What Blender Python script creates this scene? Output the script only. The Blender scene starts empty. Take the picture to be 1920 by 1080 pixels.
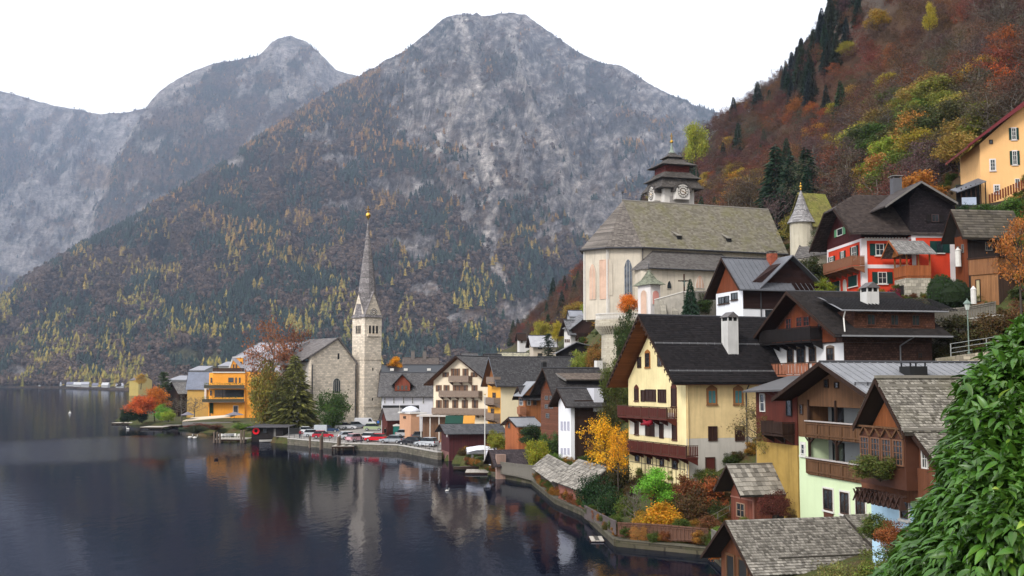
import bpy, math, random
import numpy as np
from mathutils import Vector, Matrix
S = bpy.context.scene
C = S.collection
rnd = random.Random(7)
NR = np.random.RandomState(11)
PI = math.pi
# ---------------------------------------------------------------- camera
FPX, CAMH, HORIZ = 2059.0, 13.0, 712.0
PHI = math.atan((HORIZ - 540) / FPX)
cam = bpy.data.objects.new('camera', bpy.data.cameras.new('camera'))
C.objects.link(cam); S.camera = cam
cam.location = (0, 0, CAMH); cam.rotation_euler = (PI / 2 + PHI, 0, 0)
cam.data.sensor_width = 36.0; cam.data.lens = FPX / 1920 * 36.0
cam.data.clip_start = 0.2; cam.data.clip_end = 30000
S.view_settings.view_transform = 'Standard'; S.view_settings.look = 'None'
S.view_settings.exposure = 1.0; S.view_settings.gamma = 1.0; S.view_settings.use_curve_mapping = False
# ---------------------------------------------------------------- world: thin bright overcast over a Nishita sky
SUN_EL, SUN_AZ = math.radians(38), math.radians(-140)     # azimuth from +Y, clockwise: the sun stands to the left, a little behind the camera
W = bpy.data.worlds.new('World'); S.world = W; W.use_nodes = True
wn = W.node_tree.nodes; wl = W.node_tree.links; wn.clear()
sky = wn.new('ShaderNodeTexSky'); sky.sky_type = 'NISHITA'; sky.sun_disc = False
sky.sun_elevation = SUN_EL; sky.sun_rotation = SUN_AZ; sky.air_density = 1.0; sky.dust_density = 2.0
mix = wn.new('ShaderNodeMixRGB'); mix.inputs[0].default_value = 0.88; mix.inputs[2].default_value = (10.2, 10.2, 10.4, 1)   # cloud veil
bg = wn.new('ShaderNodeBackground'); bg.inputs[1].default_value = 0.09
wo = wn.new('ShaderNodeOutputWorld')
wl.new(sky.outputs[0], mix.inputs[1]); wl.new(mix.outputs[0], bg.inputs[0]); wl.new(bg.outputs[0], wo.inputs[0])
sl = bpy.data.lights.new('sun', 'SUN'); sun = bpy.data.objects.new('sun', sl); C.objects.link(sun)
sl.energy = 1.5; sl.angle = math.radians(16); sl.color = (1.0, 0.96, 0.9)
sd = Vector((math.sin(SUN_AZ) * math.cos(SUN_EL), math.cos(SUN_AZ) * math.cos(SUN_EL), math.sin(SUN_EL)))
sun.rotation_euler = sd.to_track_quat('Z', 'Y').to_euler(); sun.location = (0, 0, 60)
S.cycles.use_denoising = True
S.cycles.max_bounces = 6; S.cycles.diffuse_bounces = 3; S.cycles.glossy_bounces = 3
S.cycles.transmission_bounces = 3; S.cycles.transparent_max_bounces = 6; S.cycles.volume_bounces = 0
# ---------------------------------------------------------------- geometry of the place
sP, cP = math.sin(PHI), math.cos(PHI)
def at(px, py, Y):
    a, b = (px - 960) / FPX, (540 - py) / FPX
    t = Y / (cP - b * sP)
    return Vector((a * t, Y, CAMH + (sP + b * cP) * t))
def zat(py, Y): return at(960, py, Y).z
def proj(p):
    x, y, z = p[0], p[1], p[2] - CAMH
    d = y * cP + z * sP; u = z * cP - y * sP
    return 960 + FPX * x / d, 540 - FPX * u / d
def lenpx(p, d, px):
    """how far to go from p along d until the point stands above picture column px"""
    lo, hi = 0.0, 80.0
    s0 = proj(p)[0] - px
    for _ in range(50):
        m = (lo + hi) / 2
        if (proj((p[0] + d[0] * m, p[1] + d[1] * m, p[2]))[0] - px) * s0 > 0: lo = m
        else: hi = m
    return lo
# ---------------------------------------------------------------- numpy noise
_PERM = np.random.RandomState(3).permutation(4096).astype(np.int64)
_VAL = np.random.RandomState(4).rand(4096)
def vnoise(x, y, s=0):
    xi = np.floor(x).astype(np.int64); yi = np.floor(y).astype(np.int64)
    fx = x - xi; fy = y - yi
    fx = fx * fx * (3 - 2 * fx); fy = fy * fy * (3 - 2 * fy)
    def h(a, b): return _VAL[_PERM[(_PERM[(a + s * 131) & 4095] + b) & 4095]]
    a = h(xi, yi); b = h(xi + 1, yi); c = h(xi, yi + 1); d = h(xi + 1, yi + 1)
    return (a * (1 - fx) + b * fx) * (1 - fy) + (c * (1 - fx) + d * fx) * fy
def fbm(x, y, o=5, s=0, ridged=False, gain=0.5):
    r = 0; a = 1; t = 0
    for i in range(o):
        n = vnoise(x, y, s + i)
        if ridged: n = 1 - np.abs(2 * n - 1)
        r = r + a * n; t += a; a *= gain; x = x * 2.03 + 17.1; y = y * 2.03 + 5.3
    return r / t
# ---------------------------------------------------------------- object helpers
def tag(o, label=None, cat=None, group=None, kind=None):
    if label: o['label'] = label
    if cat: o['category'] = cat
    if group: o['group'] = group
    if kind: o['kind'] = kind
    return o
def thing(name, label, cat, loc=(0, 0, 0), rz=0.0, group=None):
    o = bpy.data.objects.new(name, None); C.objects.link(o); o.empty_display_size = 0.3
    o.location = loc; o.rotation_euler = (0, 0, rz)
    return tag(o, label, cat, group)
def link(name, me, parent=None, loc=None, rot=None, scale=None):
    o = bpy.data.objects.new(name, me); C.objects.link(o)
    if parent: o.parent = parent
    if loc is not None: o.location = loc
    if rot is not None: o.rotation_euler = rot
    if scale is not None: o.scale = scale
    return o
def copy_tree(o, parent=None):
    c = o.copy(); C.objects.link(c); c.parent = parent
    for ch in o.children: copy_tree(ch, c)
    return c
def np_mesh(name, V, F, mat, tint=None, smooth=False, n=None):
    """V (n,3), F (m,k) with k 3 or 4; tint (m,3) face colours or (nv,3) point colours"""
    V = np.asarray(V, np.float32); F = np.asarray(F, np.int32)
    me = bpy.data.meshes.new(name)
    me.vertices.add(len(V)); me.vertices.foreach_set('co', V.ravel())
    k = F.shape[1]
    me.loops.add(F.size); me.loops.foreach_set('vertex_index', F.ravel())
    me.polygons.add(len(F)); me.polygons.foreach_set('loop_start', np.arange(0, F.size, k, dtype=np.int32))
    me.polygons.foreach_set('loop_total', np.full(len(F), k, np.int32))
    if smooth: me.polygons.foreach_set('use_smooth', np.ones(len(F), bool))
    me.update(calc_edges=True)
    if tint is not None:
        tint = np.asarray(tint, np.float32)
        dom = 'POINT' if len(tint) == len(V) else 'FACE'
        at_ = me.attributes.new('tint', 'FLOAT_COLOR', dom)
        buf = np.ones((len(tint), 4), np.float32); buf[:, :3] = tint
        at_.data.foreach_set('color', buf.ravel())
    if mat: me.materials.append(mat)
    return me
class MB:
    def __init__(s): s.v = []; s.f = []; s.t = []; s.cur = 0.5
    def add(s, vs, fs):
        b = len(s.v); s.v += [tuple(p) for p in vs]
        for f in fs: s.f.append([i + b for i in f]); s.t.append(s.cur)
        return s
    def box(s, x0, x1, y0, y1, z0, z1, M=None):
        vs = [Vector(p) for p in ((x0,y0,z0),(x1,y0,z0),(x1,y1,z0),(x0,y1,z0),(x0,y0,z1),(x1,y0,z1),(x1,y1,z1),(x0,y1,z1))]
        if M is not None: vs = [M @ p for p in vs]
        return s.add(vs, [(0,3,2,1),(4,5,6,7),(0,1,5,4),(1,2,6,5),(2,3,7,6),(3,0,4,7)])
    def prism(s, pts, d):
        """closed polygon pts pushed along d"""
        n = len(pts); d = Vector(d); a = [Vector(p) for p in pts]
        nn = Vector((0, 0, 0))
        for i in range(n): nn += a[i].cross(a[(i + 1) % n])
        if nn.dot(d) > 0: a = a[::-1]
        vs = a + [p + d for p in a]
        fs = [tuple(range(n)), tuple(range(2 * n - 1, n - 1, -1))] + [(i + n, (i + 1) % n + n, (i + 1) % n, i) for i in range(n)]
        return s.add(vs, fs)
    def tube(s, p0, p1, r0, r1=None, n=6, cap=True):
        p0, p1 = Vector(p0), Vector(p1); r1 = r0 if r1 is None else r1
        d = (p1 - p0)
        if d.length < 1e-6: return s
        d.normalize(); a = d.orthogonal().normalized(); b = d.cross(a)
        vs = [p0 + (a * math.cos(2*PI*i/n) + b * math.sin(2*PI*i/n)) * r0 for i in range(n)]
        vs += [p1 + (a * math.cos(2*PI*i/n) + b * math.sin(2*PI*i/n)) * r1 for i in range(n)]
        fs = [(i, (i+1) % n, n + (i+1) % n, n + i) for i in range(n)]
        if cap: fs += [tuple(range(n - 1, -1, -1)), tuple(range(n, 2 * n))]
        return s.add(vs, fs)
    def lathe(s, prof, n=12, c=(0, 0, 0), a0=0.0, close=True):
        """prof [(r,z)] bottom to top about z"""
        m = len(prof); vs = []
        for r, z in prof:
            for i in range(n):
                t = a0 + 2 * PI * i / n
                vs.append((c[0] + r * math.cos(t), c[1] + r * math.sin(t), c[2] + z))
        fs = [(k*n+i, k*n+(i+1) % n, (k+1)*n+(i+1) % n, (k+1)*n+i) for k in range(m-1) for i in range(n)]
        if close: fs += [tuple(range(n - 1, -1, -1)), tuple(range((m-1)*n, m*n))]
        return s.add(vs, fs)
    def mesh(s, name, mat, smooth=False, bevel=0):
        me = bpy.data.meshes.new(name); me.from_pydata(s.v, [], s.f); me.update()
        a = me.attributes.new('tint', 'FLOAT_COLOR', 'FACE')
        a.data.foreach_set('color', np.repeat(np.array(s.t, np.float32), 4))
        if mat: me.materials.append(mat)
        if smooth: me.polygons.foreach_set('use_smooth', [True] * len(me.polygons))
        return me
    def obj(s, name, mat, parent=None, smooth=False, label=None, kind=None, **k):
        o = link(name, s.mesh(name, mat, smooth), parent, **k)
        if label: o['label'] = label
        if kind: o['kind'] = kind
        return o
# ---------------------------------------------------------------- materials
class NT:
    def __init__(s, name):
        s.m = bpy.data.materials.new(name); s.m.use_nodes = True
        s.n = s.m.node_tree.nodes; s.l = s.m.node_tree.links
        s.b = s.n['Principled BSDF']
        s.b.inputs['Specular IOR Level'].default_value = 0.14
    def new(s, t, **k):
        n = s.n.new('ShaderNode' + t)
        for a, b in k.items(): setattr(n, a, b)
        return n
    def co(s, scale=(1, 1, 1), kind='Object', rot=(0, 0, 0)):
        tc = s.new('TexCoord'); mp = s.new('Mapping'); mp.inputs['Scale'].default_value = scale; mp.inputs['Rotation'].default_value = rot
        s.l.new(tc.outputs[kind], mp.inputs[0]); return mp.outputs[0]
    def wco(s, scale=(1, 1, 1)):
        g = s.new('NewGeometry'); mp = s.new('Mapping'); mp.inputs['Scale'].default_value = scale
        s.l.new(g.outputs['Position'], mp.inputs[0]); return mp.outputs[0]
    def noise(s, vec, sc, det=4, rough=0.6, dist=0.0):
        n = s.new('TexNoise'); n.inputs['Scale'].default_value = sc; n.inputs['Detail'].default_value = det
        n.inputs['Roughness'].default_value = rough; n.inputs['Distortion'].default_value = dist
        s.l.new(vec, n.inputs['Vector']); return n.outputs['Fac']
    def ramp(s, fac, stops, interp='LINEAR'):
        r = s.new('ValToRGB'); cr = r.color_ramp; cr.interpolation = interp
        while len(cr.elements) > 1: cr.elements.remove(cr.elements[-1])
        for i, (p, c) in enumerate(stops):
            e = cr.elements[0] if i == 0 else cr.elements.new(p)
            e.position = p; e.color = (c[0], c[1], c[2], 1) if isinstance(c, (tuple, list)) else (c, c, c, 1)
        s.l.new(fac, r.inputs[0]); return r.outputs[0]
    def mix(s, a, b, fac, mode='MIX'):
        m = s.new('MixRGB', blend_type=mode)
        for i, v in ((1, a), (2, b), (0, fac)):
            if isinstance(v, bpy.types.NodeSocket): s.l.new(v, m.inputs[i])
            elif i == 0: m.inputs[0].default_value = v
            else: m.inputs[i].default_value = (v[0], v[1], v[2], 1) if isinstance(v, (tuple, list)) else (v, v, v, 1)
        return m.outputs[0]
    def math(s, op, a, b=0.0):
        m = s.new('Math', operation=op)
        for i, v in ((0, a), (1, b)):
            if isinstance(v, bpy.types.NodeSocket): s.l.new(v, m.inputs[i])
            else: m.inputs[i].default_value = v
        return m.outputs[0]
    def tint(s, name='tint', typ='GEOMETRY'):
        a = s.new('Attribute', attribute_name=name, attribute_type=typ); return a.outputs['Color']
    def bump(s, h, strength=0.3, dist=0.02):
        b = s.new('Bump'); b.inputs['Strength'].default_value = strength; b.inputs['Distance'].default_value = dist
        s.l.new(h, b.inputs['Height']); s.l.new(b.outputs[0], s.b.inputs['Normal'])
    def out(s, col, rough=0.8, metal=0.0):
        if isinstance(col, bpy.types.NodeSocket): s.l.new(col, s.b.inputs['Base Color'])
        else: s.b.inputs['Base Color'].default_value = (col[0], col[1], col[2], 1)
        if isinstance(rough, bpy.types.NodeSocket): s.l.new(rough, s.b.inputs['Roughness'])
        else: s.b.inputs['Roughness'].default_value = rough
        s.b.inputs['Metallic'].default_value = metal
        return s.m
def mul(c, k): return tuple(min(1, x * k) for x in c)
MATS = {}
def M(key, fn, *a, **k):
    if key not in MATS: MATS[key] = fn(key, *a, **k)
    return MATS[key]
def plaster(name, c, stain=0.16):
    t = NT(name); v = t.co()
    n1 = t.noise(v, 0.35, 5, 0.65); vs = t.co((2.2, 2.2, 0.22)); n2 = t.noise(vs, 1.1, 4, 0.6); n3 = t.noise(v, 14, 3)
    a = t.ramp(n1, [(0.3, mul(c, 1 - stain)), (0.62, c)])
    a = t.mix(a, mul(c, 0.5), t.ramp(n2, [(0.5, 0.0), (0.8, min(1, stain * 2.8))]))
    t.bump(n3, 0.25, 0.02); return t.out(a, 0.9)
def wood(name, c, axis='z', c2=None, plank=0.16, grain=1.0):
    """boards running along axis; per-board tone from a stepped coordinate"""
    t = NT(name); c2 = c2 or mul(c, 0.5)
    g = t.new('TexCoord'); sp = t.new('SeparateXYZ'); t.l.new(g.outputs['Object'], sp.inputs[0])
    xy = t.math('ADD', sp.outputs[0], sp.outputs[1])
    across, along = (xy, sp.outputs[2]) if axis == 'z' else (sp.outputs[2], xy)
    q = t.math('DIVIDE', across, plank); fl = t.math('FLOOR', q); fr = t.math('FRACT', q)
    wn_ = t.new('TexWhiteNoise', noise_dimensions='1D'); t.l.new(fl, wn_.inputs['W'])
    cb = t.new('CombineXYZ'); t.l.new(t.math('MULTIPLY', across, 14.0), cb.inputs[0]); t.l.new(t.math('MULTIPLY', along, 0.8), cb.inputs[1]); t.l.new(fl, cb.inputs[2])
    n1 = t.noise(cb.outputs[0], 1.0, 5, 0.7); n2 = t.noise(t.co(), 0.45, 4, 0.6)
    a = t.ramp(n1, [(0.25, c2), (0.7, c)])
    a = t.mix(a, mul(c, 0.55), t.ramp(n2, [(0.42, 0.0), (0.72, 0.75)]))
    a = t.mix(a, mul(c, 1.5), t.math('MULTIPLY', wn_.outputs[0], 0.35))
    gap = t.ramp(fr, [(0.0, 0.0), (0.06, 1.0), (0.94, 1.0), (1.0, 0.0)])
    a = t.mix(mul(c2, 0.3), a, gap)
    hh = t.math('ADD', t.math('MULTIPLY', gap, 1.0), t.math('MULTIPLY', n1, 0.3))
    t.bump(hh, 0.6, 0.02); return t.out(a, 0.75)
def shingle(name, c, c2=None, moss=None, mamt=0.3):
    """for laid shingles: tone per piece from the tint attribute and the object"""
    t = NT(name); c2 = c2 or mul(c, 0.45)
    tn = t.tint(); oi = t.new('ObjectInfo'); v = t.co()
    n = t.noise(t.co((3, 3, 3)), 2.2, 5, 0.7); nl = t.noise(v, 0.5, 4)
    a = t.mix(c2, c, tn); a = t.mix(a, mul(c, 0.8), t.ramp(n, [(0.35, 0.0), (0.7, 0.5)]))
    a = t.mix(a, c2, t.math('MULTIPLY', oi.outputs['Random'], 0.3))
    if moss: a = t.mix(a, moss, t.ramp(nl, [(0.45, 0.0), (0.7, mamt)]))
    t.bump(n, 0.3, 0.01); return t.out(a, 0.85)
def rooftile(name, c, row=0.3, wid=0.25, moss=None, mamt=0.5, contrast=0.5, slope='z'):
    """rows of small slates or tiles running level round the roof"""
    t = NT(name); g = t.new('TexCoord'); sp = t.new('SeparateXYZ'); t.l.new(g.outputs['Object'], sp.inputs[0])
    xy = t.math('ADD', sp.outputs[0], t.math('MULTIPLY', sp.outputs[1], 0.6))
    cb = t.new('CombineXYZ'); t.l.new(xy, cb.inputs[0]); t.l.new(sp.outputs[2], cb.inputs[1])
    br = t.new('TexBrick'); t.l.new(cb.outputs[0], br.inputs[0]); br.inputs['Scale'].default_value = 1.0
    br.inputs['Brick Width'].default_value = wid; br.inputs['Row Height'].default_value = row * 0.62; br.inputs['Mortar Size'].default_value = 0.02
    br.inputs['Color1'].default_value = (*mul(c, 1 + contrast), 1); br.inputs['Color2'].default_value = (*mul(c, 1 - contrast), 1); br.inputs['Mortar'].default_value = (*mul(c, 0.4), 1)
    v = t.co(); n = t.noise(v, 0.5, 5, 0.7); n2 = t.noise(v, 5, 4, 0.7)
    a = t.mix(br.outputs['Color'], mul(c, 0.6), t.ramp(n, [(0.4, 0.0), (0.7, 0.6)]))
    a = t.mix(a, mul(c, 1.6), t.ramp(n2, [(0.5, 0.0), (0.8, 0.5)]))
    if moss: a = t.mix(a, moss, t.ramp(t.noise(v, 0.22, 5, 0.7), [(0.42, 0.0), (0.62, mamt)]))
    t.bump(br.outputs['Fac'], -0.6, 0.03); return t.out(a, 0.75)
def seam(name, c, pitch=0.55, axis='x'):
    t = NT(name); v = t.co(); n = t.noise(v, 0.7, 5, 0.7); n2 = t.noise(t.co((1, 6, 6) if axis == 'x' else (6, 1, 6)), 0.8, 3)
    a = t.ramp(n, [(0.3, mul(c, 0.7)), (0.7, c)]); a = t.mix(a, mul(c, 1.3), t.ramp(n2, [(0.5, 0.0), (0.75, 0.4)]))
    return t.out(a, 0.42, 0.0)
def stone(name, c, bw=0.6, bh=0.32, cont=0.35, mortar=0.55, lichen=None):
    t = NT(name); g = t.new('TexCoord'); sp = t.new('SeparateXYZ'); t.l.new(g.outputs['Object'], sp.inputs[0])
    cb = t.new('CombineXYZ'); t.l.new(t.math('ADD', sp.outputs[0], sp.outputs[1]), cb.inputs[0]); t.l.new(sp.outputs[2], cb.inputs[1])
    ns = t.new('TexNoise'); ns.inputs['Scale'].default_value = 1.3; t.l.new(cb.outputs[0], ns.inputs['Vector'])
    vv = t.mix(cb.outputs[0], ns.outputs['Color'], 0.10, 'ADD')
    br = t.new('TexBrick'); t.l.new(vv, br.inputs[0]); br.inputs['Scale'].default_value = 1.0
    br.inputs['Brick Width'].default_value = bw; br.inputs['Row Height'].default_value = bh; br.inputs['Mortar Size'].default_value = 0.025
    br.inputs['Color1'].default_value = (*mul(c, 1 + cont), 1); br.inputs['Color2'].default_value = (*mul(c, 1 - cont), 1); br.inputs['Mortar'].default_value = (*mul(c, mortar), 1)
    br.offset_frequency = 2
    v = t.co(); n = t.noise(v, 0.3, 6, 0.7); n2 = t.noise(v, 3.5, 4, 0.7)
    a = t.mix(br.outputs['Color'], mul(c, 0.5), t.ramp(n, [(0.45, 0.0), (0.75, 0.6)]))
    a = t.mix(a, mul(c, 1.45), t.ramp(n2, [(0.5, 0.0), (0.8, 0.5)]))
    if lichen: a = t.mix(a, lichen, t.ramp(t.noise(v, 0.6, 5), [(0.5, 0.0), (0.7, 0.5)]))
    t.bump(t.mix(br.outputs['Fac'], n2, 0.4), -0.6, 0.04); return t.out(a, 0.9)
def plain(name, c, rough=0.6, metal=0.0, var=0.15):
    t = NT(name); n = t.noise(t.co(), 3.0, 4); return t.out(t.ramp(n, [(0.3, mul(c, 1 - var)), (0.7, c)]), rough, metal)
def glassy(name, c=(0.02, 0.025, 0.03)):
    t = NT(name); n = t.noise(t.co(), 0.9, 2); t.b.inputs['Specular IOR Level'].default_value = 0.5
    return t.out(t.ramp(n, [(0.4, mul(c, 0.6)), (0.6, mul(c, 1.8))]), 0.08)
def leafmat(name, mode='tint', rough=0.55, trans=0.25, base=None):
    """mode tint: face attribute; obj: object colour times face tint; inst: instance attribute times face tint"""
    t = NT(name); fa = t.tint()
    if mode == 'obj':
        oi = t.new('ObjectInfo'); col = t.mix(oi.outputs['Color'], fa, 1.0, 'MULTIPLY')
    elif mode == 'inst': col = t.mix(t.tint('itint', 'INSTANCER'), fa, 1.0, 'MULTIPLY')
    else: col = fa
    if trans > 0:
        tr = t.new('BsdfTranslucent'); t.l.new(col, tr.inputs[0]); ms = t.new('MixShader'); ms.inputs[0].default_value = trans
        t.l.new(t.b.outputs[0], ms.inputs[1]); t.l.new(tr.outputs[0], ms.inputs[2])
        t.l.new(ms.outputs[0], t.n['Material Output'].inputs[0])
    return t.out(col, rough)
# ================================================================ WATER
def water_mat():
    t = NT('lake_water')
    v = t.wco((1, 1, 1))
    n1 = t.noise(t.wco((0.9, 0.35, 1)), 1.0, 3, 0.55); n2 = t.noise(t.wco((3.6, 1.5, 1)), 1.0, 3, 0.6)
    patch = t.ramp(t.noise(t.wco((0.012, 0.03, 1)), 1.0, 4, 0.55), [(0.40, 0.35), (0.62, 1.0)])
    # breeze patch out on the lake to the left
    sp = t.new('SeparateXYZ'); t.l.new(v, sp.inputs[0])
    dx = t.math('DIVIDE', t.math('ADD', sp.outputs[0], 78.0), 46.0); dy = t.math('DIVIDE', t.math('SUBTRACT', sp.outputs[1], 215.0), 62.0)
    r = t.math('SQRT', t.math('ADD', t.math('MULTIPLY', dx, dx), t.math('MULTIPLY', dy, dy)))
    breeze = t.ramp(t.math('ADD', r, t.math('MULTIPLY', n1, 0.5)), [(0.75, 1.0), (1.55, 0.0)])
    h = t.math('ADD', t.math('MULTIPLY', n1, 0.6), t.math('MULTIPLY', n2, t.math('ADD', t.math('MULTIPLY', patch, 0.22), t.math('MULTIPLY', breeze, 2.6))))
    b = t.new('Bump'); b.inputs['Strength'].default_value = 1.0; b.inputs['Distance'].default_value = 0.034
    t.l.new(h, b.inputs['Height']); t.l.new(b.outputs[0], t.b.inputs['Normal'])
    t.b.inputs['IOR'].default_value = 1.33; t.b.inputs['Specular IOR Level'].default_value = 0.26
    fr = t.new('Fresnel'); fr.inputs[0].default_value = 1.33; t.l.new(b.outputs[0], fr.inputs['Normal']); gl = t.new('BsdfGlossy'); gl.inputs['Color'].default_value = (.54, .56, .62, 1); gl.inputs['Roughness'].default_value = .045; t.l.new(b.outputs[0], gl.inputs['Normal'])
    df = t.new('BsdfDiffuse'); df.inputs[0].default_value = (.0035, .006, .014, 1); ms = t.new('MixShader'); t.l.new(fr.outputs[0], ms.inputs[0]); t.l.new(df.outputs[0], ms.inputs[1]); t.l.new(gl.outputs[0], ms.inputs[2]); t.l.new(ms.outputs[0], t.n['Material Output'].inputs[0])
    return t.m
ys = np.concatenate([np.linspace(-60, 400, 24), np.linspace(450, 2600, 20)]); xs = np.concatenate([np.linspace(-3200, -250, 12), np.linspace(-200, 200, 21)])
gx, gy = np.meshgrid(xs, ys); nx, ny = len(xs), len(ys)
idx = (np.arange(ny - 1)[:, None] * nx + np.arange(nx - 1)[None, :]).ravel()
F = np.stack([idx, idx + 1, idx + nx + 1, idx + nx], 1)
tag(link('lake', np_mesh('lake', np.stack([gx.ravel(), gy.ravel(), 0 * gx.ravel()], 1), F, water_mat())), 'dark calm alpine lake with small ripples', 'lake', kind='structure')
# ================================================================ NEAR LAND
SHORE = [(-9, -60), (-6, -20), (-1, 12), (4, 35), (10, 55), (14.8, 73), (14.9, 83), (8.3, 87.5), (7.0, 107), (4.8, 117), (2.7, 139), (-2.5, 150), (-7.2, 165),
         (-11.9, 181), (-20.5, 201), (-31, 206), (-45, 223), (-56, 237), (-73, 268), (-91, 302), (-101, 305), (-121, 338), (-127, 350), (-131, 400), (-160, 500), (-192, 600), (-225, 700)]
CP = [  # x, y, z anchors of the ground
 (0, 0, 11.2), (3, 6, 9.6), (10, 0, 12), (25, 0, 17), (-3, 0, 8), (60, 0, 32), (6, 20, 6), (20, 25, 8), (40, 30, 13), (14, 45, 2.2), (30, 50, 6), (50, 50, 16), (75, 50, 34), (20, 60, 2.4), (34, 62, 6.5), (52, 70, 17), (80, 70, 40),
 (17, 73, 1.6), (17, 83, 1.6), (24, 78, 3.0), (32, 78, 5), (10, 90, 1.6), (16, 90, 2.0), (20, 94, 3.2), (16, 100, 3.4), (12, 111, 3.0), (26, 96, 5), (28, 104, 12), (36, 100, 15), (42, 95, 15.4), (52, 95, 19), (33, 118, 19), (38, 118, 22), (48, 122, 22.5), (56, 118, 25), (40, 130, 22.4), (52, 130, 25), (50, 112, 24), (53, 112, 29), (62, 112, 32), (56, 124, 31), (70, 125, 42),
 (9, 108, 1.8), (7, 118, 1.6), (9, 130, 2), (14, 122, 5), (5, 140, 1.6), (0, 152, 1.4), (8, 150, 3), (-5, 167, 1.2), (3, 165, 2.5), (-9, 183, 1.1), (0, 190, 2), (-18, 204, 1.1), (-28, 210, 1.1), (-42, 227, 1.1), (-30, 230, 1.2), (-20, 235, 1.4), (-32, 262, 3.0), (-45, 262, 2.8), (-60, 262, 2.4), (-15, 250, 2.4), (-5, 230, 2.0), (-53, 242, 1.2),
 (-70, 273, 1.2), (-70, 300, 1.8), (-88, 306, 1.0), (-105, 320, 1.0), (-118, 345, 1.0), (-110, 370, 1.2), (-95, 370, 1.6), (-60, 330, 2), (-110, 480, 1.5), (-120, 600, 2), (-60, 450, 3), (-60, 600, 4), (0, 400, 8), (0, 550, 14), (-30, 420, 3),
 (16, 150, 12), (20, 160, 21.5), (20, 172, 23), (36, 165, 23), (44, 175, 25), (14, 175, 14), (10, 175, 9), (6, 190, 5), (12, 200, 12), (16, 190, 18), (24, 200, 25), (14, 230, 20), (8, 230, 12), (4, 215, 5), (2, 250, 7), (6, 260, 13), (12, 270, 22), (30, 230, 35),
 (24, 130, 10), (20, 135, 10), (30, 138, 16), (28, 150, 21), (36, 140, 22), (45, 150, 26), (60, 150, 40)]
SKY = [(975, 640, 640), (1000, 628, 620), (1050, 560, 600), (1100, 512, 580), (1150, 468, 560), (1220, 400, 540), (1290, 335, 520), (1330, 262, 510), (1380, 232, 490), (1420, 205, 470), (1500, 160, 440), (1530, 105, 420), (1560, 45, 400), (1600, -40, 385), (1700, -250, 370), (1900, -600, 340)]
for px, py, Y in SKY:
    p = at(px, py, Y); CP.append(tuple(p)); CP.append((p.x + 30, p.y + 90, p.z - 25 if px < 1500 else p.z + 20))
for px, py, Y in [(1040, 625, 400), (1100, 590, 380), (1150, 560, 330), (1350, 420, 300), (1450, 430, 210), (1500, 330, 260), (1600, 330, 200), (1700, 330, 175), (1800, 330, 155), (1700, 200, 240), (1600, 150, 320), (1850, 150, 200), (1900, 0, 240), (1450, 260, 380), (1350, 330, 400), (1250, 450, 420), (1880, 270, 150), (1750, 60, 280), (2100, 200, 160), (2100, -100, 230)]:
    CP.append(tuple(at(px, py, Y)))
CPa = np.array(CP)
def _tps(P):
    sc = 100.0; n = len(P); xy = P[:, :2] / sc
    d = np.linalg.norm(xy[:, None] - xy[None], axis=2); K = np.where(d > 0, d ** 2 * np.log(d + 1e-12), 0) + np.eye(n) * 2e-4
    A = np.zeros((n + 3, n + 3)); A[:n, :n] = K; A[:n, n] = 1; A[:n, n+1:] = xy; A[n, :n] = 1; A[n+1:, :n] = xy.T
    w = np.linalg.solve(A, np.concatenate([P[:, 2], [0, 0, 0]]))
    def f(x, y):
        x = np.asarray(x, float) / sc; y = np.asarray(y, float) / sc; r = w[n] + w[n+1] * x + w[n+2] * y
        for i in range(n):
            q = (x - xy[i, 0]) ** 2 + (y - xy[i, 1]) ** 2
            r = r + w[i] * 0.5 * q * np.log(q + 1e-12)
        return r
    return f
_tf = _tps(CPa)
SH = np.array(SHORE, float)
def shore_dist(x, y):
    """>0 on land"""
    x = np.asarray(x, float); y = np.asarray(y, float); best = np.full(x.shape, 1e9); sgn = np.ones(x.shape)
    for i in range(len(SH) - 1):
        a, b = SH[i], SH[i+1]; d = b - a; L2 = d @ d
        t = np.clip(((x - a[0]) * d[0] + (y - a[1]) * d[1]) / L2, 0, 1)
        ds = np.hypot(x - a[0] - t * d[0], y - a[1] - t * d[1])
        s = np.sign((x - a[0]) * d[1] - (y - a[1]) * d[0])
        m = ds < best - 1e-9; best = np.where(m, ds, best); sgn = np.where(m, s, sgn)
    return best * sgn
PARK = [(-12, 182), (-20, 200), (-31, 205), (-45, 222), (-56, 236), (-52, 262), (-25, 258), (-10, 236), (-4, 205)]
def in_park(x, y):
    ins = np.zeros(np.shape(x), bool)
    for (x0, y0), (x1, y1) in zip(PARK, PARK[1:] + PARK[:1]):
        c = ((y0 > y) != (y1 > y)) & (x < (x1 - x0) * (y - y0) / (y1 - y0 + 1e-9) + x0); ins = ins ^ c
    return ins
def ground(x, y):
    x = np.asarray(x, float); y = np.asarray(y, float)
    z = _tf(x, y); d = shore_dist(x, y)
    z = np.maximum(z, 0.9)
    z = np.minimum(z, np.where((y > 72) & (y < 150), .65, 1.3) + np.maximum(d, 0) * np.where(y < 60, 1.6, 1.1))
    z = np.where(in_park(x, y), 1.12 + .038 * np.maximum(d, 0), z)
    return np.where(d > 0.3, z, -2.5)
def gz(x, y): return float(ground(np.array([x]), np.array([y]))[0])
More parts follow.
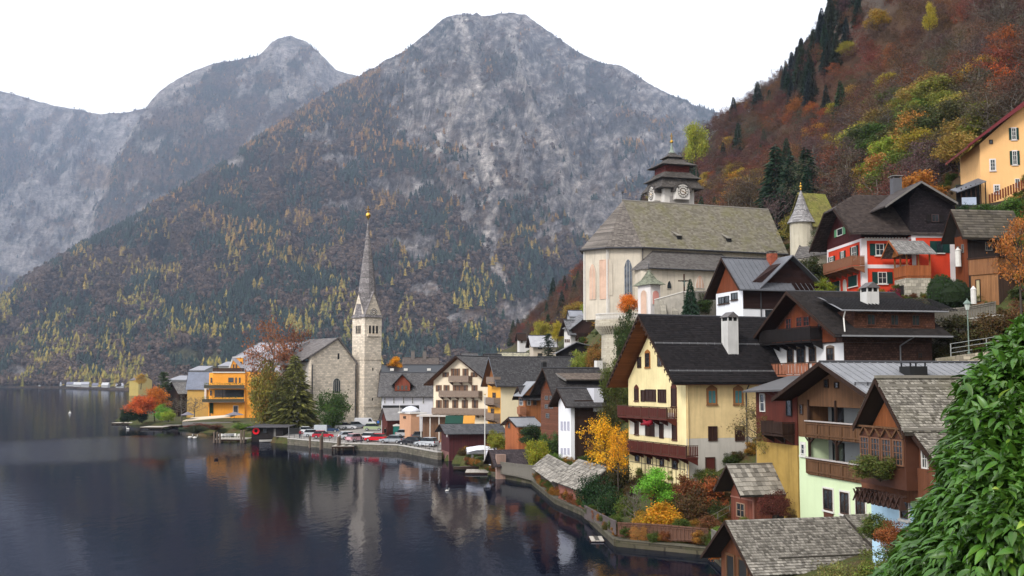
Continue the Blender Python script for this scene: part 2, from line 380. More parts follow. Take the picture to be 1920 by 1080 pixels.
def ground_mat():
    t = NT('ground_soil'); v = t.wco(); n = t.noise(v, 0.25, 6, 0.7); n2 = t.noise(v, 3.0, 5, 0.7)
    g = t.new('NewGeometry'); sp = t.new('SeparateXYZ'); t.l.new(g.outputs['Normal'], sp.inputs[0])
    a = t.ramp(n, [(0.35, (0.035, 0.045, 0.016)), (0.5, (0.06, 0.075, 0.02)), (0.65, (0.09, 0.055, 0.028))])
    a = t.mix(a, (0.05, 0.03, 0.018), t.ramp(n2, [(0.4, 0.0), (0.7, 0.7)]))
    hi = t.new('SeparateXYZ'); t.l.new(v, hi.inputs[0])
    a = t.mix(a, (0.060, 0.030, 0.018), t.ramp(t.math('DIVIDE', hi.outputs[2], 100.0), [(0.25, 0.0), (0.42, 0.9)]))
    a = t.mix(a, (0.16, 0.155, 0.145), t.ramp(sp.outputs[2], [(0.36, 0.8), (0.46, 0.0)]))
    t.bump(n2, 0.6, 0.25); return t.out(a, 0.95)
gxs = np.concatenate([np.arange(-240, -60, 5), np.arange(-60, 90, 1.5), np.arange(90, 420, 6)]); gys = np.concatenate([np.arange(-60, 60, 3), np.arange(60, 280, 1.5), np.arange(280, 760, 6)])
gx, gy = np.meshgrid(gxs, gys); nx, ny = len(gxs), len(gys)
gzv = ground(gx, gy); am = np.clip((gzv - 26) / 30, 0, 1)
gzv = gzv + am * (fbm(gx / 22, gy / 22, 4, 9) - 0.5) * 9
idx = (np.arange(ny - 1)[:, None] * nx + np.arange(nx - 1)[None, :]).ravel()
F = np.stack([idx, idx + 1, idx + nx + 1, idx + nx], 1)
F = F[(gzv.ravel()[F] > -2).any(1)]
tag(link('ground', np_mesh('ground', np.stack([gx.ravel(), gy.ravel(), gzv.ravel()], 1), F, ground_mat(), smooth=True)), 'sloping village ground rising from the lake to the wooded hillside', 'ground', kind='structure')
# ================================================================ MOUNTAINS
def qe(px, py):
    b = (540 - py) / FPX; a = (px - 960) / FPX; d = cP - b * sP
    return a / d, (sP + b * cP) / d
def qpx(q, e):
    """columns and rows of the picture for bearing q and slope e"""
    d = cP + e * sP; u = e * cP - sP
    return 960 + FPX * q / d, 540 - FPX * u / d
def mount_mat():
    t = NT('mountain_rock_and_scrub'); c = t.tint(); v = t.wco()
    n = t.noise(t.wco((1, 1, 1.6)), 0.012, 8, 0.72); n2 = t.noise(t.wco((1, 1, 0.35)), 0.05, 6, 0.7)
    n3 = t.noise(t.wco((1, .5, 2.2)), 0.016, 6, 0.75, 1.5); a = t.mix(c, mul((1, 1, 1), 0.3), t.ramp(n, [(0.42, 0.0), (0.60, 0.65)]), 'MULTIPLY'); a = t.mix(a, (.35, .32, .36), t.ramp(n3, [(0.47, 0.0), (0.53, 0.7), (.58, 0)]), 'MULTIPLY')
    a = t.mix(a, (1.45, 1.42, 1.4), t.ramp(n2, [(0.5, 0.0), (0.75, 0.9)]), 'MULTIPLY')
    t.bump(t.math('ADD', n, t.math('MULTIPLY', n2, 0.4)), 1.0, 75.0); return t.out(a, 0.95)
MMAT = mount_mat()
def build_mount(name, label, sil, y0f, y1f, pxr, nq, nt, seed, colf, prof=1.2, amp=1.0, tb=1.18, starty=None):
    q_s, e_s = zip(*[qe(*p) for p in sil]); q_s = np.array(q_s); e_s = np.array(e_s)
    qa, qb = qe(pxr[0], 712)[0], qe(pxr[1], 712)[0]
    q = np.linspace(qa, qb, nq); t = np.concatenate([[-0.02], np.linspace(0, tb, nt - 1)])
    e = np.interp(q, q_s, e_s)
    pxq = q * FPX + 960
    Y0 = np.interp(pxq, *zip(*y0f)); Y1 = np.interp(pxq, *zip(*y1f))
    Q, T = np.meshgrid(q, t); E = e[None]; Y = Y0 + (Y1 - Y0) * T
    H = E * Y1[None]
    X = Q * Y
    # spurs and gullies running down the fall line
    wob = (fbm(Q * 14 + 5, T * 3.0, 5, seed + 40) - 0.5) * 0.22 + (T - .5) * .06
    g1 = fbm((Q + wob) * 15 + seed, T * 2.4 + 3, 6, seed, ridged=True, gain=.55); g2 = fbm((Q + wob * .5) * 60 + seed, T * 11 + 3, 5, seed + 20, ridged=True, gain=0.6)
    g3 = fbm(Q * 160, T * 45, 4, seed + 31)
    env = np.clip(T, 0, 1) ** 0.7 * np.clip((1.03 - T) * 5, 0.04, 1)
    P = np.where(T <= 1, np.sign(T) * np.abs(T) ** prof, 1 - (T - 1) * 1.6)
    cl = fbm(Q * 18, T * 6, 3, seed + 50)                      # cliff bands: steps in the profile
    st = T * 7 + cl * 2.2; P2 = P + np.where(T > 0, (np.sin(st * 2 * PI) / (2 * PI) / 7) * 0.55 * np.clip(env, 0, 1), 0)
    disp = env * amp * ((g1 - 0.55) * 260 + (g2 - 0.55) * 95 + (g3 - 0.5) * 40)
    Z = H * P2 + disp + CAMH * np.clip(T, 0, 1)
    # never rise above the silhouette in front of the ridge
    cap = (E + 0.0) * Y + CAMH - (1 - np.clip(T, 0, 1)) * 60 + np.where(T > 0.97, 12 * (g3 - 0.5), 0)
    Z = np.where(T < 1, np.minimum(Z, cap), Z)
    if starty is not None:                                    # flat land before the foot of the slope
        S0 = np.interp(pxq, *zip(*starty)); k = 14
        fy = S0 + (Y0 - S0) * np.linspace(0, 0.98, k)[:, None]
        Y = np.vstack([fy, Y[1:]]); X = np.vstack([q * fy, X[1:]]); Z = np.vstack([np.full((k, nq), 1.4) + fbm(q[None] * 50, fy / 80, 3, 5) * 2, Z[1:]])
        T = np.vstack([np.full((k, nq), -0.01), T[1:]]); Q = np.vstack([np.repeat(q[None], k, 0), Q[1:]]); g1 = np.vstack([g1[:1].repeat(k, 0), g1[1:]]); g2 = np.vstack([g2[:1].repeat(k, 0), g2[1:]])
        Z[0] = -2
    ny_, nx_ = Z.shape
    ex = (Z - CAMH) / Y; PX, PY = qpx(Q, ex)
    gzx = np.gradient(Z, axis=1) / np.maximum(np.abs(np.gradient(X, axis=1)), 1); gzt = np.gradient(Z, axis=0) / np.maximum(np.abs(np.gradient(Y, axis=0)), 1)
    slope = np.hypot(gzx, gzt)
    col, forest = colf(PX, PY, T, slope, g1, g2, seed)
    idx = (np.arange(ny_ - 1)[:, None] * nx_ + np.arange(nx_ - 1)[None, :]).ravel()
    F = np.stack([idx, idx + 1, idx + nx_ + 1, idx + nx_], 1)
    V = np.stack([X.ravel(), Y.ravel(), Z.ravel()], 1)
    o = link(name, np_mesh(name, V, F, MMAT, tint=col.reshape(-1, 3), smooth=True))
    tag(o, label, 'mountain', kind='structure')
    return dict(X=X, Y=Y, Z=Z, PX=PX, PY=PY, T=T, forest=forest)
def sdist(PX, PY, pl):
    best = np.full(PX.shape, 1e9)
    for a, b in zip(pl[:-1], pl[1:]):
        dx, dy = b[0] - a[0], b[1] - a[1]; t = np.clip(((PX - a[0]) * dx + (PY - a[1]) * dy) / (dx * dx + dy * dy), 0, 1)
        best = np.minimum(best, np.hypot(PX - a[0] - t * dx, PY - a[1] - t * dy))
    return best
def sm(x, a, b): x = np.clip((x - a) / (b - a), 0, 1); return x * x * (3 - 2 * x)
ROCK = np.array((0.35, 0.315, 0.295)); BROWN = np.array((0.112, 0.076, 0.054)); DGREEN = np.array((0.022, 0.032, 0.024)); SCREE = np.array((0.64, 0.57, 0.51)); OCHRE = np.array((0.17, 0.095, 0.04)); GRASS = np.array((0.12, 0.12, 0.055))
def colmix(c, d, w): return c + (np.array(d) - c) * w[..., None]
def col_main(PX, PY, T, sl, g1, g2, s):
    n = fbm(PX / 90, PY / 60, 6, s + 3, gain=0.6); n2 = fbm(PX / 26, PY / 18, 5, s + 5, gain=0.6); n3 = fbm(PX / 14, PY / 9, 4, s + 8, gain=0.6)
    diag = fbm((PX + PY * 0.55) / 60, (PY - PX * 0.3) / 240, 5, s + 12, gain=0.6)
    # bare rock rules the upper right face; the left flank is wooded with cliff bands
    reg = sm(PX - 0.45 * PY, 560, 760) * sm(640 - PY, 0, 330)
    up = np.clip(1 - PY / 520, 0, 1)
    r = reg * 0.62 + up * 0.30 + (n - 0.5) * 0.9 + (diag - 0.5) * 0.9 + (n3 - .5) * .35 - 0.42
    rock = sm(r, -0.02, 0.16) * (1 - .75 * sm(fbm(PX / 30, PY / 26, 5, s + 33, gain=.65), .50, .62))
    for (cx, cy, rx, ry) in [(770, 465, 62, 34), (745, 350, 60, 22), (655, 385, 70, 16), (600, 260, 45, 14), (420, 300, 40, 12), (640, 300, 40, 14), (985, 585, 60, 26), (880, 600, 50, 14), (800, 545, 40, 14), (1090, 330, 90, 70), (1120, 400, 60, 50)]:
        rock = np.maximum(rock, sm(1 - ((PX - cx) / rx) ** 2 - ((PY - cy) / ry) ** 2 + (n2 - 0.5) * 2.6 + (n3 - .5), 0.1, 0.5) * 0.95)
    c = np.broadcast_to(BROWN, PX.shape + (3,)).copy()
    c = colmix(c, OCHRE, sm(n2, 0.5, 0.72) * 0.55)
    c = colmix(c, DGREEN, sm(fbm(PX / 50, PY / 34, 5, s + 15) + (T * 0.1), 0.50, 0.60) * 0.75)
    c = colmix(c, ROCK * 1.0, rock * (0.35 + 0.65 * sm(n3, 0.40, 0.58)))
    w = 2.5 + 9 * vnoise(PX / 50, PY / 30, 9)
    for pl, k, wd in [([(866, 40), (880, 90), (892, 140), (900, 200), (905, 250), (915, 300), (925, 345)], 1.0, 1.5), ([(880, 160), (860, 200), (838, 240), (820, 290)], 0.8, 1.8), ([(960, 60), (985, 150), (1000, 210), (1030, 260), (1065, 300), (1085, 350)], 0.7, 1.4),
                  ([(925, 345), (935, 370), (928, 395), (915, 410), (912, 450), (930, 500), (955, 545), (985, 590), (1000, 620)], 0.9, 0.7), ([(1050, 330), (1075, 400), (1110, 450)], 0.7, 1.8), ([(880, 260), (900, 330), (915, 360), (930, 340)], 0.8, 2.6), ([(925, 200), (940, 260), (965, 330), (1010, 400), (1050, 470)], .6, 1.0), ([(830, 330), (870, 400), (905, 460)], .5, .8)]:
        d = sdist(PX + (n3 - .5) * 26, PY, pl); m = sm(-d, -w * wd * 1.6, -w * wd * 0.3)
        c = colmix(c, SCREE, m * k * (0.6 + 0.4 * n3)); rock = np.maximum(rock, m * k)
    m = sm(-sdist(PX, PY, [(330, 668), (400, 672)]), -26, -8) * sm(n2, .25, .4); c = colmix(c, GRASS, m); rock = np.maximum(rock, m)
    m = sm(1 - ((PX - 30) / 26) ** 2 - ((PY - 700) / 16) ** 2, 0.0, 0.5); c = colmix(c, ROCK, m); rock = np.maximum(rock, m)
    sta = vnoise(PX / 55, (PY + .42 * PX + 30 * n) / 5.0, 71) * .6 + vnoise(PX / 30, (PY + .42 * PX + 30 * n) / 2.2, 72) * .4; hf = fbm(PX / 5, PY / 6, 4, 73, gain=.7)
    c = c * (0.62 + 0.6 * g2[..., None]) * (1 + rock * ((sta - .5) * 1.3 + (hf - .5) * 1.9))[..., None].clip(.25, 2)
    fo = np.clip(1 - rock * 1.15, 0.02, 1) * np.where(T < 0.002, 0.06, 1)
    return c, fo
def col_far(PX, PY, T, sl, g1, g2, s):
    n = fbm(PX / 70, PY / 45, 6, s + 3, gain=0.6); n2 = fbm(PX / 22, PY / 16, 5, s + 5, gain=0.6)
    st = fbm((PX * 0.8 + PY * 0.5) / 40, (PY - PX * 0.5) / 160, 5, s + 12, gain=0.6)
    r = (n - 0.5) * 1.3 + (st - 0.5) * 1.2 + np.clip(1 - PY / 330, 0, 1) * 0.25 - 0.06
    rock = sm(r, -0.02, 0.14)
    c = np.broadcast_to(BROWN * 1.15, PX.shape + (3,)).copy()
    c = colmix(c, OCHRE, sm(n2, 0.48, 0.7) * 0.5); c = colmix(c, DGREEN * 1.4, sm(fbm(PX / 40, PY / 25, 5, s + 15), 0.5, 0.6) * 0.7)
    for pl, wd, k in [([(205, 300), (190, 350), (165, 410), (140, 470)], 17, 0.9), ([(60, 330), (40, 380)], 22, 0.6), ([(535, 80), (520, 120), (545, 170)], 16, 0.7), ([(600, 110), (560, 170)], 26, 0.7), ([(380, 130), (340, 160), (300, 180)], 12, 0.6), ([(240, 230), (225, 270), (200, 300)], 14, .6)]:
        m = sm(-sdist(PX + (n2 - .5) * 40, PY, pl), -wd, -wd * 0.3); c = colmix(c, SCREE, m * k); rock = np.maximum(rock, m * k)
    c = colmix(c, ROCK, rock * 0.85)
    m = sm(1 - ((PX - 185) / 50) ** 2 - ((PY - 330) / 28) ** 2, 0, 0.6); c = colmix(c, OCHRE * 1.3, m * .7)
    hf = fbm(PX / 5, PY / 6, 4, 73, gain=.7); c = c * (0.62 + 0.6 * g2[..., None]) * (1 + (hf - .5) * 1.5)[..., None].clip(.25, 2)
    return c, np.clip(1 - rock * 1.2, 0.02, 1)
SIL1 = [(-500, 120), (-200, 150), (0, 170), (60, 186), (110, 200), (150, 206), (190, 213), (250, 206), (280, 200), (330, 240), (420, 330), (520, 420)]
SIL2 = [(60, 700), (130, 520), (200, 330), (250, 240), (285, 186), (300, 170), (345, 140), (400, 118), (450, 113), (485, 104), (505, 84), (520, 71), (545, 67), (575, 78), (600, 100), (630, 131), (665, 141), (720, 158), (800, 240), (900, 380)]
SIL3 = [(-500, 700), (-200, 640), (0, 565), (80, 505), (150, 465), (250, 405), (330, 365), (420, 308), (500, 250), (600, 184), (640, 163), (690, 139), (720, 120), (760, 98), (800, 68), (830, 42), (850, 31), (875, 29), (900, 30), (940, 24), (985, 32), (1010, 50), (1080, 95), (1140, 126), (1165, 126), (1200, 145), (1260, 180), (1330, 207), (1420, 216), (1600, 240), (1900, 330)]
m1 = build_mount('mountain', 'hazy far mountain wall with pale cliffs at the left edge', SIL1, [(-600, 3800), (600, 3800)], [(-600, 6200), (600, 6400)], (-450, 520), 520, 190, 2, col_far, prof=1.15)
m2 = build_mount('mountain', 'hazy second mountain ending in a rounded rocky knob, left of the main peak', SIL2, [(60, 3300), (900, 3300)], [(60, 4600), (545, 5600), (900, 5600)], (60, 900), 560, 230, 5, col_far, prof=1.1)
m3 = build_mount('mountain', 'highest grey mountain with pale scree gullies and wooded left flank', SIL3, [(-500, 2000), (0, 1800), (400, 1500), (1900, 1700)], [(-500, 2300), (0, 2600), (400, 3300), (940, 4500), (1900, 5200)], (-450, 1500), 900, 330, 8, col_main, prof=1.12,
                 starty=[(-500, 2010), (-200, 1990), (0, 1784), (110, 1640), (250, 1270), (290, 900), (310, 690), (1900, 690)])
# ---------------------------------------------------------------- instanced woods
def scatter(name, pts, rot, scl, idx, tint, protos, label, cat=None):
    coll = bpy.data.collections.new(name + '_kinds')
    for i, (me) in enumerate(protos):
        o = bpy.data.objects.new('%02d_%s' % (i, name), me); coll.objects.link(o)
    me = bpy.data.meshes.new(name); me.vertices.add(len(pts)); me.vertices.foreach_set('co', np.asarray(pts, np.float32).ravel())
    a = me.attributes.new('itint', 'FLOAT_COLOR', 'POINT'); b = np.ones((len(pts), 4), np.float32); b[:, :3] = tint; a.data.foreach_set('color', b.ravel())
    a = me.attributes.new('irot', 'FLOAT_VECTOR', 'POINT'); b = np.zeros((len(pts), 3), np.float32); b[:, 2] = rot; a.data.foreach_set('vector', b.ravel())
    a = me.attributes.new('iscl', 'FLOAT_VECTOR', 'POINT'); a.data.foreach_set('vector', np.asarray(scl, np.float32).ravel())
    a = me.attributes.new('iidx', 'INT', 'POINT'); a.data.foreach_set('value', np.asarray(idx, np.int32))
    me.update(); o = link(name, me)
    g = bpy.data.node_groups.new(name, 'GeometryNodeTree')
    g.interface.new_socket('Geometry', in_out='INPUT', socket_type='NodeSocketGeometry'); g.interface.new_socket('Geometry', in_out='OUTPUT', socket_type='NodeSocketGeometry')
    n = g.nodes; l = g.links; i_ = n.new('NodeGroupInput'); o_ = n.new('NodeGroupOutput')
    iop = n.new('GeometryNodeInstanceOnPoints'); ci = n.new('GeometryNodeCollectionInfo'); ci.inputs['Collection'].default_value = coll
    ci.inputs['Separate Children'].default_value = True; ci.inputs['Reset Children'].default_value = True
    m2p = n.new('GeometryNodeMeshToPoints'); l.new(i_.outputs[0], m2p.inputs[0]); l.new(m2p.outputs[0], iop.inputs['Points'])
    l.new(ci.outputs[0], iop.inputs['Instance']); iop.inputs['Pick Instance'].default_value = True
    def na(nm, ty):
        x = n.new('GeometryNodeInputNamedAttribute'); x.data_type = ty; x.inputs[0].default_value = nm; return x.outputs[0]
    l.new(na('iidx', 'INT'), iop.inputs['Instance Index']); l.new(na('irot', 'FLOAT_VECTOR'), iop.inputs['Rotation']); l.new(na('iscl', 'FLOAT_VECTOR'), iop.inputs['Scale'])
    l.new(iop.outputs[0], o_.inputs[0])
    md = o.modifiers.new('woods', 'NODES'); md.node_group = g
    return tag(o, label, cat, kind='stuff')
LEAF_I = leafmat('leaves_woods', 'inst', 0.8, 0.15)
def proto_cone(seed, n=5, tiers=3):
    """unit conifer (height 1) of ragged drooping tiers"""
    R = np.random.RandomState(seed); V = []; F = []; T = []
    for k in range(tiers):
        z1 = 1 - k * 0.27; z0 = max(0.06, z1 - 0.42); r = 0.06 + 0.075 * (k + 1) ; b = len(V); V.append((0, 0, z1))
        for i in range(n * 2):
            a = PI * i / n + R.rand() * 0.3; rr = r * (1.15 if i % 2 else 0.6) * (0.8 + 0.4 * R.rand()); V.append((rr * math.cos(a), rr * math.sin(a), z0 + (0.0 if i % 2 else 0.09) + R.rand() * .03))
        for i in range(n * 2): F.append((b, b + 1 + i, b + 1 + (i + 1) % (n * 2))); T.append([0.75 + 0.5 * R.rand()] * 3)
    return np_mesh('conifer', V, F, LEAF_I, tint=T)
def proto_puff(seed, n=46):
    """unit broadleaf: short trunk and a loose crown of facets"""
    R = np.random.RandomState(seed); V = []; F = []; T = []
    for i in range(n):
        d = R.randn(3); d /= np.linalg.norm(d); r = 0.25 + 0.75 * R.rand() ** 0.4; c = np.array([0, 0, 0.6]) + d * r * np.array([0.27, 0.27, 0.36])
        u = np.cross(d, R.randn(3)); u /= np.linalg.norm(u); v = np.cross(d, u); s = 0.09 + 0.09 * R.rand(); b = len(V)
        for a in range(3): th = a * 2.1 + R.rand(); V.append(c + s * (math.cos(th) * u + math.sin(th) * v) + d * .02)
        F.append((b, b + 1, b + 2)); T.append([0.6 + 0.7 * R.rand()] * 3)
    for i in range(3):
        b = len(V); a = i * 2.1; V += [(0.015 * math.cos(a), .015 * math.sin(a), 0), (0.015 * math.cos(a + 2), .015 * math.sin(a + 2), 0), (0, 0, .7)]; F.append((b, b + 1, b + 2)); T.append([0.5] * 3)
    return np_mesh('broadleaf', V, F, LEAF_I, tint=T)
FAR = [proto_cone(1), proto_cone(2, 4), proto_cone(3, 5, 2), proto_puff(4), proto_puff(5), proto_puff(6)]
def far_woods(m, n, name, label, seed, hmul=1.0, tmin=-0.02):
    R = np.random.RandomState(seed); ny_, nx_ = m['Z'].shape
    i = R.rand(n * 4) * (ny_ - 2); j = R.rand(n * 4) * (nx_ - 2); ii = i.astype(int); jj = j.astype(int); fi = i - ii; fj = j - jj
    def bl(A): return (A[ii, jj] * (1 - fj) + A[ii, jj+1] * fj) * (1 - fi) + (A[ii+1, jj] * (1 - fj) + A[ii+1, jj+1] * fj) * fi
    x, y, z, px, py, t, f = [bl(m[k]) for k in ('X', 'Y', 'Z', 'PX', 'PY', 'T', 'forest')]
    cell = np.abs(m['X'][ii, jj+1] - m['X'][ii, jj]) * np.abs(m['Y'][ii+1, jj] - m['Y'][ii, jj]); cell = cell / cell.max()
    keep = (R.rand(n * 4) < f ** 1.3 * (0.35 + 0.65 * cell)) & (z > 1) & (t < 1.02) & (t > tmin) & (px > -60) & (px < 1420)
    k = np.where(keep)[0][:n]; x, y, z, px, py, t = x[k], y[k], z[k], px[k], py[k], t[k]; n = len(k)
    low = sm(py, 330, 620); kind = fbm(px / 55, py / 38, 4, seed + 1, gain=.6); k2 = fbm(px / 40 + 9, py / 30, 4, seed + 2, gain=.6); r = R.rand(n)
    con = kind + (r - 0.5) * 0.2 > 0.50 + 0.02 * low                        # spruce, else broadleaf
    larch = (k2 + (R.rand(n) - 0.5) * 0.2 > 0.60 - 0.05 * sm(px, 500, 100) * low) & (R.rand(n) < 0.55) | ((py < 290) & (px > 500) & (px < 800) & (R.rand(n) < .38) & (fbm(px / 60, py / 30, 3, 44) > .5))
    tint = np.zeros((n, 3)); u = R.rand(n, 1)
    tint[:] = np.array((0.112, 0.076, 0.056)) * (0.55 + 0.8 * u)                  # bare beech
    tint[con] = (np.array((0.017, 0.030, 0.022)) * (0.6 + 0.9 * u))[con]
    lc = np.array((0.27, 0.13, 0.04)) * (1 - low[:, None]) + np.array((0.29, 0.21, 0.045)) * low[:, None]
    lc = lc * (0.55 + 0.6 * u) + R.rand(n, 1) * np.array((-0.05, 0.0, 0)) * 1.0
    tint[larch] = lc[larch]
    idx = np.where(con | larch, R.randint(0, 3, n), R.randint(3, 6, n))
    h = (10 + 9 * R.rand(n)) * hmul * np.where(con | larch, 1.15, 0.9) * np.where(py < 250, .8, 1)
    wd = h * np.where(con | larch, 1.0, 1.15)
    scatter(name, np.stack([x, y, z - 1.0], 1), R.rand(n) * 6.28, np.stack([wd, wd, h], 1), idx, tint, FAR, label)
far_woods(m3, 64000, 'forest', 'spruce, beech and yellow larch woods covering the main mountain', 21)
far_woods(m2, 9000, 'forest', 'thin spruce and larch woods on the second mountain', 22, 1.15)
far_woods(m1, 7000, 'forest', 'thin dark woods on the far mountain wall', 23, 1.2)
# ================================================================ HAZE
def haze():
    m = bpy.data.materials.new('haze_air'); m.use_nodes = True; n = m.node_tree.nodes; n.clear()
    v = n.new('ShaderNodeVolumePrincipled'); o = n.new('ShaderNodeOutputMaterial'); v.inputs['Color'].default_value = (0.62, 0.75, 1.0, 1); v.inputs['Density'].default_value = HAZE_D
    v.inputs['Anisotropy'].default_value = 0.3
    m.node_tree.links.new(v.outputs[0], o.inputs['Volume'])
    b = MB(); b.box(-5000, 4000, -100, 6900, -4, 2150)
    return tag(b.obj('haze', m), 'pale blue haze filling the valley air', 'haze', kind='stuff')
HAZE_D = 0.8e-4
haze()
# ================================================================ BUILDING KIT
GLASS = glassy('window_glass'); 
def mat_plain(key, c, r=0.7): return M(key, plain, c, r)
WHITE = mat_plain('white_paint', (0.62, 0.60, 0.56)); BROWNP = M('brown_wood_paint', plain, (0.055, 0.028, 0.018), 0.6); DARKP = mat_plain('dark_paint', (0.02, 0.02, 0.02), 0.6)
GREENP = mat_plain('dark_green_shutter', (0.008, 0.035, 0.03), 0.6); LGREEN = mat_plain('light_green_shutter', (0.10, 0.26, 0.13), 0.6); TEAL = mat_plain('teal_shutter', (0.07, 0.19, 0.20), 0.6)
REDBR = mat_plain('red_brown_paint', (0.085, 0.022, 0.016), 0.6); METAL = mat_plain('grey_metal', (0.22, 0.22, 0.23), 0.4); DMETAL = mat_plain('dark_metal', (0.05, 0.05, 0.055), 0.45)
OCHREP = mat_plain('ochre_surround', (0.33, 0.13, 0.035), 0.8); GOLD = M('gilded_metal', plain, (0.75, 0.45, 0.08), 0.25, 0.9); GREYP = mat_plain('grey_weathered', (0.16, 0.15, 0.14), 0.8)
WOOD_D = M('dark_plank_wood', wood, (0.035, 0.018, 0.012)); WOOD_R = M('red_brown_planks', wood, (0.17, 0.046, 0.018)); WOOD_M = M('brown_planks', wood, (0.135, 0.068, 0.034)); WOOD_H = M('level_brown_boards', wood, (0.10, 0.04, 0.02), 'x')
WOOD_O = M('orange_brown_planks', wood, (0.27, 0.105, 0.032)); WOOD_G = M('grey_weathered_planks', wood, (0.15, 0.135, 0.115)); WOOD_B = M('near_black_planks', wood, (0.014, 0.011, 0.011)); WOOD_OR = M('orange_red_planks', wood, (0.32, 0.10, 0.035))
_WC = {}
def cached(key, f):
    if key not in _WC: _WC[key] = f()
    return _WC[key]
def frame_mesh(w, h, nx, nz, mat, fr=0.07, mu=0.035, dep=0.09):
    def f():
        b = MB(); b.box(-w/2, -w/2+fr, -dep, 0, 0, h); b.box(w/2-fr, w/2, -dep, 0, 0, h); b.box(-w/2+fr, w/2-fr, -dep+.004, 0, 0, fr); b.box(-w/2+fr, w/2-fr, -dep+.004, 0, h-fr, h)
        for i in range(1, nx): x = -w/2 + w*i/nx; b.box(x-mu/2, x+mu/2, -dep+.02, 0, fr, h-fr)
        for i in range(1, nz): z = h*i/nz; b.box(-w/2+fr, w/2-fr, -dep+.026, 0, z-mu/2, z+mu/2)
        return b.mesh('window_frame', mat)
    return cached(('fr', round(w, 2), round(h, 2), nx, nz, mat.name, fr), f)
def box_mesh(key, x0, x1, y0, y1, z0, z1, mat):
    return cached(('bx', key, round(x0, 2), round(x1, 2), round(y0, 2), round(y1, 2), round(z0, 2), round(z1, 2), mat.name), lambda: MB().box(x0, x1, y0, y1, z0, z1).mesh(key, mat))
def arch_mesh(key, w, h, dep, mat, pointed=False, inset=0.0, n=8):
    def f():
        w2 = w / 2 - inset; hs = h - (w if pointed else w / 2); pts = [(-w2, 0, inset), (w2, 0, inset)]
        for i in range(n + 1):
            t = i / n
            if pointed: a = 1 - abs(2 * t - 1); x = w2 * (1 - 2 * t); z = hs + (w - inset) * math.sin(a * PI / 2) ** 0.8
            else: x = w2 * math.cos(PI * t); z = hs + (w2) * math.sin(PI * t)
            pts.append((x, 0, z))
        return MB().prism(pts, (0, -dep, 0)).mesh(key, mat)
    return cached(('ar', key, round(w, 2), round(h, 2), dep, mat.name, pointed, inset), f)
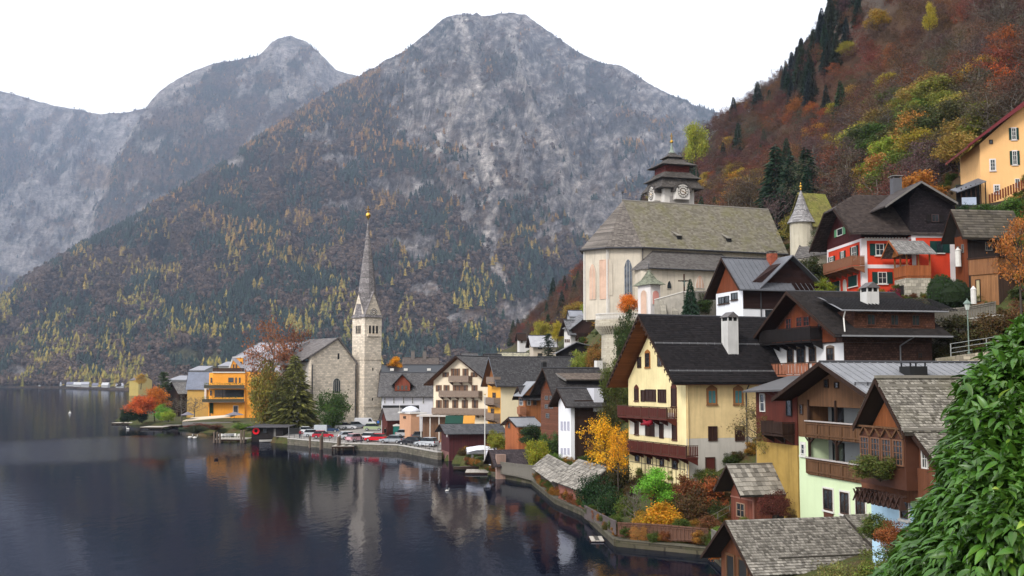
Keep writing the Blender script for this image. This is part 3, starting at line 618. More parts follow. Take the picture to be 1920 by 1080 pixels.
class Bld:
    def __init__(s, name, label, cat, cpx, Y, th, group=None, zb=0.0):
        """the origin is the corner nearest the camera, seen in picture column cpx at distance Y; local x runs along the ridge away
        from the lake, local y along the gable wall away from the camera. Heights are world heights above the lake."""
        s.th = math.radians(th); s.X = (cpx - 960) / FPX * Y; s.Y = Y
        for _ in range(3): s.X += (cpx - proj((s.X, Y, CAMH + 2))[0]) / FPX * Y
        s.c, s.s = math.cos(s.th), math.sin(s.th); s.zb = zb
        s.r = thing(name, label, cat, (s.X, s.Y, 0), s.th, group)
    def w(s, x, y, z=CAMH): return Vector((s.X + x * s.c - y * s.s, s.Y + x * s.s + y * s.c, z))
    def uL(s, px, x=0.0, z=CAMH):
        lo, hi = -6.0, 60.0
        for _ in range(40):
            m = (lo + hi) / 2
            if proj(s.w(x, m, z))[0] > px: lo = m
            else: hi = m
        return lo
    def uF(s, px, y=0.0, z=CAMH):
        lo, hi = -20.0, 60.0
        for _ in range(40):
            m = (lo + hi) / 2
            if proj(s.w(m, y, z))[0] < px: lo = m
            else: hi = m
        return lo
    def z(s, py, x, y): return zat(py, s.w(x, y).y)
    def mb(s, name, mb, mat, parent=None, label=None, kind=None, smooth=False): return mb.obj(name, mat, parent or s.r, smooth, label, kind)
    def body(s, x0, x1, y0, y1, z0, ze, mat, ridge=None, name='wall', label=None, jerk=None):
        b = MB()
        if ridge: yr, zr = ridge; b.prism([(x0, y0, z0), (x0, y1, z0), (x0, y1, ze), (x0, yr, zr), (x0, y0, ze)], (x1 - x0, 0, 0))
        else: b.box(x0, x1, y0, y1, z0, ze)
        return s.mb(name, b, mat, label=label)
    def slope(s, name, a, b, c, d, th, mat, parent=None, label=None):
        """roof plane a b (eave) c d (ridge) pushed th downwards"""
        return s.mb(name, MB().prism([a, b, c, d], (0, 0, -th)), mat, parent, label)
    def roof(s, x0, x1, ye0, ze0, yr, zr, ye1, ze1, mat, th=0.16, soffit=None, barge=None, bw=0.28, ridge=None, far=True, axis='x'):
        e = 0.012
        n = s.mb('roof', MB().prism([(x0, ye0, ze0), (x1, ye0, ze0), (x1, yr, zr), (x0, yr, zr)], (0, 0, -th)).prism([(x0, ye1, ze1), (x1, ye1, ze1), (x1, yr + e, zr), (x0, yr + e, zr)], (0, 0, -th)), mat)
        if soffit:
            k = 0.05; d = 0.02
            s.mb('soffit', MB().prism([(x0 + .06, ye0 + .06, ze0 - th - d), (x1, ye0 + .06, ze0 - th - d), (x1, yr, zr - th - d), (x0 + .06, yr, zr - th - d)], (0, 0, -0.04)).prism([(x0 + .06, ye1 - .06, ze1 - th - d), (x1, ye1 - .06, ze1 - th - d), (x1, yr + e, zr - th - d), (x0 + .06, yr + e, zr - th - d)], (0, 0, -0.04)), soffit, n)
        if barge:
            for (ya, za) in ((ye0, ze0), (ye1, ze1)):
                yy = yr + (e if ya > yr else 0)
                s.mb('bargeboard', MB().prism([(x0 - .03, ya, za + .03), (x0 - .03, yy, zr + .03), (x0 - .03, yy, zr + .03 - bw), (x0 - .03, ya, za + .03 - bw)], (-0.05, 0, 0)), barge, n)
        if ridge: s.mb('ridge_cap', MB().tube((x0 - .02, yr, zr + .03), (x1, yr, zr + .03), 0.11, n=6), ridge, n)
        s.lastroof = n
        return n
    def shingles(s, P0, P1, P2, mat, course, wid, th=0.035, parent=None, n_ind=0, seed=1, name='shingle', xl=None, xr=None, rag=0.02):
        """lay shingles on the plane with eave P0->P1 and upslope point P2 above P0; xl/xr(t) trim the ends (metres) at share t up the slope"""
        R = np.random.RandomState(seed); P0, P1, P2 = map(lambda p: np.array(p, float), (P0, P1, P2)); L = np.linalg.norm(P1 - P0); Hs = np.linalg.norm(P2 - P0)
        u = (P1 - P0) / L; v = (P2 - P0) / Hs; n = np.cross(u, v); n /= np.linalg.norm(n)
        if n[2] < 0: n = -n
        A = []; nc = int(round(Hs / course)); cs = Hs / nc
        for i in range(nc):
            t = (i + .5) / nc; a = xl(t) if xl else 0.0; b = L - (xr(t) if xr else 0.0); x = a - R.rand() * wid * 0.5
            while x < b - 0.03:
                ww = wid * (0.7 + 0.6 * R.rand()); xa = max(x, a); xb = min(x + ww, b)
                if xb - xa > 0.03: A.append((xa, xb, i * cs - R.rand() * rag, min((i + 1) * cs + cs * .25, Hs), th * (0.8 + 0.5 * R.rand()), R.rand()))
                x += ww
        A = np.array(A); ind = A[:n_ind]; rest = A[n_ind:]
        parent = parent or s.r
        if len(rest):
            X0, X1, S0, S1, H, T = rest.T; g = 0.006
            def pt(x, sx, h): return P0 + x[:, None] * u + sx[:, None] * v + h[:, None] * n
            z = np.zeros_like(X0) + 0.004
            V = np.stack([pt(X0 + g, S0, H + .01), pt(X1 - g, S0, H + .01), pt(X1 - g, S1, z + .008), pt(X0 + g, S1, z + .008), pt(X0 + g, S0, z - .01), pt(X1 - g, S0, z - .01)], 1).reshape(-1, 3)
            k = np.arange(len(X0))[:, None] * 6
            F = np.concatenate([k + [0, 1, 2, 3], k + [4, 5, 1, 0], k + [4, 0, 3, 3], k + [5, 2, 1, 1]][:2])
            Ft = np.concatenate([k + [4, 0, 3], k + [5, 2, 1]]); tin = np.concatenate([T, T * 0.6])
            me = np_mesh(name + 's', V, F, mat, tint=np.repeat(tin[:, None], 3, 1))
            o = link(name + 's' if n_ind else name + '_courses', me, parent); o['kind'] = 'stuff'
        if len(ind):
            var = [MB() for _ in range(5)]
            Mx = Matrix(((u[0], v[0], n[0]), (u[1], v[1], n[1]), (u[2], v[2], n[2])))
            ms = []
            for q in range(6):
                b = MB(); b.cur = 0.15 + 0.16 * q; b.add([(0, 0, 1.0), (1, 0, 1.0), (1, 1, 0.1), (0, 1, 0.1), (0, 0, 0), (1, 0, 0), (1, 1, 0), (0, 1, 0)], [(0, 1, 2, 3), (4, 5, 1, 0), (5, 6, 2, 1), (7, 4, 0, 3), (6, 7, 3, 2), (7, 6, 5, 4)]); ms.append(b.mesh(name, mat))
            for (x0, x1, s0, s1, h, t) in ind:
                o = bpy.data.objects.new(name, ms[int(t * 5.99)]); C.objects.link(o); o.parent = parent
                p = P0 + u * (x0 + .006) + v * s0 + n * 0.003
                Mm = Mx.to_4x4() @ Matrix.Diagonal((x1 - x0 - .012, s1 - s0, h + .008, 1)); Mm.translation = Vector(p); o.matrix_local = Mm
    def win(s, face, u, z, w, h, frame=None, nx=2, nz=3, sh=None, shw=None, sur=None, arch=False, off=0.0, curtain=False, xoff=0.0, name='window', sill=None, pointed=False, shclosed=False, pane=None, rot=None, pos=None, surw=0.14, peak=None):
        frame = frame or WHITE
        if pos is None:
            if face == 'F': pos, rot = (u, xoff, z), 0.0
            elif face == 'L': pos, rot = (xoff, u, z), -PI / 2
            elif face == 'R': pos, rot = (xoff, u, z), PI / 2
        if arch:
            o = link(name, arch_mesh('window_frame', w, h, 0.08, frame, pointed), s.r, pos, (0, 0, rot))
            link('pane', arch_mesh('pane', w, h, 0.095, pane or GLASS, pointed, 0.07), o)
            b = [link('mullion', box_mesh('mullion', w * i / nx - w / 2 - .03, w * i / nx - w / 2 + .03, -.12, -.09, .06, h - w * (0.35 if pointed else .2), frame), o) for i in range(1, nx)]
        else:
            o = link(name, frame_mesh(w, h, nx, nz, frame), s.r, pos, (0, 0, rot))
            link('pane', box_mesh('pane', -w/2 + .03, w/2 - .03, -.035, -.005, .03, h - .03, pane or GLASS), o)
        if sur:
            def f():
                b = MB(); q = surw; b.box(-w/2 - q, -w/2, -.06, 0, -q, h + q); b.box(w/2, w/2 + q, -.06, 0, -q, h + q); b.box(-w/2, w/2, -.056, 0, h, h + q); b.box(-w/2 - q * 1.3, w/2 + q * 1.3, -.13, 0, -q * 1.4, -q * .4)
                if peak: b.prism([(-w/2 - q, -.0, h + q), (w/2 + q, 0, h + q), (w/2 - q, 0, h + q + peak * .5), (0, 0, h + q + peak), (-w/2 + q, 0, h + q + peak * .5)], (0, -.07, 0))
                return b.mesh('surround', sur)
            link('surround', cached(('sur', round(w, 2), round(h, 2), sur.name, surw, peak), f), o)
        if sill: link('sill', box_mesh('sill', -w/2 - .12, w/2 + .12, -.17, 0, -.12, -.02, sill), o)
        if sh:
            sw = shw or w / 2
            if shclosed:
                for k in (-1, 1): link('shutter', box_mesh('shutter', -w/4 + .01, w/4 - .01, -.04, 0, 0, h, sh), o, (k * w / 4, -.095, 0))
            else:
                for k in (-1, 1): link('shutter', box_mesh('shutter', -sw/2, sw/2, -.05, 0, 0, h, sh), o, (k * (w/2 + sw/2 + .02), -.03, 0))
        return o
    def winpx(s, face, px0, px1, py0, py1, off=0.0, **k):
        """window by its picture rectangle on the plane x=off (face L) or y=off (face F)"""
        pyc = (py0 + py1) / 2
        if face == 'L':
            a, b = s.uL(px0, off), s.uL(px1, off); u = (a + b) / 2; w = abs(a - b); Yw = s.w(off, u).y
        else:
            a, b = s.uF(px0, off), s.uF(px1, off); u = (a + b) / 2; w = abs(a - b); Yw = s.w(u, off).y
        z0, z1 = zat(py1, Yw), zat(py0, Yw)
        return s.win(face, u, z0, max(w, 0.25), max(z1 - z0, 0.3), xoff=off, **k)
    def balcony(s, face, u0, u1, z, dep, h, mat, slab=None, gap=0.0, bw=0.12, post=None, xoff=0.0, rail=None, solid=False, brackets=True, name='balcony', ends=True):
        """board-and-rail balcony; u0<u1 along the face, front -dep"""
        slab = slab or mat; rail = rail or mat
        rot = 0.0 if face == 'F' else -PI / 2
        def tr(a, b): return (a, b)
        L = u1 - u0
        pos = (u0, xoff, z) if face == 'F' else (xoff, u1, z)
        b = MB(); b.box(0, L, -dep, 0, -.16, 0)
        if brackets:
            n = max(2, int(L / 1.6) + 1)
            for i in range(n):
                x = 0.1 + (L - .2) * i / (n - 1); b.prism([(x - .06, 0, -.16), (x - .06, -dep * .9, -.16), (x - .06, -dep * .8, -.3), (x - .06, 0, -.75)], (.12, 0, 0))
        o = b.obj(name, slab, s.r, loc=pos, rot=(0, 0, rot))
        r = MB(); r.box(-.03, L + .03, -dep - .05, -dep + .05, h - .08, h); r.box(0, L, -dep - .02, -dep + .02, .1, .16)
        if ends:
            for x in (0, L): r.box(x - .04, x + .04, -dep + .051, 0, h - .07, h - .01); r.box(x - .02, x + .02, -dep + .03, 0, .1, .16)
        n = max(2, int(L / 1.5) + 1)
        for i in range(n): x = L * i / (n - 1); r.box(x - .05, x + .05, -dep - .04, -dep + .04, 0, h - .08)
        r.obj('rail', rail, o)
        q = MB(); n = int(L / (bw + gap)) 
        for i in range(n):
            x = (i + .5) * L / n; q.cur = rnd.random(); q.box(x - bw/2 + .004, x + bw/2 - .004, -dep - .035 - .01 * (i % 2), -dep + .01, .05, h - .1)
        if ends:
            m = int(dep / (bw + gap))
            for i in range(m):
                y = -(i + .5) * dep / m
                for x in (0, L): q.box(x - .02, x + .02, y - bw/2 + .004, y + bw/2 - .004, .05, h - .1)
        qq = q.obj('balustrade', mat, o); qq['kind'] = 'stuff'
        return o
    def chimney(s, x, y, z0, z1, w, mat, cap='gable', capmat=None, d=None):
        d = d or w; capmat = capmat or GREYP
        o = s.mb('chimney', MB().box(x - w/2, x + w/2, y - d/2, y + d/2, z0, z1), mat)
        if cap == 'gable':
            b = MB()
            for i in range(3):
                for (xx, yy) in ((x - w/2 + .06 + i * (w - .12) / 2, y - d/2 + .05), (x - w/2 + .06 + i * (w - .12) / 2, y + d/2 - .05)): b.box(xx - .05, xx + .05, yy - .05, yy + .05, z1, z1 + .35)
            b.obj('vent_pier', mat, o)
            MB().prism([(x - w/2 - .12, y - d/2 - .12, z1 + .35), (x + w/2 + .12, y - d/2 - .12, z1 + .35), (x, y - d/2 - .12, z1 + .35 + w * .45)], (0, d + .24, 0)).obj('cap', capmat, o)
            MB().box(x - w/2 + .1, x + w/2 - .1, y - d/2 + .1, y + d/2 - .1, z1, z1 + .34).obj('flue', DARKP, o)
        elif cap == 'flat':
            b = MB()
            for (i, j) in ((-1, -1), (1, -1), (1, 1), (-1, 1)): b.box(x + i * w * .42 - .04, x + i * w * .42 + .04, y + j * d * .42 - .04, y + j * d * .42 + .04, z1, z1 + .22)
            b.obj('vent_pier', capmat, o); MB().box(x - w * .62, x + w * .62, y - d * .62, y + d * .62, z1 + .22, z1 + .29).obj('cap', capmat, o)
        return o
    def pipe(s, pts, r=0.05, mat=None, name='downpipe'):
        b = MB()
        for p, q in zip(pts[:-1], pts[1:]): b.tube(p, q, r, n=6)
        return s.mb(name, b, mat or METAL)
    def snow_rail(s, x0, x1, y, z, mat=None):
        b = MB()
        for dz in (0.12, 0.2): b.tube((x0, y, z + dz), (x1, y, z + dz), 0.025, n=5)
        n = int((x1 - x0) / 0.9)
        for i in range(n + 1): x = x0 + (x1 - x0) * i / n; b.box(x - .02, x + .02, y - .02, y + .1, z, z + .24)
        s.mb('snow_guard', b, mat or METAL, s.lastroof)
# ================================================================ BUILDINGS ON THE RIGHT
SH_GREY = M('grey_shingle', shingle, (0.36, 0.33, 0.285), (0.05, 0.044, 0.037)); SH_OLD = M('old_grey_shingle', shingle, (0.40, 0.37, 0.32), (0.05, 0.043, 0.036), (0.12, 0.11, 0.05), 0.3)
SH_DARK = M('dark_slate_shingle', shingle, (0.024, 0.021, 0.022), (0.010, 0.009, 0.010)); SH_BROWN = M('brown_shingle', shingle, (0.085, 0.062, 0.048), (0.03, 0.022, 0.018)); SH_MOSS = M('mossy_shingle', shingle, (0.34, 0.31, 0.25), (0.14, 0.125, 0.095), (0.20, 0.19, 0.075), 0.5)
BASEROOF = mat_plain('roof_boards', (0.05, 0.042, 0.035), 0.9); DARKROOF = M('dark_tile', rooftile, (0.018, 0.016, 0.017), 0.3, 0.3)
# ---- boathouse at the bottom edge
b = Bld('boathouse', 'brown boathouse at the bottom edge with a weathered grey shingle roof and open dark doorways', 'boathouse', 1428, 66, 14)
yr = 3.1; zr = 4.3; ze = 1.95; Lb = 9.6
b.body(0, Lb, 0, 6.2, -1.0, 1.9, M('red_brown_planks'.replace('red_brown_planks', 'boathouse_planks'), wood, (0.13, 0.05, 0.025)), (yr, 4.1))
b.roof(-1.1, Lb + .3, -0.6, ze - .35, yr, zr, 6.8, ze - .35, BASEROOF, 0.12, barge=WOOD_D, bw=.22)
b.shingles((-1.15, -.68, ze - .36), (Lb + .3, -.68, ze - .36), (-1.15, yr, zr + .05), SH_GREY, 0.22, 0.17, 0.06, b.lastroof, 300, 1)
b.shingles((-1.15, 6.85, ze - .36), (Lb + .3, 6.85, ze - .36), (-1.15, yr, zr + .05), SH_GREY, 0.22, 0.3, 0.04, b.lastroof, 0, 2)
b.mb('snow_board', MB().prism([(1.0, .35, ze + .32), (6.6, .35, ze + .32), (6.6, .22, ze + .52), (1.0, .22, ze + .52)], (0, .05, .03)).box(1.0, 6.6, .2, .3, ze + .28, ze + .36), WOOD_G, b.lastroof)
for (u0, u1) in ((0.55, 1.75), (2.4, 3.5), (4.2, 5.2)):
    d = b.mb('doorway', MB().box(-.05, -.01, u0, u1, -.8, 1.9), DARKP); b.mb('door_frame', MB().box(-.1, -.012, u0 - .14, u0, -.9, 2.04).box(-.1, -.012, u1, u1 + .14, -.9, 2.04).box(-.096, -.012, u0, u1, 1.9, 2.04), WOOD_M, d)
sr = b.mb('side_roof', MB().prism([(7.6, -2.0, 1.5), (11.5, -2.0, 1.5), (11.5, 3.1, 4.42), (7.0, 3.1, 4.42)], (0, 0, -.12)), BASEROOF)
b.shingles((7.0, -2.05, 1.52), (11.5, -2.05, 1.52), (7.0, 3.1, 4.46), SH_GREY, .2, .2, .04, sr, 0, 5, xl=lambda t: .6 * (1 - t))
# ---- garden shed
b = Bld('shed', 'red-brown wooden shed with wide grey roof planks, above the bottom boathouse', 'shed', 1407, 84, 17)
WSH = M('shed_red_planks', wood, (0.17, 0.055, 0.035))
W3 = b.uL(1371, z=3); Ls = b.uF(1533, z=4)
b.body(0, Ls, 0, W3, 0.6, 4.3, WSH, (W3 / 2, 6.2))
rp = ((-1.3, -.45, 4.35), (Ls + .25, -.45, 4.35), (-1.3, W3 / 2, 6.5))
b.roof(-1.2, Ls + .2, -.4, 4.3, W3 / 2, 6.45, W3 + .5, 4.3, BASEROOF, .1, barge=WOOD_D, bw=.2)
b.shingles(*rp, SH_GREY, 0.46, 0.36, 0.05, b.lastroof, 140, 3, 'roof_plank', rag=.05)
b.shingles((-1.3, W3 + .5, 4.35), (Ls + .25, W3 + .5, 4.35), (-1.3, W3 / 2, 6.5), SH_GREY, 0.46, 0.4, 0.05, b.lastroof, 0, 4)
b.mb('ridge_cap', MB().box(-1.3, Ls + .25, W3/2 - .12, W3/2 + .12, 6.5, 6.56), SH_GREY, b.lastroof)
b.winpx('L', 1378, 1393, 943, 970, frame=mat_plain('pale_wood_frame', (.3, .2, .14)), nx=2, nz=2, off=-.01)
b.mb('trim_board', MB().box(-.04, -.005, -.05, W3 + .05, 3.85, 3.95).box(-.05, .07, -.05, -.005, .6, 4.2), mat_plain('faded_pink_trim', (.28, .13, .10)))
b.mb('barn_door', MB().box(1.6, 4.0, -.05, -.01, 1.4, 3.2), DARKP)
# ---- lakeside pale green guesthouse
b = Bld('guesthouse', 'pale green guesthouse with two brown plank loggia balconies and a grey metal roof', 'house', 1690, 68.5, 12)
WG = b.uL(1495); PG = M('pale_green_plaster', plaster, (0.56, 0.66, 0.42), 0.06)
yr = 7.8; zr = 14.2; sl = .345; ze = zr - (yr + 1.4) * sl
zf1, zf2 = 6.35, 9.0
b.body(0, 12.5, 0, WG, 1.0, zf1, PG); 
b.body(1.6, 12.5, 0, WG, zf1 + .003, 11.0, M('shaded_loggia_plaster', plaster, (0.26, 0.27, 0.27), .1), name='recessed_wall')  # white recessed wall greyed: the loggia's shade is put into its colour
strip0 = b.uL(1513)
b.body(0.004, 1.6, strip0, WG - .02, zf1, zf2 - .2, PG, name='side_wall'); b.body(0, 1.6, strip0 - .05, WG, zf2 - .2, 11.2, WOOD_M, name='plank_strip')
b.mb('gable_planks', MB().prism([(0, WG, 11.1), (0, WG, zr - (WG - yr) * sl - .3), (0, yr, zr - .3), (0, 0, zr - yr * sl - .3), (0, 0, 11.1)], (1.7, 0, 0)), WOOD_M)
for zz, n in ((zf2, 1), (zf1, 2)):
    o = b.mb('balcony', MB().box(-.12, 1.6, .3, strip0 - .06, zz - .2, zz), WOOD_M)
    b.mb('rail', MB().box(-.3, .02, .3, strip0, zz + .98, zz + 1.06), mat_plain('pale_rail', (.42, .38, .36)), o)
    q = MB(); nn = int((strip0 - .3) / .11)
    for i in range(nn): y = .3 + (i + .5) * (strip0 - .3) / nn; q.cur = rnd.random(); q.box(-.17 - .012 * (i % 2), -.13, y - .05, y + .05, zz - .15, zz + .97)
    b.mb('balustrade', q, WOOD_M, o, kind='stuff')
    q = MB(); q.box(-.24, -.2, .3, strip0 - .06, zz + .02, zz + .12).box(-.24, -.2, .3, strip0 - .06, zz + .8, zz + .88)
    for i in range(8): y = .35 + i * (strip0 - .4) / 7; q.box(-.25, -.2, y - .05, y + .05, zz - .1, zz + .96)
    b.mb('rail_frame', q, WOOD_M, o)
    q = MB()
    for i in range(4):
        y = .4 + i * (strip0 - .6) / 3; q.box(-.1, .06, y - .08, y + .08, zz, zz + 2.55)
        if zz < 8: q.prism([(-.03, y, zz + 2.0), (-.03, y - .7, zz + 2.45), (-.03, y - .6, zz + 2.5), (-.03, y, zz + 2.2)], (.1, 0, 0)).prism([(-.03, y, zz + 2.0), (-.03, y + .7, zz + 2.45), (-.03, y + .6, zz + 2.5), (-.03, y, zz + 2.2)], (.1, 0, 0))
    b.mb('posts', q, WOOD_D, o)
    for (a, c) in ((1522, 1545), (1560, 1580)):
        b.win('L', b.uL((a + c) / 2, 1.6), zz + .15, 1.6, 2.0, xoff=1.6, frame=DARKP, nx=2, nz=1)
for (a, c) in ((1540, 1557), (1571, 1587), (1600, 1617), (1634, 1650)):
    u = b.uL((a + c) / 2); w = abs(b.uL(a) - b.uL(c))
    z1 = 5.35; o = b.win('L', u, z1 - 1.45, w, 1.45, frame=BROWNP, nx=2, nz=1, sur=WHITE, surw=.12); b.mb('door_panel', MB().box(-.07, -.01, u - w/2, u + w/2, z1 - 2.4, z1 - 1.47), M('brown_door_panel', plain, (.10, .04, .025), .6))
b.winpx('L', 1500, 1507, 832, 852, frame=WHITE, nx=1, nz=2, sur=WHITE)
b.winpx('L', 1499, 1505, 758, 777, frame=BROWNP, nx=1, nz=2); b.winpx('L', 1546, 1554, 711, 727, frame=WOOD_D, nx=1, nz=2); b.winpx('L', 1565, 1573, 716, 728, frame=WOOD_D, nx=1, nz=2)
SEAM = M('grey_sheet_roof', seam, (0.23, 0.235, 0.25))
b.roof(-1.5, 14, -1.4, ze, yr, zr, WG + 1.2, zr - (WG + 1.2 - yr) * sl, SEAM, .12, soffit=WOOD_D, barge=WOOD_D, bw=.3, ridge=DMETAL)
q = MB()
for i in range(26):
    x = -1.4 + i * .6; q.prism([(x, -1.4, ze), (x + .05, -1.4, ze), (x + .05, yr, zr), (x, yr, zr)], (0, 0, .06)); q.prism([(x, WG + 1.2, zr - (WG + 1.2 - yr) * sl), (x + .05, WG + 1.2, zr - (WG + 1.2 - yr) * sl), (x + .05, yr, zr), (x, yr, zr)], (0, 0, .06))
b.mb('standing_seams', q, SEAM, b.lastroof, kind='stuff')
b.snow_rail(-1.4, 13, 3.2, ze + (3.2 + 1.4) * sl, DMETAL)
cx = b.uF(1724, 4.5); b.chimney(cx, 5.2, 12.6, 13.9, 1.3, DARKP, 'flat', DMETAL)
# ---- red-brown lean-to wing of the guesthouse over a yellow ground floor
b2 = Bld('annex', 'dark red wooden annex over a yellow ground floor, left of the green guesthouse', 'annex', 1491, 82.5, 14)
Wa = b2.uL(1416); b2.body(0, 5, 0.0, Wa, 2.5, 8.1, M('ochre_yellow_plaster', plaster, (.38, .25, .07), .3)); b2.body(0.02, 5, 0.02, Wa, 8.11, 12.2, M('dark_red_planks', wood, (.10, .024, .016)), name='upper_wall')
b2.mb('roof', MB().prism([(-.9, -.3, 12.3), (-.9, Wa + .5, 12.1), (3.2, Wa + .5, 13.3), (3.2, -.3, 13.5)], (0, 0, -.14)), M('dark_lean_sheet', seam, (.085, .08, .08)))
b2.balcony('L', b2.uL(1488), b2.uL(1448), 8.9, 1.0, .95, WOOD_D); 
for (a, c, e, f, fr) in ((1425, 1434, 738, 772, WHITE), (1474, 1484, 742, 780, DARKP)): b2.winpx('L', a, c, e, f, frame=fr, nx=1, nz=2)
b2.winpx('L', 1464, 1471, 812, 831, frame=BROWNP, nx=2, nz=2)
# ---- steep shingled chalet
b = Bld('chalet', 'steep-roofed brown timber chalet with grey shingles and a band of lattice windows', 'house', 1755, 55, 10)
yr, zr = 4.3, 13.1; WC = 8.3
b.body(0, 12, .2, WC - .2, 6.6, 9.0, M('chalet_brown_boards', wood, (0.15, 0.058, 0.03)), (yr, 12.4), name='upper_wall'); 
b.body(.5, 12, .3, WC - .3, 1.0, 6.6, M('light_blue_plaster', plaster, (0.40, 0.58, 0.72), .1), name='ground_floor_wall')
b.mb('gable_boards', MB().prism([(-.03, 1.95, 10.35), (-.03, 6.65, 10.35), (-.03, yr, 12.6)], (-.05, 0, 0)), M('gable_orange_planks', wood, (0.24, 0.082, 0.03)))
def steep(x0, x1, ya, za, yb, zb, nm, sd, n=0, cs=.19):
    b.mb('roof', MB().prism([(x0, ya, za), (x1, ya, za), (x1, yb, zb), (x0, yb, zb)], (0, 0, -.15)), BASEROOF)
    rr = b.mb('roof_edge', MB().prism([(x0 - .02, ya, za - .02), (x0 - .02, yb, zb - .02), (x0 - .02, yb, zb - .3), (x0 - .02, ya, za - .3)], (-.06, 0, 0)), WOOD_D)
    b.shingles((x0 - .06, ya, za + .02), (x1, ya, za + .02), (x0 - .06, yb, zb + .02), SH_OLD, cs, .17, .065, rr, n, sd)
steep(-1.0, 13, 1.5, 10.3, yr, zr, '', 11, 150); steep(-1.0, 13, 6.9, 10.45, yr, zr, '', 12)
steep(-.45, 13, -1.9, 7.9, 1.7, 10.35, '', 13, 150); steep(.9, 13, 9.3, 8.0, 6.7, 10.5, '', 14)
b.mb('ridge_board', MB().box(-1.1, 13, yr - .25, yr - .03, zr - .02, zr + .14).box(-1.1, 13, 1.45, 1.62, 10.42, 10.56).box(-1.1, 13, 3.72, 3.85, 12.62, 12.76), SH_OLD)
# projecting window bay
o = b.mb('window_bay', MB().box(-.75, 0, 1.9, 6.7, 7.35, 10.3), M('bay_brown', plain, (.075, .03, .018), .6))
for i in range(4):
    u = 2.55 + i * 1.17; b.win('L', u, 8.55, 1.0, 1.35, xoff=-.76, frame=M('bay_frame', plain, (.17, .085, .05), .6), nx=3, nz=4)
q = MB()
for i in range(4):
    u = 2.55 + i * 1.17; q.prism([(-.86, u - .55, 9.98), (-.86, u - .45, 9.95), (-.86, u + .05, 10.42), (-.86, u - .05, 10.45)], (.08, 0, 0)).prism([(-.89, u + .55, 9.98), (-.89, u + .45, 9.95), (-.89, u - .05, 10.42), (-.89, u + .05, 10.45)], (.08, 0, 0))
q.box(-.9, -.76, 1.8, 6.8, 10.42, 10.52); b.mb('brace', q, WOOD_M, o)
q = MB()
for i in range(12): y = 1.9 + i * .42; q.box(-1.15, -.78, y, y + .1, 7.0, 7.1).prism([(-1.15, y, 6.35), (-1.1, y, 7.0), (-1.0, y, 7.0), (-.76, y, 6.35)], (0, .08, 0))
for i in range(9): y = 1.9 + i * .55; q.prism([(-1.16, y, 6.35), (-1.16, y + .5, 7.0), (-1.16, y + .6, 7.0), (-1.16, y + .1, 6.35)], (.06, 0, 0)); q.prism([(-1.2, y + .5, 6.35), (-1.2, y, 7.0), (-1.2, y + .1, 7.0), (-1.2, y + .6, 6.35)], (.06, 0, 0))
b.mb('lattice_brackets', q, M('lattice_dark', plain, (.05, .026, .02), .7), o)
b.mb('side_wall', MB().box(-.15, 0, .2, 1.85, 6.4, 8.5), M('chalet_brown_boards', wood, (0.15, .058, .03)))
b.win('L', 1.3, 8.5, .55, 1.0, xoff=-.01, frame=WHITE, nx=2, nz=2)
b.winpx('L', 1683, 1697, 936, 972, off=.5, frame=BROWNP, nx=1, nz=3, sur=WHITE); b.winpx('L', 1660, 1666, 936, 950, off=.5, frame=WHITE, nx=1, nz=2)
# ---- yellow house
b = Bld('yellow_house', 'tall cream-yellow house with dark roof, white chimney and two dark wooden balconies', 'house', 1285, 100, 21)
WY = b.uL(1178); LY = 13.5; yr = WY / 2; ze = 13.25; zr = 19.15
PY_ = M('cream_yellow_plaster', plaster, (0.78, 0.66, 0.36), .2); PO = M('shaded_ochre_side_plaster', plaster, (0.70, 0.53, 0.27), .22); PW = M('grey_white_plaster', plaster, (0.48, 0.45, 0.40), .14)  # ochre side darker than the lit cream gable: its colour includes shade
b.body(0, LY, 0, WY, 1.0, 13.0, PY_, (yr, 18.6)); b.body(.01, LY - .01, -.05, -.004, 7.7, 13.0, PO, name='side_render'); b.body(.01, LY - .01, -.055, -.004, 1.5, 7.69, PW, name='lower_side_render')
b.body(-.03, -.004, 2.0, WY - .3, 7.6, 9.95, M('white_band_plaster', plaster, (.62, .60, .54), .1), name='white_band')
b.roof(-1.75, LY + .5, -.95, 12.75, yr, zr, WY + 1.3, 12.45, DARKROOF, .18, soffit=M('brown_soffit', wood, (.20, .075, .03), 'x'), barge=WOOD_D, bw=.26, ridge=DMETAL)
b.shingles((-1.78, -1.0, 12.76), (LY + .5, -1.0, 12.76), (-1.78, yr, zr + .03), SH_DARK, .27, .34, .03, b.lastroof, 0, 21)
hy = (zr - 12.75) / (yr + .95); b.snow_rail(-1.6, LY + .3, 0.0, 12.75 + .95 * hy); b.snow_rail(-1.6, LY + .3, 2.7, 12.75 + 3.65 * hy)
q = MB()
for i in range(15):   # carved drops along the verge
    for (ya, za, yb, zb) in ((-.95, 12.75, yr, zr), (WY + 1.3, 12.45, yr, zr)):
        t = (i + .5) / 15; y = ya + (yb - ya) * t; z = za + (zb - za) * t - .28; q.prism([(-1.8, y - .12, z), (-1.8, y + .12, z), (-1.8, y, z - .25 - .12 * (i % 2))], (-.04, 0, 0))
b.mb('verge_carving', q, BROWNP, b.lastroof)
cxx = b.uF(1371, 2.2); b.chimney(cxx, 2.3, 14.9, 18.55, 1.15, M('chimney_white', plaster, (.55, .54, .52), .2), 'gable', mat_plain('chimney_slate', (.12, .11, .11)))
for (a, c, e, f) in ((1196, 1203, 669, 690), (1211, 1219, 662, 688), (1234, 1242, 663, 687)): b.winpx('L', a, c, e, f, frame=BROWNP, nx=2, nz=3, sur=OCHREP if a > 1205 and a < 1230 else None, surw=.1, peak=.25 if a > 1205 and a < 1230 else None)
DOORB = M('dark_balcony_door', plain, (.035, .016, .012), .5)
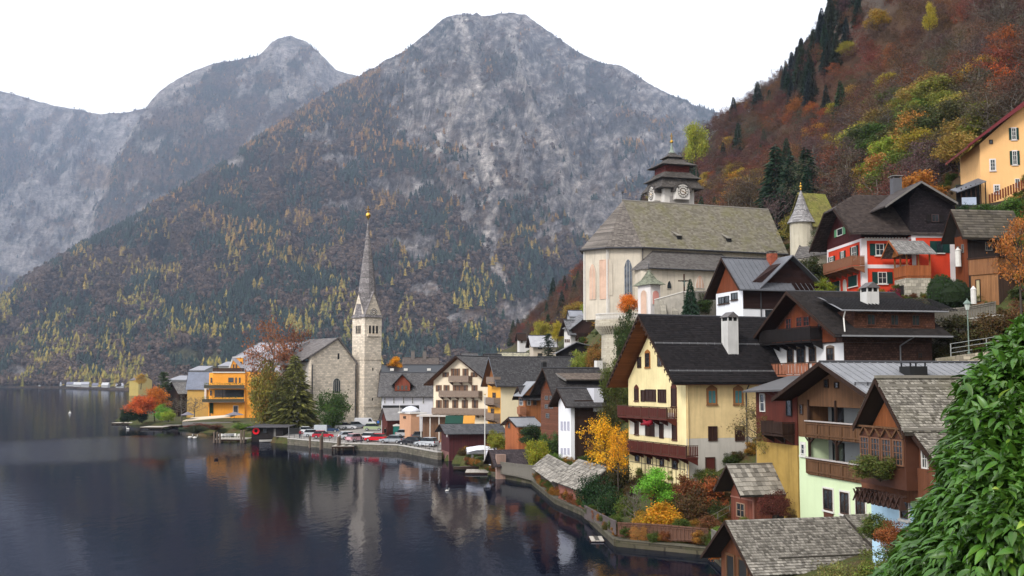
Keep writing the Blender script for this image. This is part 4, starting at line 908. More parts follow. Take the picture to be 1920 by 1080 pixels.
for (a, c, e, f) in ((1190, 1197, 729, 751), (1259, 1268, 728, 762)): b.winpx('L', a, c, e, f, frame=DOORB, nx=1, nz=3, sur=REDBR, surw=.08, peak=.35, pane=DOORB)
for (a, c, e, f) in ((1202, 1209, 731, 753), (1210, 1230, 730, 753), (1234, 1249, 730, 755)): b.winpx('L', a, c, e, f, frame=DOORB, nx=3 if c - a > 10 else 1, nz=1, pane=DOORB)
for (a, c, e, f) in ((1190, 1197, 785, 814), (1260, 1268, 793, 824)): b.winpx('L', a, c, e, f, frame=DOORB, nx=1, nz=3, sur=REDBR, surw=.08, peak=.4, pane=DOORB)
for (a, c, e, f) in ((1210, 1227, 792, 818), (1236, 1244, 794, 822)): b.winpx('L', a, c, e, f, frame=DOORB, nx=2, nz=1, pane=DOORB)
for (a, c, e, f) in ((1190, 1198, 843, 865), (1212, 1219, 847, 870), (1236, 1243, 849, 875), (1260, 1269, 853, 880)): b.winpx('L', a, c, e, f, frame=BROWNP, nx=1, nz=2)
b.balcony('L', b.uL(1249, -1.1), b.uL(1176), b.z(781, 0, 8), 1.1, 1.05, REDBR, rail=BROWNP, bw=.12, gap=.05)
b.balcony('L', b.uL(1285, -1.2), b.uL(1175), b.z(848, 0, 5), 1.2, 1.05, REDBR, rail=BROWNP, bw=.12, gap=.05)
for (a, c, e, f) in ((1326, 1342, 731, 757), (1376, 1391, 731, 757)): b.winpx('F', a, c, e, f, off=-.05, frame=OCHREP, nx=2, nz=1, sur=M('brown_ornate_surround', plain, (.22, .11, .05), .7), surw=.12, peak=.35, pane=TEAL)
for (a, c, e, f) in ((1326, 1343, 799, 827), (1376, 1394, 799, 827)): b.winpx('F', a, c, e, f, off=-.05, frame=BROWNP, nx=2, nz=1, pane=DOORB)
b.winpx('F', 1320, 1338, 857, 884, off=-.056, frame=BROWNP, nx=1, nz=1, pane=REDBR, name='door')
xx = b.uF(1397); b.pipe([(xx, -.9, 12.7), (xx, -.6, 12.5), (xx, -.15, 11.9), (xx, -.15, 3)], .07, DMETAL)
b.pipe([(.1, -.15, 12.6), (.1, -.15, 3)], .05, PO)
q = MB()
for i in range(12): y = .4 + i * .75; q.box(-.06, -.02, y - .015, y + .015, 3.4, 6.2)
q.box(-.07, -.03, .2, WY - .3, 4.9, 4.94); b.mb('trellis', q, DMETAL)
q = MB().tube((-1.25, 4.4, 9.0), (-1.2, 6.4, 8.75), .26, .12, 8).tube((-1.2, 4.8, 8.8), (-1.25, 5.9, 9.15), .22, .1, 7)
rr_ = tag(q.obj('folded_parasol', mat_plain('dark_red_cloth', (.22, .01, .02)), smooth=True), 'dark red folded parasol lying over the lower balcony rail of the yellow house', 'parasol'); rr_.matrix_world = Matrix.Translation((b.X, b.Y, 0)) @ Matrix.Rotation(b.th, 4, 'Z')
# ---- white and brown farmhouse
b = Bld('farmhouse', 'brown shingle-clad farmhouse over a white storey with carved balcony, behind the yellow house', 'house', 1582, 93, 12)
WK = 14.3; LK = b.uF(1748); yr = 7.1; zr = 21.0; ze = 16.7
b.body(0, LK, 0, WK, 10, 16.15, M('farmhouse_white', plaster, (.66, .66, .66), .08)); 
b.body(-.15, LK + .01, -.1, WK + .05, 16.15, 17.2, M('dark_shingle_wall', rooftile, (.065, .034, .026), .3, .25), (yr, 20.5), name='upper_wall')
b.body(.02, LK + .02, -.06, -.003, 11, 16.14, M('dark_shingle_wall', rooftile, (.065, .034, .026), .3, .25), name='side_cladding')
b.mb('gable_boards', MB().prism([(-.17, 1.0, 16.25), (-.17, WK - 1.0, 16.25), (-.17, WK - .8, 17.0), (-.17, yr, 20.4), (-.17, .6, 16.9)], (-.04, 0, 0)), WOOD_R)
rl = (zr - ze) / (yr + 1.6)
b.roof(-1.6, LK + 1.0, -1.6, ze, yr, zr, WK + 1.6, 16.3, M('brown_black_tile', rooftile, (.04, .035, .034), .3, .3), .16, soffit=WOOD_D, barge=WOOD_D, bw=.3, ridge=DMETAL)
b.shingles((-1.62, -1.62, ze + .02), (LK + 1, -1.62, ze + .02), (-1.62, yr, zr + .04), M('char_shingle', shingle, (.036, .03, .028), (.014, .012, .012)), .3, .35, .03, b.lastroof, 0, 31)
# shed dormer rising from the near slope
dz = 18.9; dm = b.mb('dormer', MB().box(.9, LK + .2, -.35, 2.6, 17.0, dz), M('dormer_shingle', rooftile, (.085, .036, .022), .3, .25))
b.mb('dormer_roof', MB().prism([(-.5, -.95, dz - .05), (LK + 1.1, -.95, dz - .05), (LK + 1.1, 4.6, 20.3), (.2, 4.6, 20.3)], (0, 0, -.1)), M('dotted_black_tile', rooftile, (.022, .02, .02), .35, .3), dm)
q = MB()
for i in range(34): q.tube((-.3 + i * .32, -1.0, dz - .01), (-.2 + i * .34, 4.5, 20.36), .045, n=4)
b.mb('roof_rolls', q, DARKROOF, dm); b.mb('gutter', MB().tube((-.6, -1.02, dz - .1), (LK + 1.1, -1.02, dz - .1), .07, n=6).tube((-.6, -1.0, dz - .08), (.2, 4.6, 20.34), .06, n=5), METAL, dm)
b.pipe([(-.3, -1.02, dz - .1), (-.25, -.6, 18.2), (-.5, -1.2, 17.0)], .06, WHITE)
for xx in (2.4, 4.6, 6.6): b.win('F', xx, 17.6, .8, .95, xoff=-.36, frame=M('shingle_brown_frame', plain, (.08, .035, .025), .6), nx=2, nz=1)
b.mb('pent_gutter', MB().box(-1.0, LK + 1, -1.75, -1.6, ze - .12, ze + .02), METAL)
b.chimney(b.uF(1637, 2), 2.2, 19, 20.65, 1.15, M('chimney_white', plaster, (.5, .5, .5), .2), 'gable', mat_plain('chimney_slate', (.12, .11, .11)))
b.balcony('L', b.uL(1524, -1.2), b.uL(1450), b.z(643, 0, 10), 1.2, 1.25, WOOD_B, rail=WOOD_B, xoff=-.15)
b.balcony('L', b.uL(1517, -1.1), b.uL(1441), b.z(703, 0, 10), 1.1, 1.1, M('carved_red_boards', plain, (.30, .12, .07), .7), rail=BROWNP, bw=.5, gap=.14)
for (a, c, e, f) in ((1478, 1489, 653, 680), (1496, 1511, 653, 682), (1519, 1531, 653, 678), (1552, 1565, 652, 676)): b.winpx('L', a, c, e, f, frame=BROWNP, nx=2, nz=2, sur=M('farm_surround', plain, (.18, .14, .11), .7), surw=.09, peak=.15)
for (a, c, e, f) in ((1476, 1487, 597, 618), (1496, 1507, 594, 613), (1509, 1521, 593, 612), (1536, 1546, 606, 618)): b.winpx('L', a, c, e, f, off=-.22, frame=M('red_frame', plain, (.16, .04, .025), .6), nx=2, nz=2)
b.winpx('F', 1721, 1731, 661, 672, off=-.07, frame=BROWNP, nx=2, nz=2); xx = b.uF(1688); b.pipe([(xx + .4, -1.65, ze - .1), (xx, -.15, ze - .8), (xx, -.15, 12)], .06, METAL)
# ---- white house with dark wood upper floor under the church
b = Bld('mountain_house', 'white house with near-black wooden gables, grey sheet roof and red chimney below the church', 'house', 1395, 122, 17)
WM = b.uL(1345); yr = WM / 2; ze = 23.2; zr = 26.9; LM = b.uF(1500)
b.body(0, LM, 0, WM, 15, 23.0, M('bright_white_plaster', plaster, (.70, .71, .74), .08)); b.body(.3, LM, 0.01, WM - .01, 23.0, 23.2, WOOD_D, (yr, 26.5), name='gable'); b.mb('gable_boards', MB().prism([(-.02, .1, 23.0), (-.02, WM - .1, 23.0), (-.02, yr, 26.6)], (.3, 0, 0)), WOOD_R)
b.roof(-.9, LM - 1, -1.0, ze - .2, yr, zr, WM + 1.3, ze - .6, M('blue_grey_sheet', seam, (.12, .125, .14)), .14, barge=WOOD_D, bw=.3, ridge=DMETAL, soffit=WOOD_D)
q = MB()
for i in range(16): x = -.8 + i * .62; q.prism([(x, -1.0, ze - .2), (x + .05, -1.0, ze - .2), (x + .05, yr, zr), (x, yr, zr)], (0, 0, .06))
b.mb('standing_seams', q, M('blue_grey_sheet', seam, (.12, .125, .14)), b.lastroof, kind='stuff')
# cross gable facing the lake side of the viewer
xc = b.uF(1492, -1); xw = 3.9; xa = b.uF(1395) + .05
b.mb('cross_gable', MB().prism([(xa, -.08, 20.9), (xc + xw, -.08, 20.9), (xc + xw, -.08, 24.0), (xc, -.08, 26.7), (xa, -.08, 23.2)], (0, WM * .5, 0)), M('black_brown_boards', wood, (.03, .014, .012), 'x'))
b.mb('cross_roof', MB().prism([(xc - xw - .3, -1.0, 23.2), (xc, -1.0, 27.0), (xc, 3.4, 27.0), (xc - xw - .3, 3.4, 23.2)], (0, 0, -.14)).prism([(xc + xw + .8, -1.0, 23.0), (xc + .01, -1.0, 27.0), (xc + .01, 3.4, 27.0), (xc + xw + .8, 3.4, 23.0)], (0, 0, -.14)), M('blue_grey_sheet', seam, (.12, .125, .14)))
b.body(0.004, b.uF(1427), -.012, 0, 15, 20.88, M('bright_white_plaster', plaster, (.7, .71, .74), .08), name='white_front')
b.winpx('F', 1437, 1450, 581, 596, off=-.02, frame=DARKP, nx=2, nz=1); b.pipe([(b.uF(1428), -.2, 23), (b.uF(1428), -.2, 16)], .07, DMETAL)
b.chimney(b.uF(1457, 2), 2.6, 25.4, 27.5, .9, M('red_brick_chimney', stone, (.33, .09, .05), .3, .1), 'flat')
for (a, c, e, f) in ((1350, 1361, 557, 570), (1362, 1370, 555, 568), (1374, 1386, 549, 562)): b.winpx('L', a, c, e, f, frame=DARKP, nx=2, nz=1, sill=BROWNP)
# ---- red house
b = Bld('red_house', 'bright red house with white corner bands, dark green shutters and a brown half-hipped roof', 'house', 1621.5, 118, 3)
WR = b.uL(1557); L1 = b.uF(1711); LR = b.uF(1790); RED = M('red_plaster', plaster, (0.56, 0.05, 0.02), .14); WB = M('white_band', plaster, (.66, .60, .60), .08)
yr = WR / 2; ze = 29.3; zr = 33.9
b.body(0, LR, 0, WR, 20, 28.3, RED); b.body(0.02, LR - .02, 0.02, WR - .02, 28.3, 29.5, WOOD_D, (yr, 33.4), name='attic')
b.mb('gable_boards', MB().prism([(-.05, .1, 28.3), (-.05, WR - .1, 28.3), (-.05, WR - .1, 29.3), (-.05, yr + 1.2, 32.3), (-.05, yr - 1.2, 32.3), (-.05, .1, 29.3)], (.07, 0, 0)), M('dark_red_gable_planks', wood, (.06, .012, .012)))
RT = M('brown_tile', rooftile, (.060, .048, .044), .3, .3)
SHB = M('brown_tile_shingle', shingle, (.07, .054, .048), (.028, .022, .02))
xe = LR + .3; n_ = b.mb('roof', MB().prism([(-1.6, -1.2, ze - .6), (xe, -1.2, ze - .6), (xe, yr, zr), (1.4, yr, zr), (-1.6, yr - 1.6, zr - 1.75)], (0, 0, -.18)).prism([(-1.6, WR + 1.6, ze - .9), (xe, WR + 1.6, ze - .9), (xe, yr, zr), (1.4, yr, zr), (-1.6, yr + 1.6, zr - 1.75)], (0, 0, -.18)).prism([(-1.6, yr - 1.6, zr - 1.75), (-1.6, yr + 1.6, zr - 1.75), (1.4, yr, zr)], (0, 0, -.18)), RT)
b.lastroof = n_
b.shingles((-1.62, -1.22, ze - .58), (LR, -1.22, ze - .58), (-1.62, yr, zr + .04), SHB, .3, .34, .03, n_, 0, 41, xl=lambda t: max(0.0, (t - .68) / .32 * 3.0), xr=lambda t: 4.6 - 2.2 * t)
for (ya, za, yb, zb) in ((-1.2, ze - .6, yr - 1.6, zr - 1.75), (WR + 1.6, ze - .9, yr + 1.6, zr - 1.75)): b.mb('bargeboard', MB().prism([(-1.62, ya, za), (-1.62, yb, zb), (-1.62, yb, zb - .35), (-1.62, ya, za - .35)], (-.06, 0, 0)), WOOD_D, n_)
# projecting wing with its own gable towards the viewer
x0 = L1; x1 = LR; wy = -.9; xm = (b.uF(1668, -2) + b.uF(1806, -2)) / 2; zp = 34.2
b.body(x0, x1, wy, 0, 20, 28.6, RED, name='wing_wall'); b.mb('wing_gable', MB().prism([(x0 - .2, wy - .15, 28.5), (x1 + .2, wy - .15, 28.5), (x1 + .2, wy - .15, 32.4), (xm, wy - .15, 33.7), (x0 - .2, wy - .15, 32.4)], (0, 5, 0)), M('black_shingle_gable', rooftile, (.02, .015, .017), .3, .3))
xl_, xr_ = b.uF(1669, -2.2), b.uF(1807, -2.2)
b.mb('wing_roof', MB().prism([(xl_, -2.2, 31.5), (xm, -2.2, zp), (xm, yr, zp), (xl_, yr, 31.5)], (0, 0, -.16)).prism([(xr_, -2.2, 31.9), (xm + .01, -2.2, zp), (xm + .01, yr, zp), (xr_, yr, 31.9)], (0, 0, -.16)), RT)
b.mb('wing_verge', MB().prism([(xl_, -2.26, 31.5), (xm, -2.26, zp), (xm, -2.26, zp - .25), (xl_, -2.26, 31.25)], (0, -.05, 0)).prism([(xr_, -2.26, 31.9), (xm + .01, -2.26, zp), (xm + .01, -2.26, zp - .25), (xr_, -2.26, 31.65)], (0, -.05, 0)), GREYP)
q = MB(); e = .05
q.box(-e, .55, -e, -.001, 20, 28.25).box(-e, -.001, 0, .45, 20, 28.25).box(.55, x0, -e + .004, -.001, 25.0, 25.4).box(.55, x0, -e + .004, -.001, 28.0, 28.25).box(-e + .004, -.001, .45, WR, 25.0, 25.35).box(-e + .004, -.001, .45, WR, 27.95, 28.25).box(-e, -.001, WR - .4, WR, 20, 27.95)
q.box(x0 - e, x0 + .4, wy - e, wy - .001, 24.5, 28.5).box(x0 - e, x0 - .001, wy, 0, 28.1, 28.4).box(x0 + .4, x1, wy - e + .004, wy - .001, 28.25, 28.5).box(x1 - .5, x1 + e, wy - e, wy - .001, 21, 28.24)
q.box(.55, x0, -e + .004, -.001, 21.7, 22.0)
b.mb('white_bands', q, WB)
b.mb('scallop_trim', (lambda m: [m.box(x / 3.0, x / 3.0 + .2, -.1, -.02, 28.1, 28.35) for x in range(1, int(x0 * 3))] and m)(MB()), WHITE)
for (a, c, e_, f) in ((1648, 1664, 457, 479), (1651, 1668, 510, 532)): b.winpx('F', a, c, e_, f, frame=WHITE, nx=2, nz=2, sh=GREENP, shw=.6, sill=WHITE, off=-.01); 
b.winpx('F', 1763, 1777, 452, 474, off=wy - .01, frame=GREENP, nx=2, nz=2, sh=GREENP, shw=.65, sill=WHITE)
b.winpx('F', 1756, 1770, 402, 416, off=wy - .16, frame=M('shingle_brown_frame2', plain, (.06, .04, .04), .6), nx=2, nz=1, sh=WOOD_B, shw=.5)
b.winpx('F', 1698, 1706, 455, 476, off=-.01, frame=GREENP, nx=1, nz=2)
for (a, c, e_, f) in ((1604, 1613, 462, 486), (1584, 1589, 471, 486), (1562, 1569, 481, 491), (1597, 1613, 517, 537), (1566, 1580, 528, 548)): b.winpx('L', a, c, e_, f, frame=WHITE, nx=2, nz=2, sh=GREENP, shw=.45, sill=WHITE, off=-.01, shclosed=(c - a > 12))
b.winpx('L', 1577, 1588, 428, 442, off=-.06, frame=WHITE, nx=1, nz=1, sh=LGREEN, shw=.8)
b.winpx('L', 1586, 1592, 524, 548, off=-.01, frame=WHITE, nx=1, nz=1, arch=True, pane=PW)
b.balcony('L', b.uL(1603, -1.4), b.uL(1549, -1.4), b.z(508, -1, 5), 1.4, 1.1, M('balcony_brown', plain, (.20, .085, .045), .6), bw=.14)
b.chimney(b.uF(1692, yr - 1), yr - .8, 33, 35.7, 1.0, mat_plain('chimney_grey', (.10, .10, .11)), 'flat', mat_plain('chimney_cap', (.25, .24, .23)))
# porch of the red house
px_ = b.uF(1728, -4); yb = -4.2; zb_ = 22.0
xA, xB = b.uF(1697, -3), b.uF(1752, -4.2)
o = b.mb('porch', MB().box(xA, xB, yb, -1.0, 23.6, 23.8), WOOD_OR)
b.mb('porch_base', MB().box(xA, xB, yb + .05, -1.0, 19.5, 23.58), M('porch_stone', stone, (.36, .33, .27), .5, .35), o)
b.mb('porch_arch', MB().add([(xA - .03, 0, 0)], []).box(xA - .02, xA + .2, -3.4, -1.8, 19.5, 22.9), DARKP, o)
b.mb('porch_rail', MB().box(xA - .08, xA + .04, yb, -1.0, 23.8, 24.9).box(xA + .05, xB, yb - .06, yb + .06, 23.8, 24.9), WOOD_OR, o)
q = MB()
for (x, y) in ((xA + .05, yb), (xA + .05, -2.6), (xA + .05, -1.1), ((xA + xB) / 2, yb), (xB - .1, yb)): q.box(x - .07, x + .07, y - .07, y + .07, 24.9, 26.4)
b.mb('porch_posts', q, WOOD_O, o)
ym = (yb - 1.0) / 2
b.mb('porch_roof', MB().prism([(xA - 1.1, yb - .7, 26.1), (xB + .4, yb - .7, 26.1), (xB, ym, 27.7), (xA - 1.1, ym, 27.7)], (0, 0, -.12)).prism([(xA - 1.1, -.4, 26.1), (xB, -.4, 26.1), (xB, ym + .01, 27.7), (xA - 1.1, ym + .01, 27.7)], (0, 0, -.12)), M('porch_shingle', rooftile, (.20, .19, .18), .25, .25), o)
b.mb('porch_gable', MB().prism([(xA - .3, yb + .1, 26.0), (xA - .3, -1.1, 26.0), (xA - .3, ym, 27.5)], (.08, 0, 0)), WOOD_O, o)
b.mb('porch_verge', MB().prism([(xA - 1.14, yb - .7, 26.1), (xA - 1.14, ym, 27.75), (xA - 1.14, ym, 27.5), (xA - 1.14, yb - .7, 25.85)], (-.06, 0, 0)).prism([(xA - 1.14, -.4, 26.1), (xA - 1.14, ym, 27.75), (xA - 1.14, ym, 27.5), (xA - 1.14, -.4, 25.85)], (-.06, 0, 0)), WOOD_OR, o)
# ---- dark barn beside the red house
b = Bld('barn', 'dark wooden barn with a grey plank roof, right of the red house', 'barn', 1822, 112, 8)
WT = b.uL(1799); LT = b.uF(1925); yr = WT / 2
b.body(0, LT, 0, WT, 20, 27.9, M('barn_black_planks', wood, (.028, .02, .018)), (yr, 30.3)); b.body(-.03, -.003, .02, WT - .02, 20, 27.85, WOOD_R, name='gable_cladding')
b.roof(-1.0, LT, -.9, 27.4, yr, 30.6, WT + .9, 27.4, BASEROOF, .14, barge=WOOD_D)
b.shingles((-1.05, -.95, 27.42), (LT, -.95, 27.42), (-1.05, yr, 30.65), M('barn_shingle', shingle, (.16, .14, .115), (.05, .044, .038), (.10, .085, .05), .4), .34, .5, .05, b.lastroof, 0, 51)
b.winpx('F', 1856, 1869, 454, 470, frame=GREYP, nx=3, nz=2)
for (a, c, e, f) in ((1803, 1807, 462, 478), (1812, 1816, 458, 474)): b.winpx('L', a, c, e, f, off=-.03, frame=GREYP, nx=1, nz=2)
b = Bld('wood_shed', 'orange-brown plank shed with flat parapet and pale door before the dark barn', 'shed', 1877, 102, 38)
Ws = b.uL(1827); b.body(0, 5, 0, Ws, 17, 22.9, M('lit_plank_wood', wood, (.26, .125, .055))); b.body(-.12, 5.1, -.12, Ws + .12, 22.9, 24.4, M('lit_plank_wood2', wood, (.22, .10, .045)), name='parapet'); b.body(-.2, 5.2, -.2, Ws + .2, 24.4, 24.55, WOOD_D, name='roof'); b.body(0.01, 5, -.05, -.003, 17, 22.9, M('shaded_planks', wood, (.085, .05, .035)), name='shaded_side')  # lit and shaded copies of the planks: front side's shade is in its colour
b.winpx('L', 1836, 1845, 524, 566, frame=WOOD_D, nx=1, nz=1, pane=M('pale_door', plain, (.42, .36, .22), .7), name='door')
b.body(-.1, 5.2, -.1, Ws * .55, 16.6, 17.9, mat_plain('white_footing', (.55, .55, .57)), name='footing')
# ---- upper yellow house at the right edge
b = Bld('upper_house', 'apricot-yellow house with a red-brown roof high at the right edge of the photo', 'house', 1851.5, 130, -8)
LU = b.uF(1990); APR = M('apricot_plaster', plaster, (.78, .46, .20), .10); ZU = lambda py, y=0: zat(py, 130 + y)
xg = b.uF(1905); xT = b.uF(1960)
b.mb('wall', MB().prism([(0, 0, 28), (LU, 0, 28), (LU, 0, ZU(200)), (xT, 0, ZU(184)), (0, 0, ZU(270))], (0, 9, 0)), APR)
xA = b.uF(1830, -1.2); zA, zB = ZU(273, -1), ZU(172, -2)
b.mb('roof', MB().prism([(xA, -1.2, zA), (xT, -1.2, zB), (xT, 9.5, zB), (xA, 9.5, zA)], (0, 0, -.3)), M('red_brown_roof', rooftile, (.16, .035, .03), .3, .3)); b.mb('verge', MB().prism([(xA, -1.25, zA + .1), (xT, -1.25, zB + .1), (xT, -1.25, zB - .6), (xA, -1.25, zA - .15)], (0, -.06, 0)), M('dark_red_verge', plain, (.14, .025, .03), .5))
for (a, c, e, f) in ((1871, 1881, 299, 320), (1877, 1887, 347, 363)): b.winpx('F', a, c, e, f, off=-.01, frame=WHITE, nx=2, nz=3, sur=WB, surw=.08)
for (a, c, e, f) in ((1914, 1923, 283, 309), (1914, 1923, 240, 262)): b.winpx('F', a, c, e, f, off=-.01, frame=WHITE, nx=2, nz=3, sh=GREENP, sur=WB, surw=.08)
b.winpx('F', 1917, 1926, 335, 352, off=-.01, frame=WHITE, nx=2, nz=2)
b.winpx('F', 1871, 1878, 262, 270, off=-.01, frame=BROWNP, nx=1, nz=1)
xv0, xv1 = b.uF(1814, -2), b.uF(1860, -2); zf = ZU(384, -2)
o = b.mb('veranda', MB().box(xv0, xv1, -2.2, .5, zf - .8, zf), DARKP)
b.mb('veranda_roof', MB().prism([(xv0 - .5, -2.6, ZU(357, -3)), (xv1, -2.6, ZU(338, -3)), (xv1, .8, ZU(332)), (xv0 - .5, .8, ZU(352))], (0, 0, -.12)), M('blue_grey_sheet', seam, (.12, .125, .14)), o)
for i in range(6):
    x = xv0 + (xv1 - xv0) * i / 5; b.mb('veranda_post', MB().box(x - .06, x + .06, -2.2, -2.08, zf, ZU(352 - i * 2.5, -2)), WOOD_D, o)
b.mb('veranda_parapet', MB().box(xv0, xv0 + (xv1 - xv0) * .6, -2.24, -2.16, zf, zf + .9), M('bluish_white', plain, (.38, .44, .55), .6), o); b.mb('veranda_back', MB().box(xv0, xv1, .2, .25, zf, ZU(345)), DARKP, o)
q = MB(); xr0 = b.uF(1866, -2.6)
for i in range(26): x = xr0 + i * .3; zz = ZU(381, -3) + i * .13; q.box(x, x + .2, -2.7, -2.66, zz, zz + 1.1)
b.mb('terrace_railing', q, WOOD_R, kind='stuff')
b.mb('terrace', MB().prism([(xv0, -2.8, 25), (LU, -2.8, 25), (LU, -2.8, ZU(355, -3)), (xr0, -2.8, ZU(381, -3)), (xv0, -2.8, ZU(386, -3))], (0, 2.7, 0)), M('hedge_soil', plain, (.05, .04, .03), .9))
# ================================================================ CATHOLIC CHURCH AND CHAPEL
CW = M('church_cream_plaster', plaster, (.55, .49, .40), .22); PINKF = M('faded_fresco', plaster, (.60, .41, .31), .3); CROOF = SH_MOSS; SLATE = M('church_slate', rooftile, (.13, .12, .115), .3, .3)
TRIM = mat_plain('pale_church_trim', (.58, .55, .50), .85)
b = Bld('church', 'large cream church with a mossy steep roof, choir end and pagoda-like clock tower', 'church', 1203, 170, 20.6)
WN = 12.0; yr = WN / 2; LN = b.uF(1474); ze = zat(461, 170); zr = zat(377, 176.0); z0 = 17
b.body(0, LN, 0, WN, 20, ze, CW, (yr, zr - .6))
xR = b.uF(1447, yr)
rf = b.mb('roof', MB().prism([(0, -.7, ze - .3), (LN + .4, -.7, ze - .3), (xR, yr, zr), (0, yr, zr)], (0, 0, -.2)).prism([(0, WN + .7, ze - .3), (LN + .4, WN + .7, ze - .3), (xR, yr, zr), (0, yr, zr)], (0, 0, -.2)).prism([(LN + .4, -.7, ze - .3), (LN + .4, WN + .7, ze - .3), (xR, yr, zr)], (0, 0, -.2)), SH_OLD)
b.lastroof = rf
b.shingles((0, -.75, ze - .3), (LN + .4, -.75, ze - .3), (0, yr, zr + .05), SH_MOSS, .33, .42, .04, rf, 0, 61, xr=lambda t: t * (LN + .4 - xR))
b.mb('ridge_cap', MB().tube((-.1, yr, zr + .05), (xR, yr, zr + .05), .15), SH_OLD, rf)
# apse: three sides of an octagon
ap = [(0, 0), (-4.6, 2.2), (-6.8, yr), (-4.6, WN - 2.2), (0, WN)]
zf = z0
m = MB(); m.prism([(x, y, 22.4) for x, y in ap], (0, 0, ze - 22.4)); b.mb('choir_wall', m, CW)
m = MB(); k = 1.12
ap2 = [(0, -.7), (-5.2, 1.7), (-7.6, yr), (-5.2, WN - 1.7), (0, WN + .7)]
for i in range(4): m.add([(ap2[i][0], ap2[i][1], ze - .3), (ap2[i+1][0], ap2[i+1][1], ze - .3), (0, yr, zr)], [(0, 2, 1)])
m.add([(x, y, ze - .35) for x, y in ap2], [(0, 1, 2, 3, 4)]); b.mb('choir_roof', m, M('choir_slate', rooftile, (.135, .118, .105), .34, .36), rf)
q = MB()
for i in range(4): q.tube((ap2[i][0], ap2[i][1], ze - .35), (ap2[i+1][0], ap2[i+1][1], ze - .35), .14, n=6)
q.tube((0, -.8, ze - .35), (LN + .4, -.8, ze - .35), .13, n=6); b.mb('gutter', q, DMETAL, rf)
for i in range(1, 4): pass
q = MB()
for (x, y) in ap[1:4]: q.tube((x, y, 22.4), (x, y, ze - .5), .28, .24, 4)
b.mb('buttress', q, TRIM)
b.mb('finial', MB().tube((0, yr, zr), (0, yr, zr + 1.6), .05).lathe([(0, 0), (.2, .15), (.2, .3), (0, .45)], 8, (0, yr, zr + 1.1)), DMETAL)
def face_win(p, q_, t, z, w, h, **k):
    """pointed window at share t along the wall p->q_"""
    dx, dy = q_[0] - p[0], q_[1] - p[1]; a = math.atan2(dy, dx); 
    L = math.hypot(dx, dy); nx, ny = dy / L, -dx / L
    b.win('', 0, 0, w, h, pos=(p[0] + dx * t + nx * .02, p[1] + dy * t + ny * .02, z), rot=a, **k)
PALEW = mat_plain('pale_tracery', (.40, .38, .36)); BLUEG = glassy('lead_glass', (.045, .055, .07))
zt = zat(483, 168); zbt = zat(552, 168)
face_win(ap[1], ap[0], .62, zbt, 1.25, zt - zbt, frame=PALEW, arch=True, pointed=True, nx=3, pane=BLUEG)
face_win(ap[1], ap[0], .06, zbt, .9, zt - zbt, frame=CW, arch=True, pointed=True, nx=2, pane=CW)
face_win(ap[2], ap[1], .35, zbt - .5, 1.3, zt - zbt, frame=CW, arch=True, pointed=True, nx=2, pane=PINKF)
face_win(ap[2], ap[1], .85, zbt - .5, 1.7, zt - zbt + .5, frame=PINKF, nx=1, nz=1, pane=PINKF)
# side aisle
ya = -3.6; x0, x1 = b.uF(1222, ya), b.uF(1392, ya); zae = zat(503, 167.5); zat_ = zat(470, 170)
b.mb('aisle_wall', MB().prism([(x0, ya, z0), (x0 - .9, ya + 1.2, z0), (x0 - .9, 0, z0), (x1, 0, z0), (x1, ya, z0)], (0, 0, zae - z0 - .1)), CW)
ar = b.mb('aisle_roof', MB().prism([(x0 - .7, ya - .6, zae - .1), (x1 + .5, ya - .6, zae - .1), (x1 - 1.2, -.02, zat_), (x0 + 2.2, -.02, zat_)], (0, 0, -.15)).prism([(x0 - .7, ya - .6, zae - .1), (x0 + 2.2, -.02, zat_), (x0 - 1.6, -.02, zae - .1)], (0, 0, -.12)), SLATE)
b.shingles((x0 - .7, ya - .65, zae - .06), (x1 + .5, ya - .65, zae - .06), (x0 - .7, -.02, zat_ + .05), M('aisle_shingle', shingle, (.17, .16, .15), (.08, .07, .066)), .3, .4, .035, ar, 0, 62, xl=lambda t: t * 2.9, xr=lambda t: t * 1.7)
b.mb('gutter', MB().tube((x0 - .7, ya - .7, zae - .15), (x1 + .5, ya - .7, zae - .15), .11), DMETAL, ar)
b.winpx('F', 1252, 1261, 526, 542, off=ya - .02, frame=CW, arch=True, pointed=True, nx=1)
b.winpx('F', 1306, 1323, 515, 541, off=ya - .02, frame=TRIM, arch=True, pointed=True, nx=3, pane=PINKF)
b.pipe([(b.uF(1206, 0), -.3, ze - .4), (b.uF(1204, 0), -.3, z0)], .08, DMETAL)
for pxd in (1277, 1371):   # roof hatches
    yy = .6; xx = b.uF(pxd, yy); zz = ze + (zr - ze) * .2
    h = b.mb('roof_hatch', MB().prism([(xx - .9, yy + 1.1, zz + 1.3), (xx - .5, yy - .3, zz + .45), (xx + .5, yy - .3, zz + .45), (xx + .5, yy + 1.3, zz + .9)], (0, 0, -.12)), SH_OLD, rf); b.mb('hatch_opening', MB().box(xx - .35, xx + .4, yy - .1, yy + .6, zz - .2, zz + .4), DARKP, h)
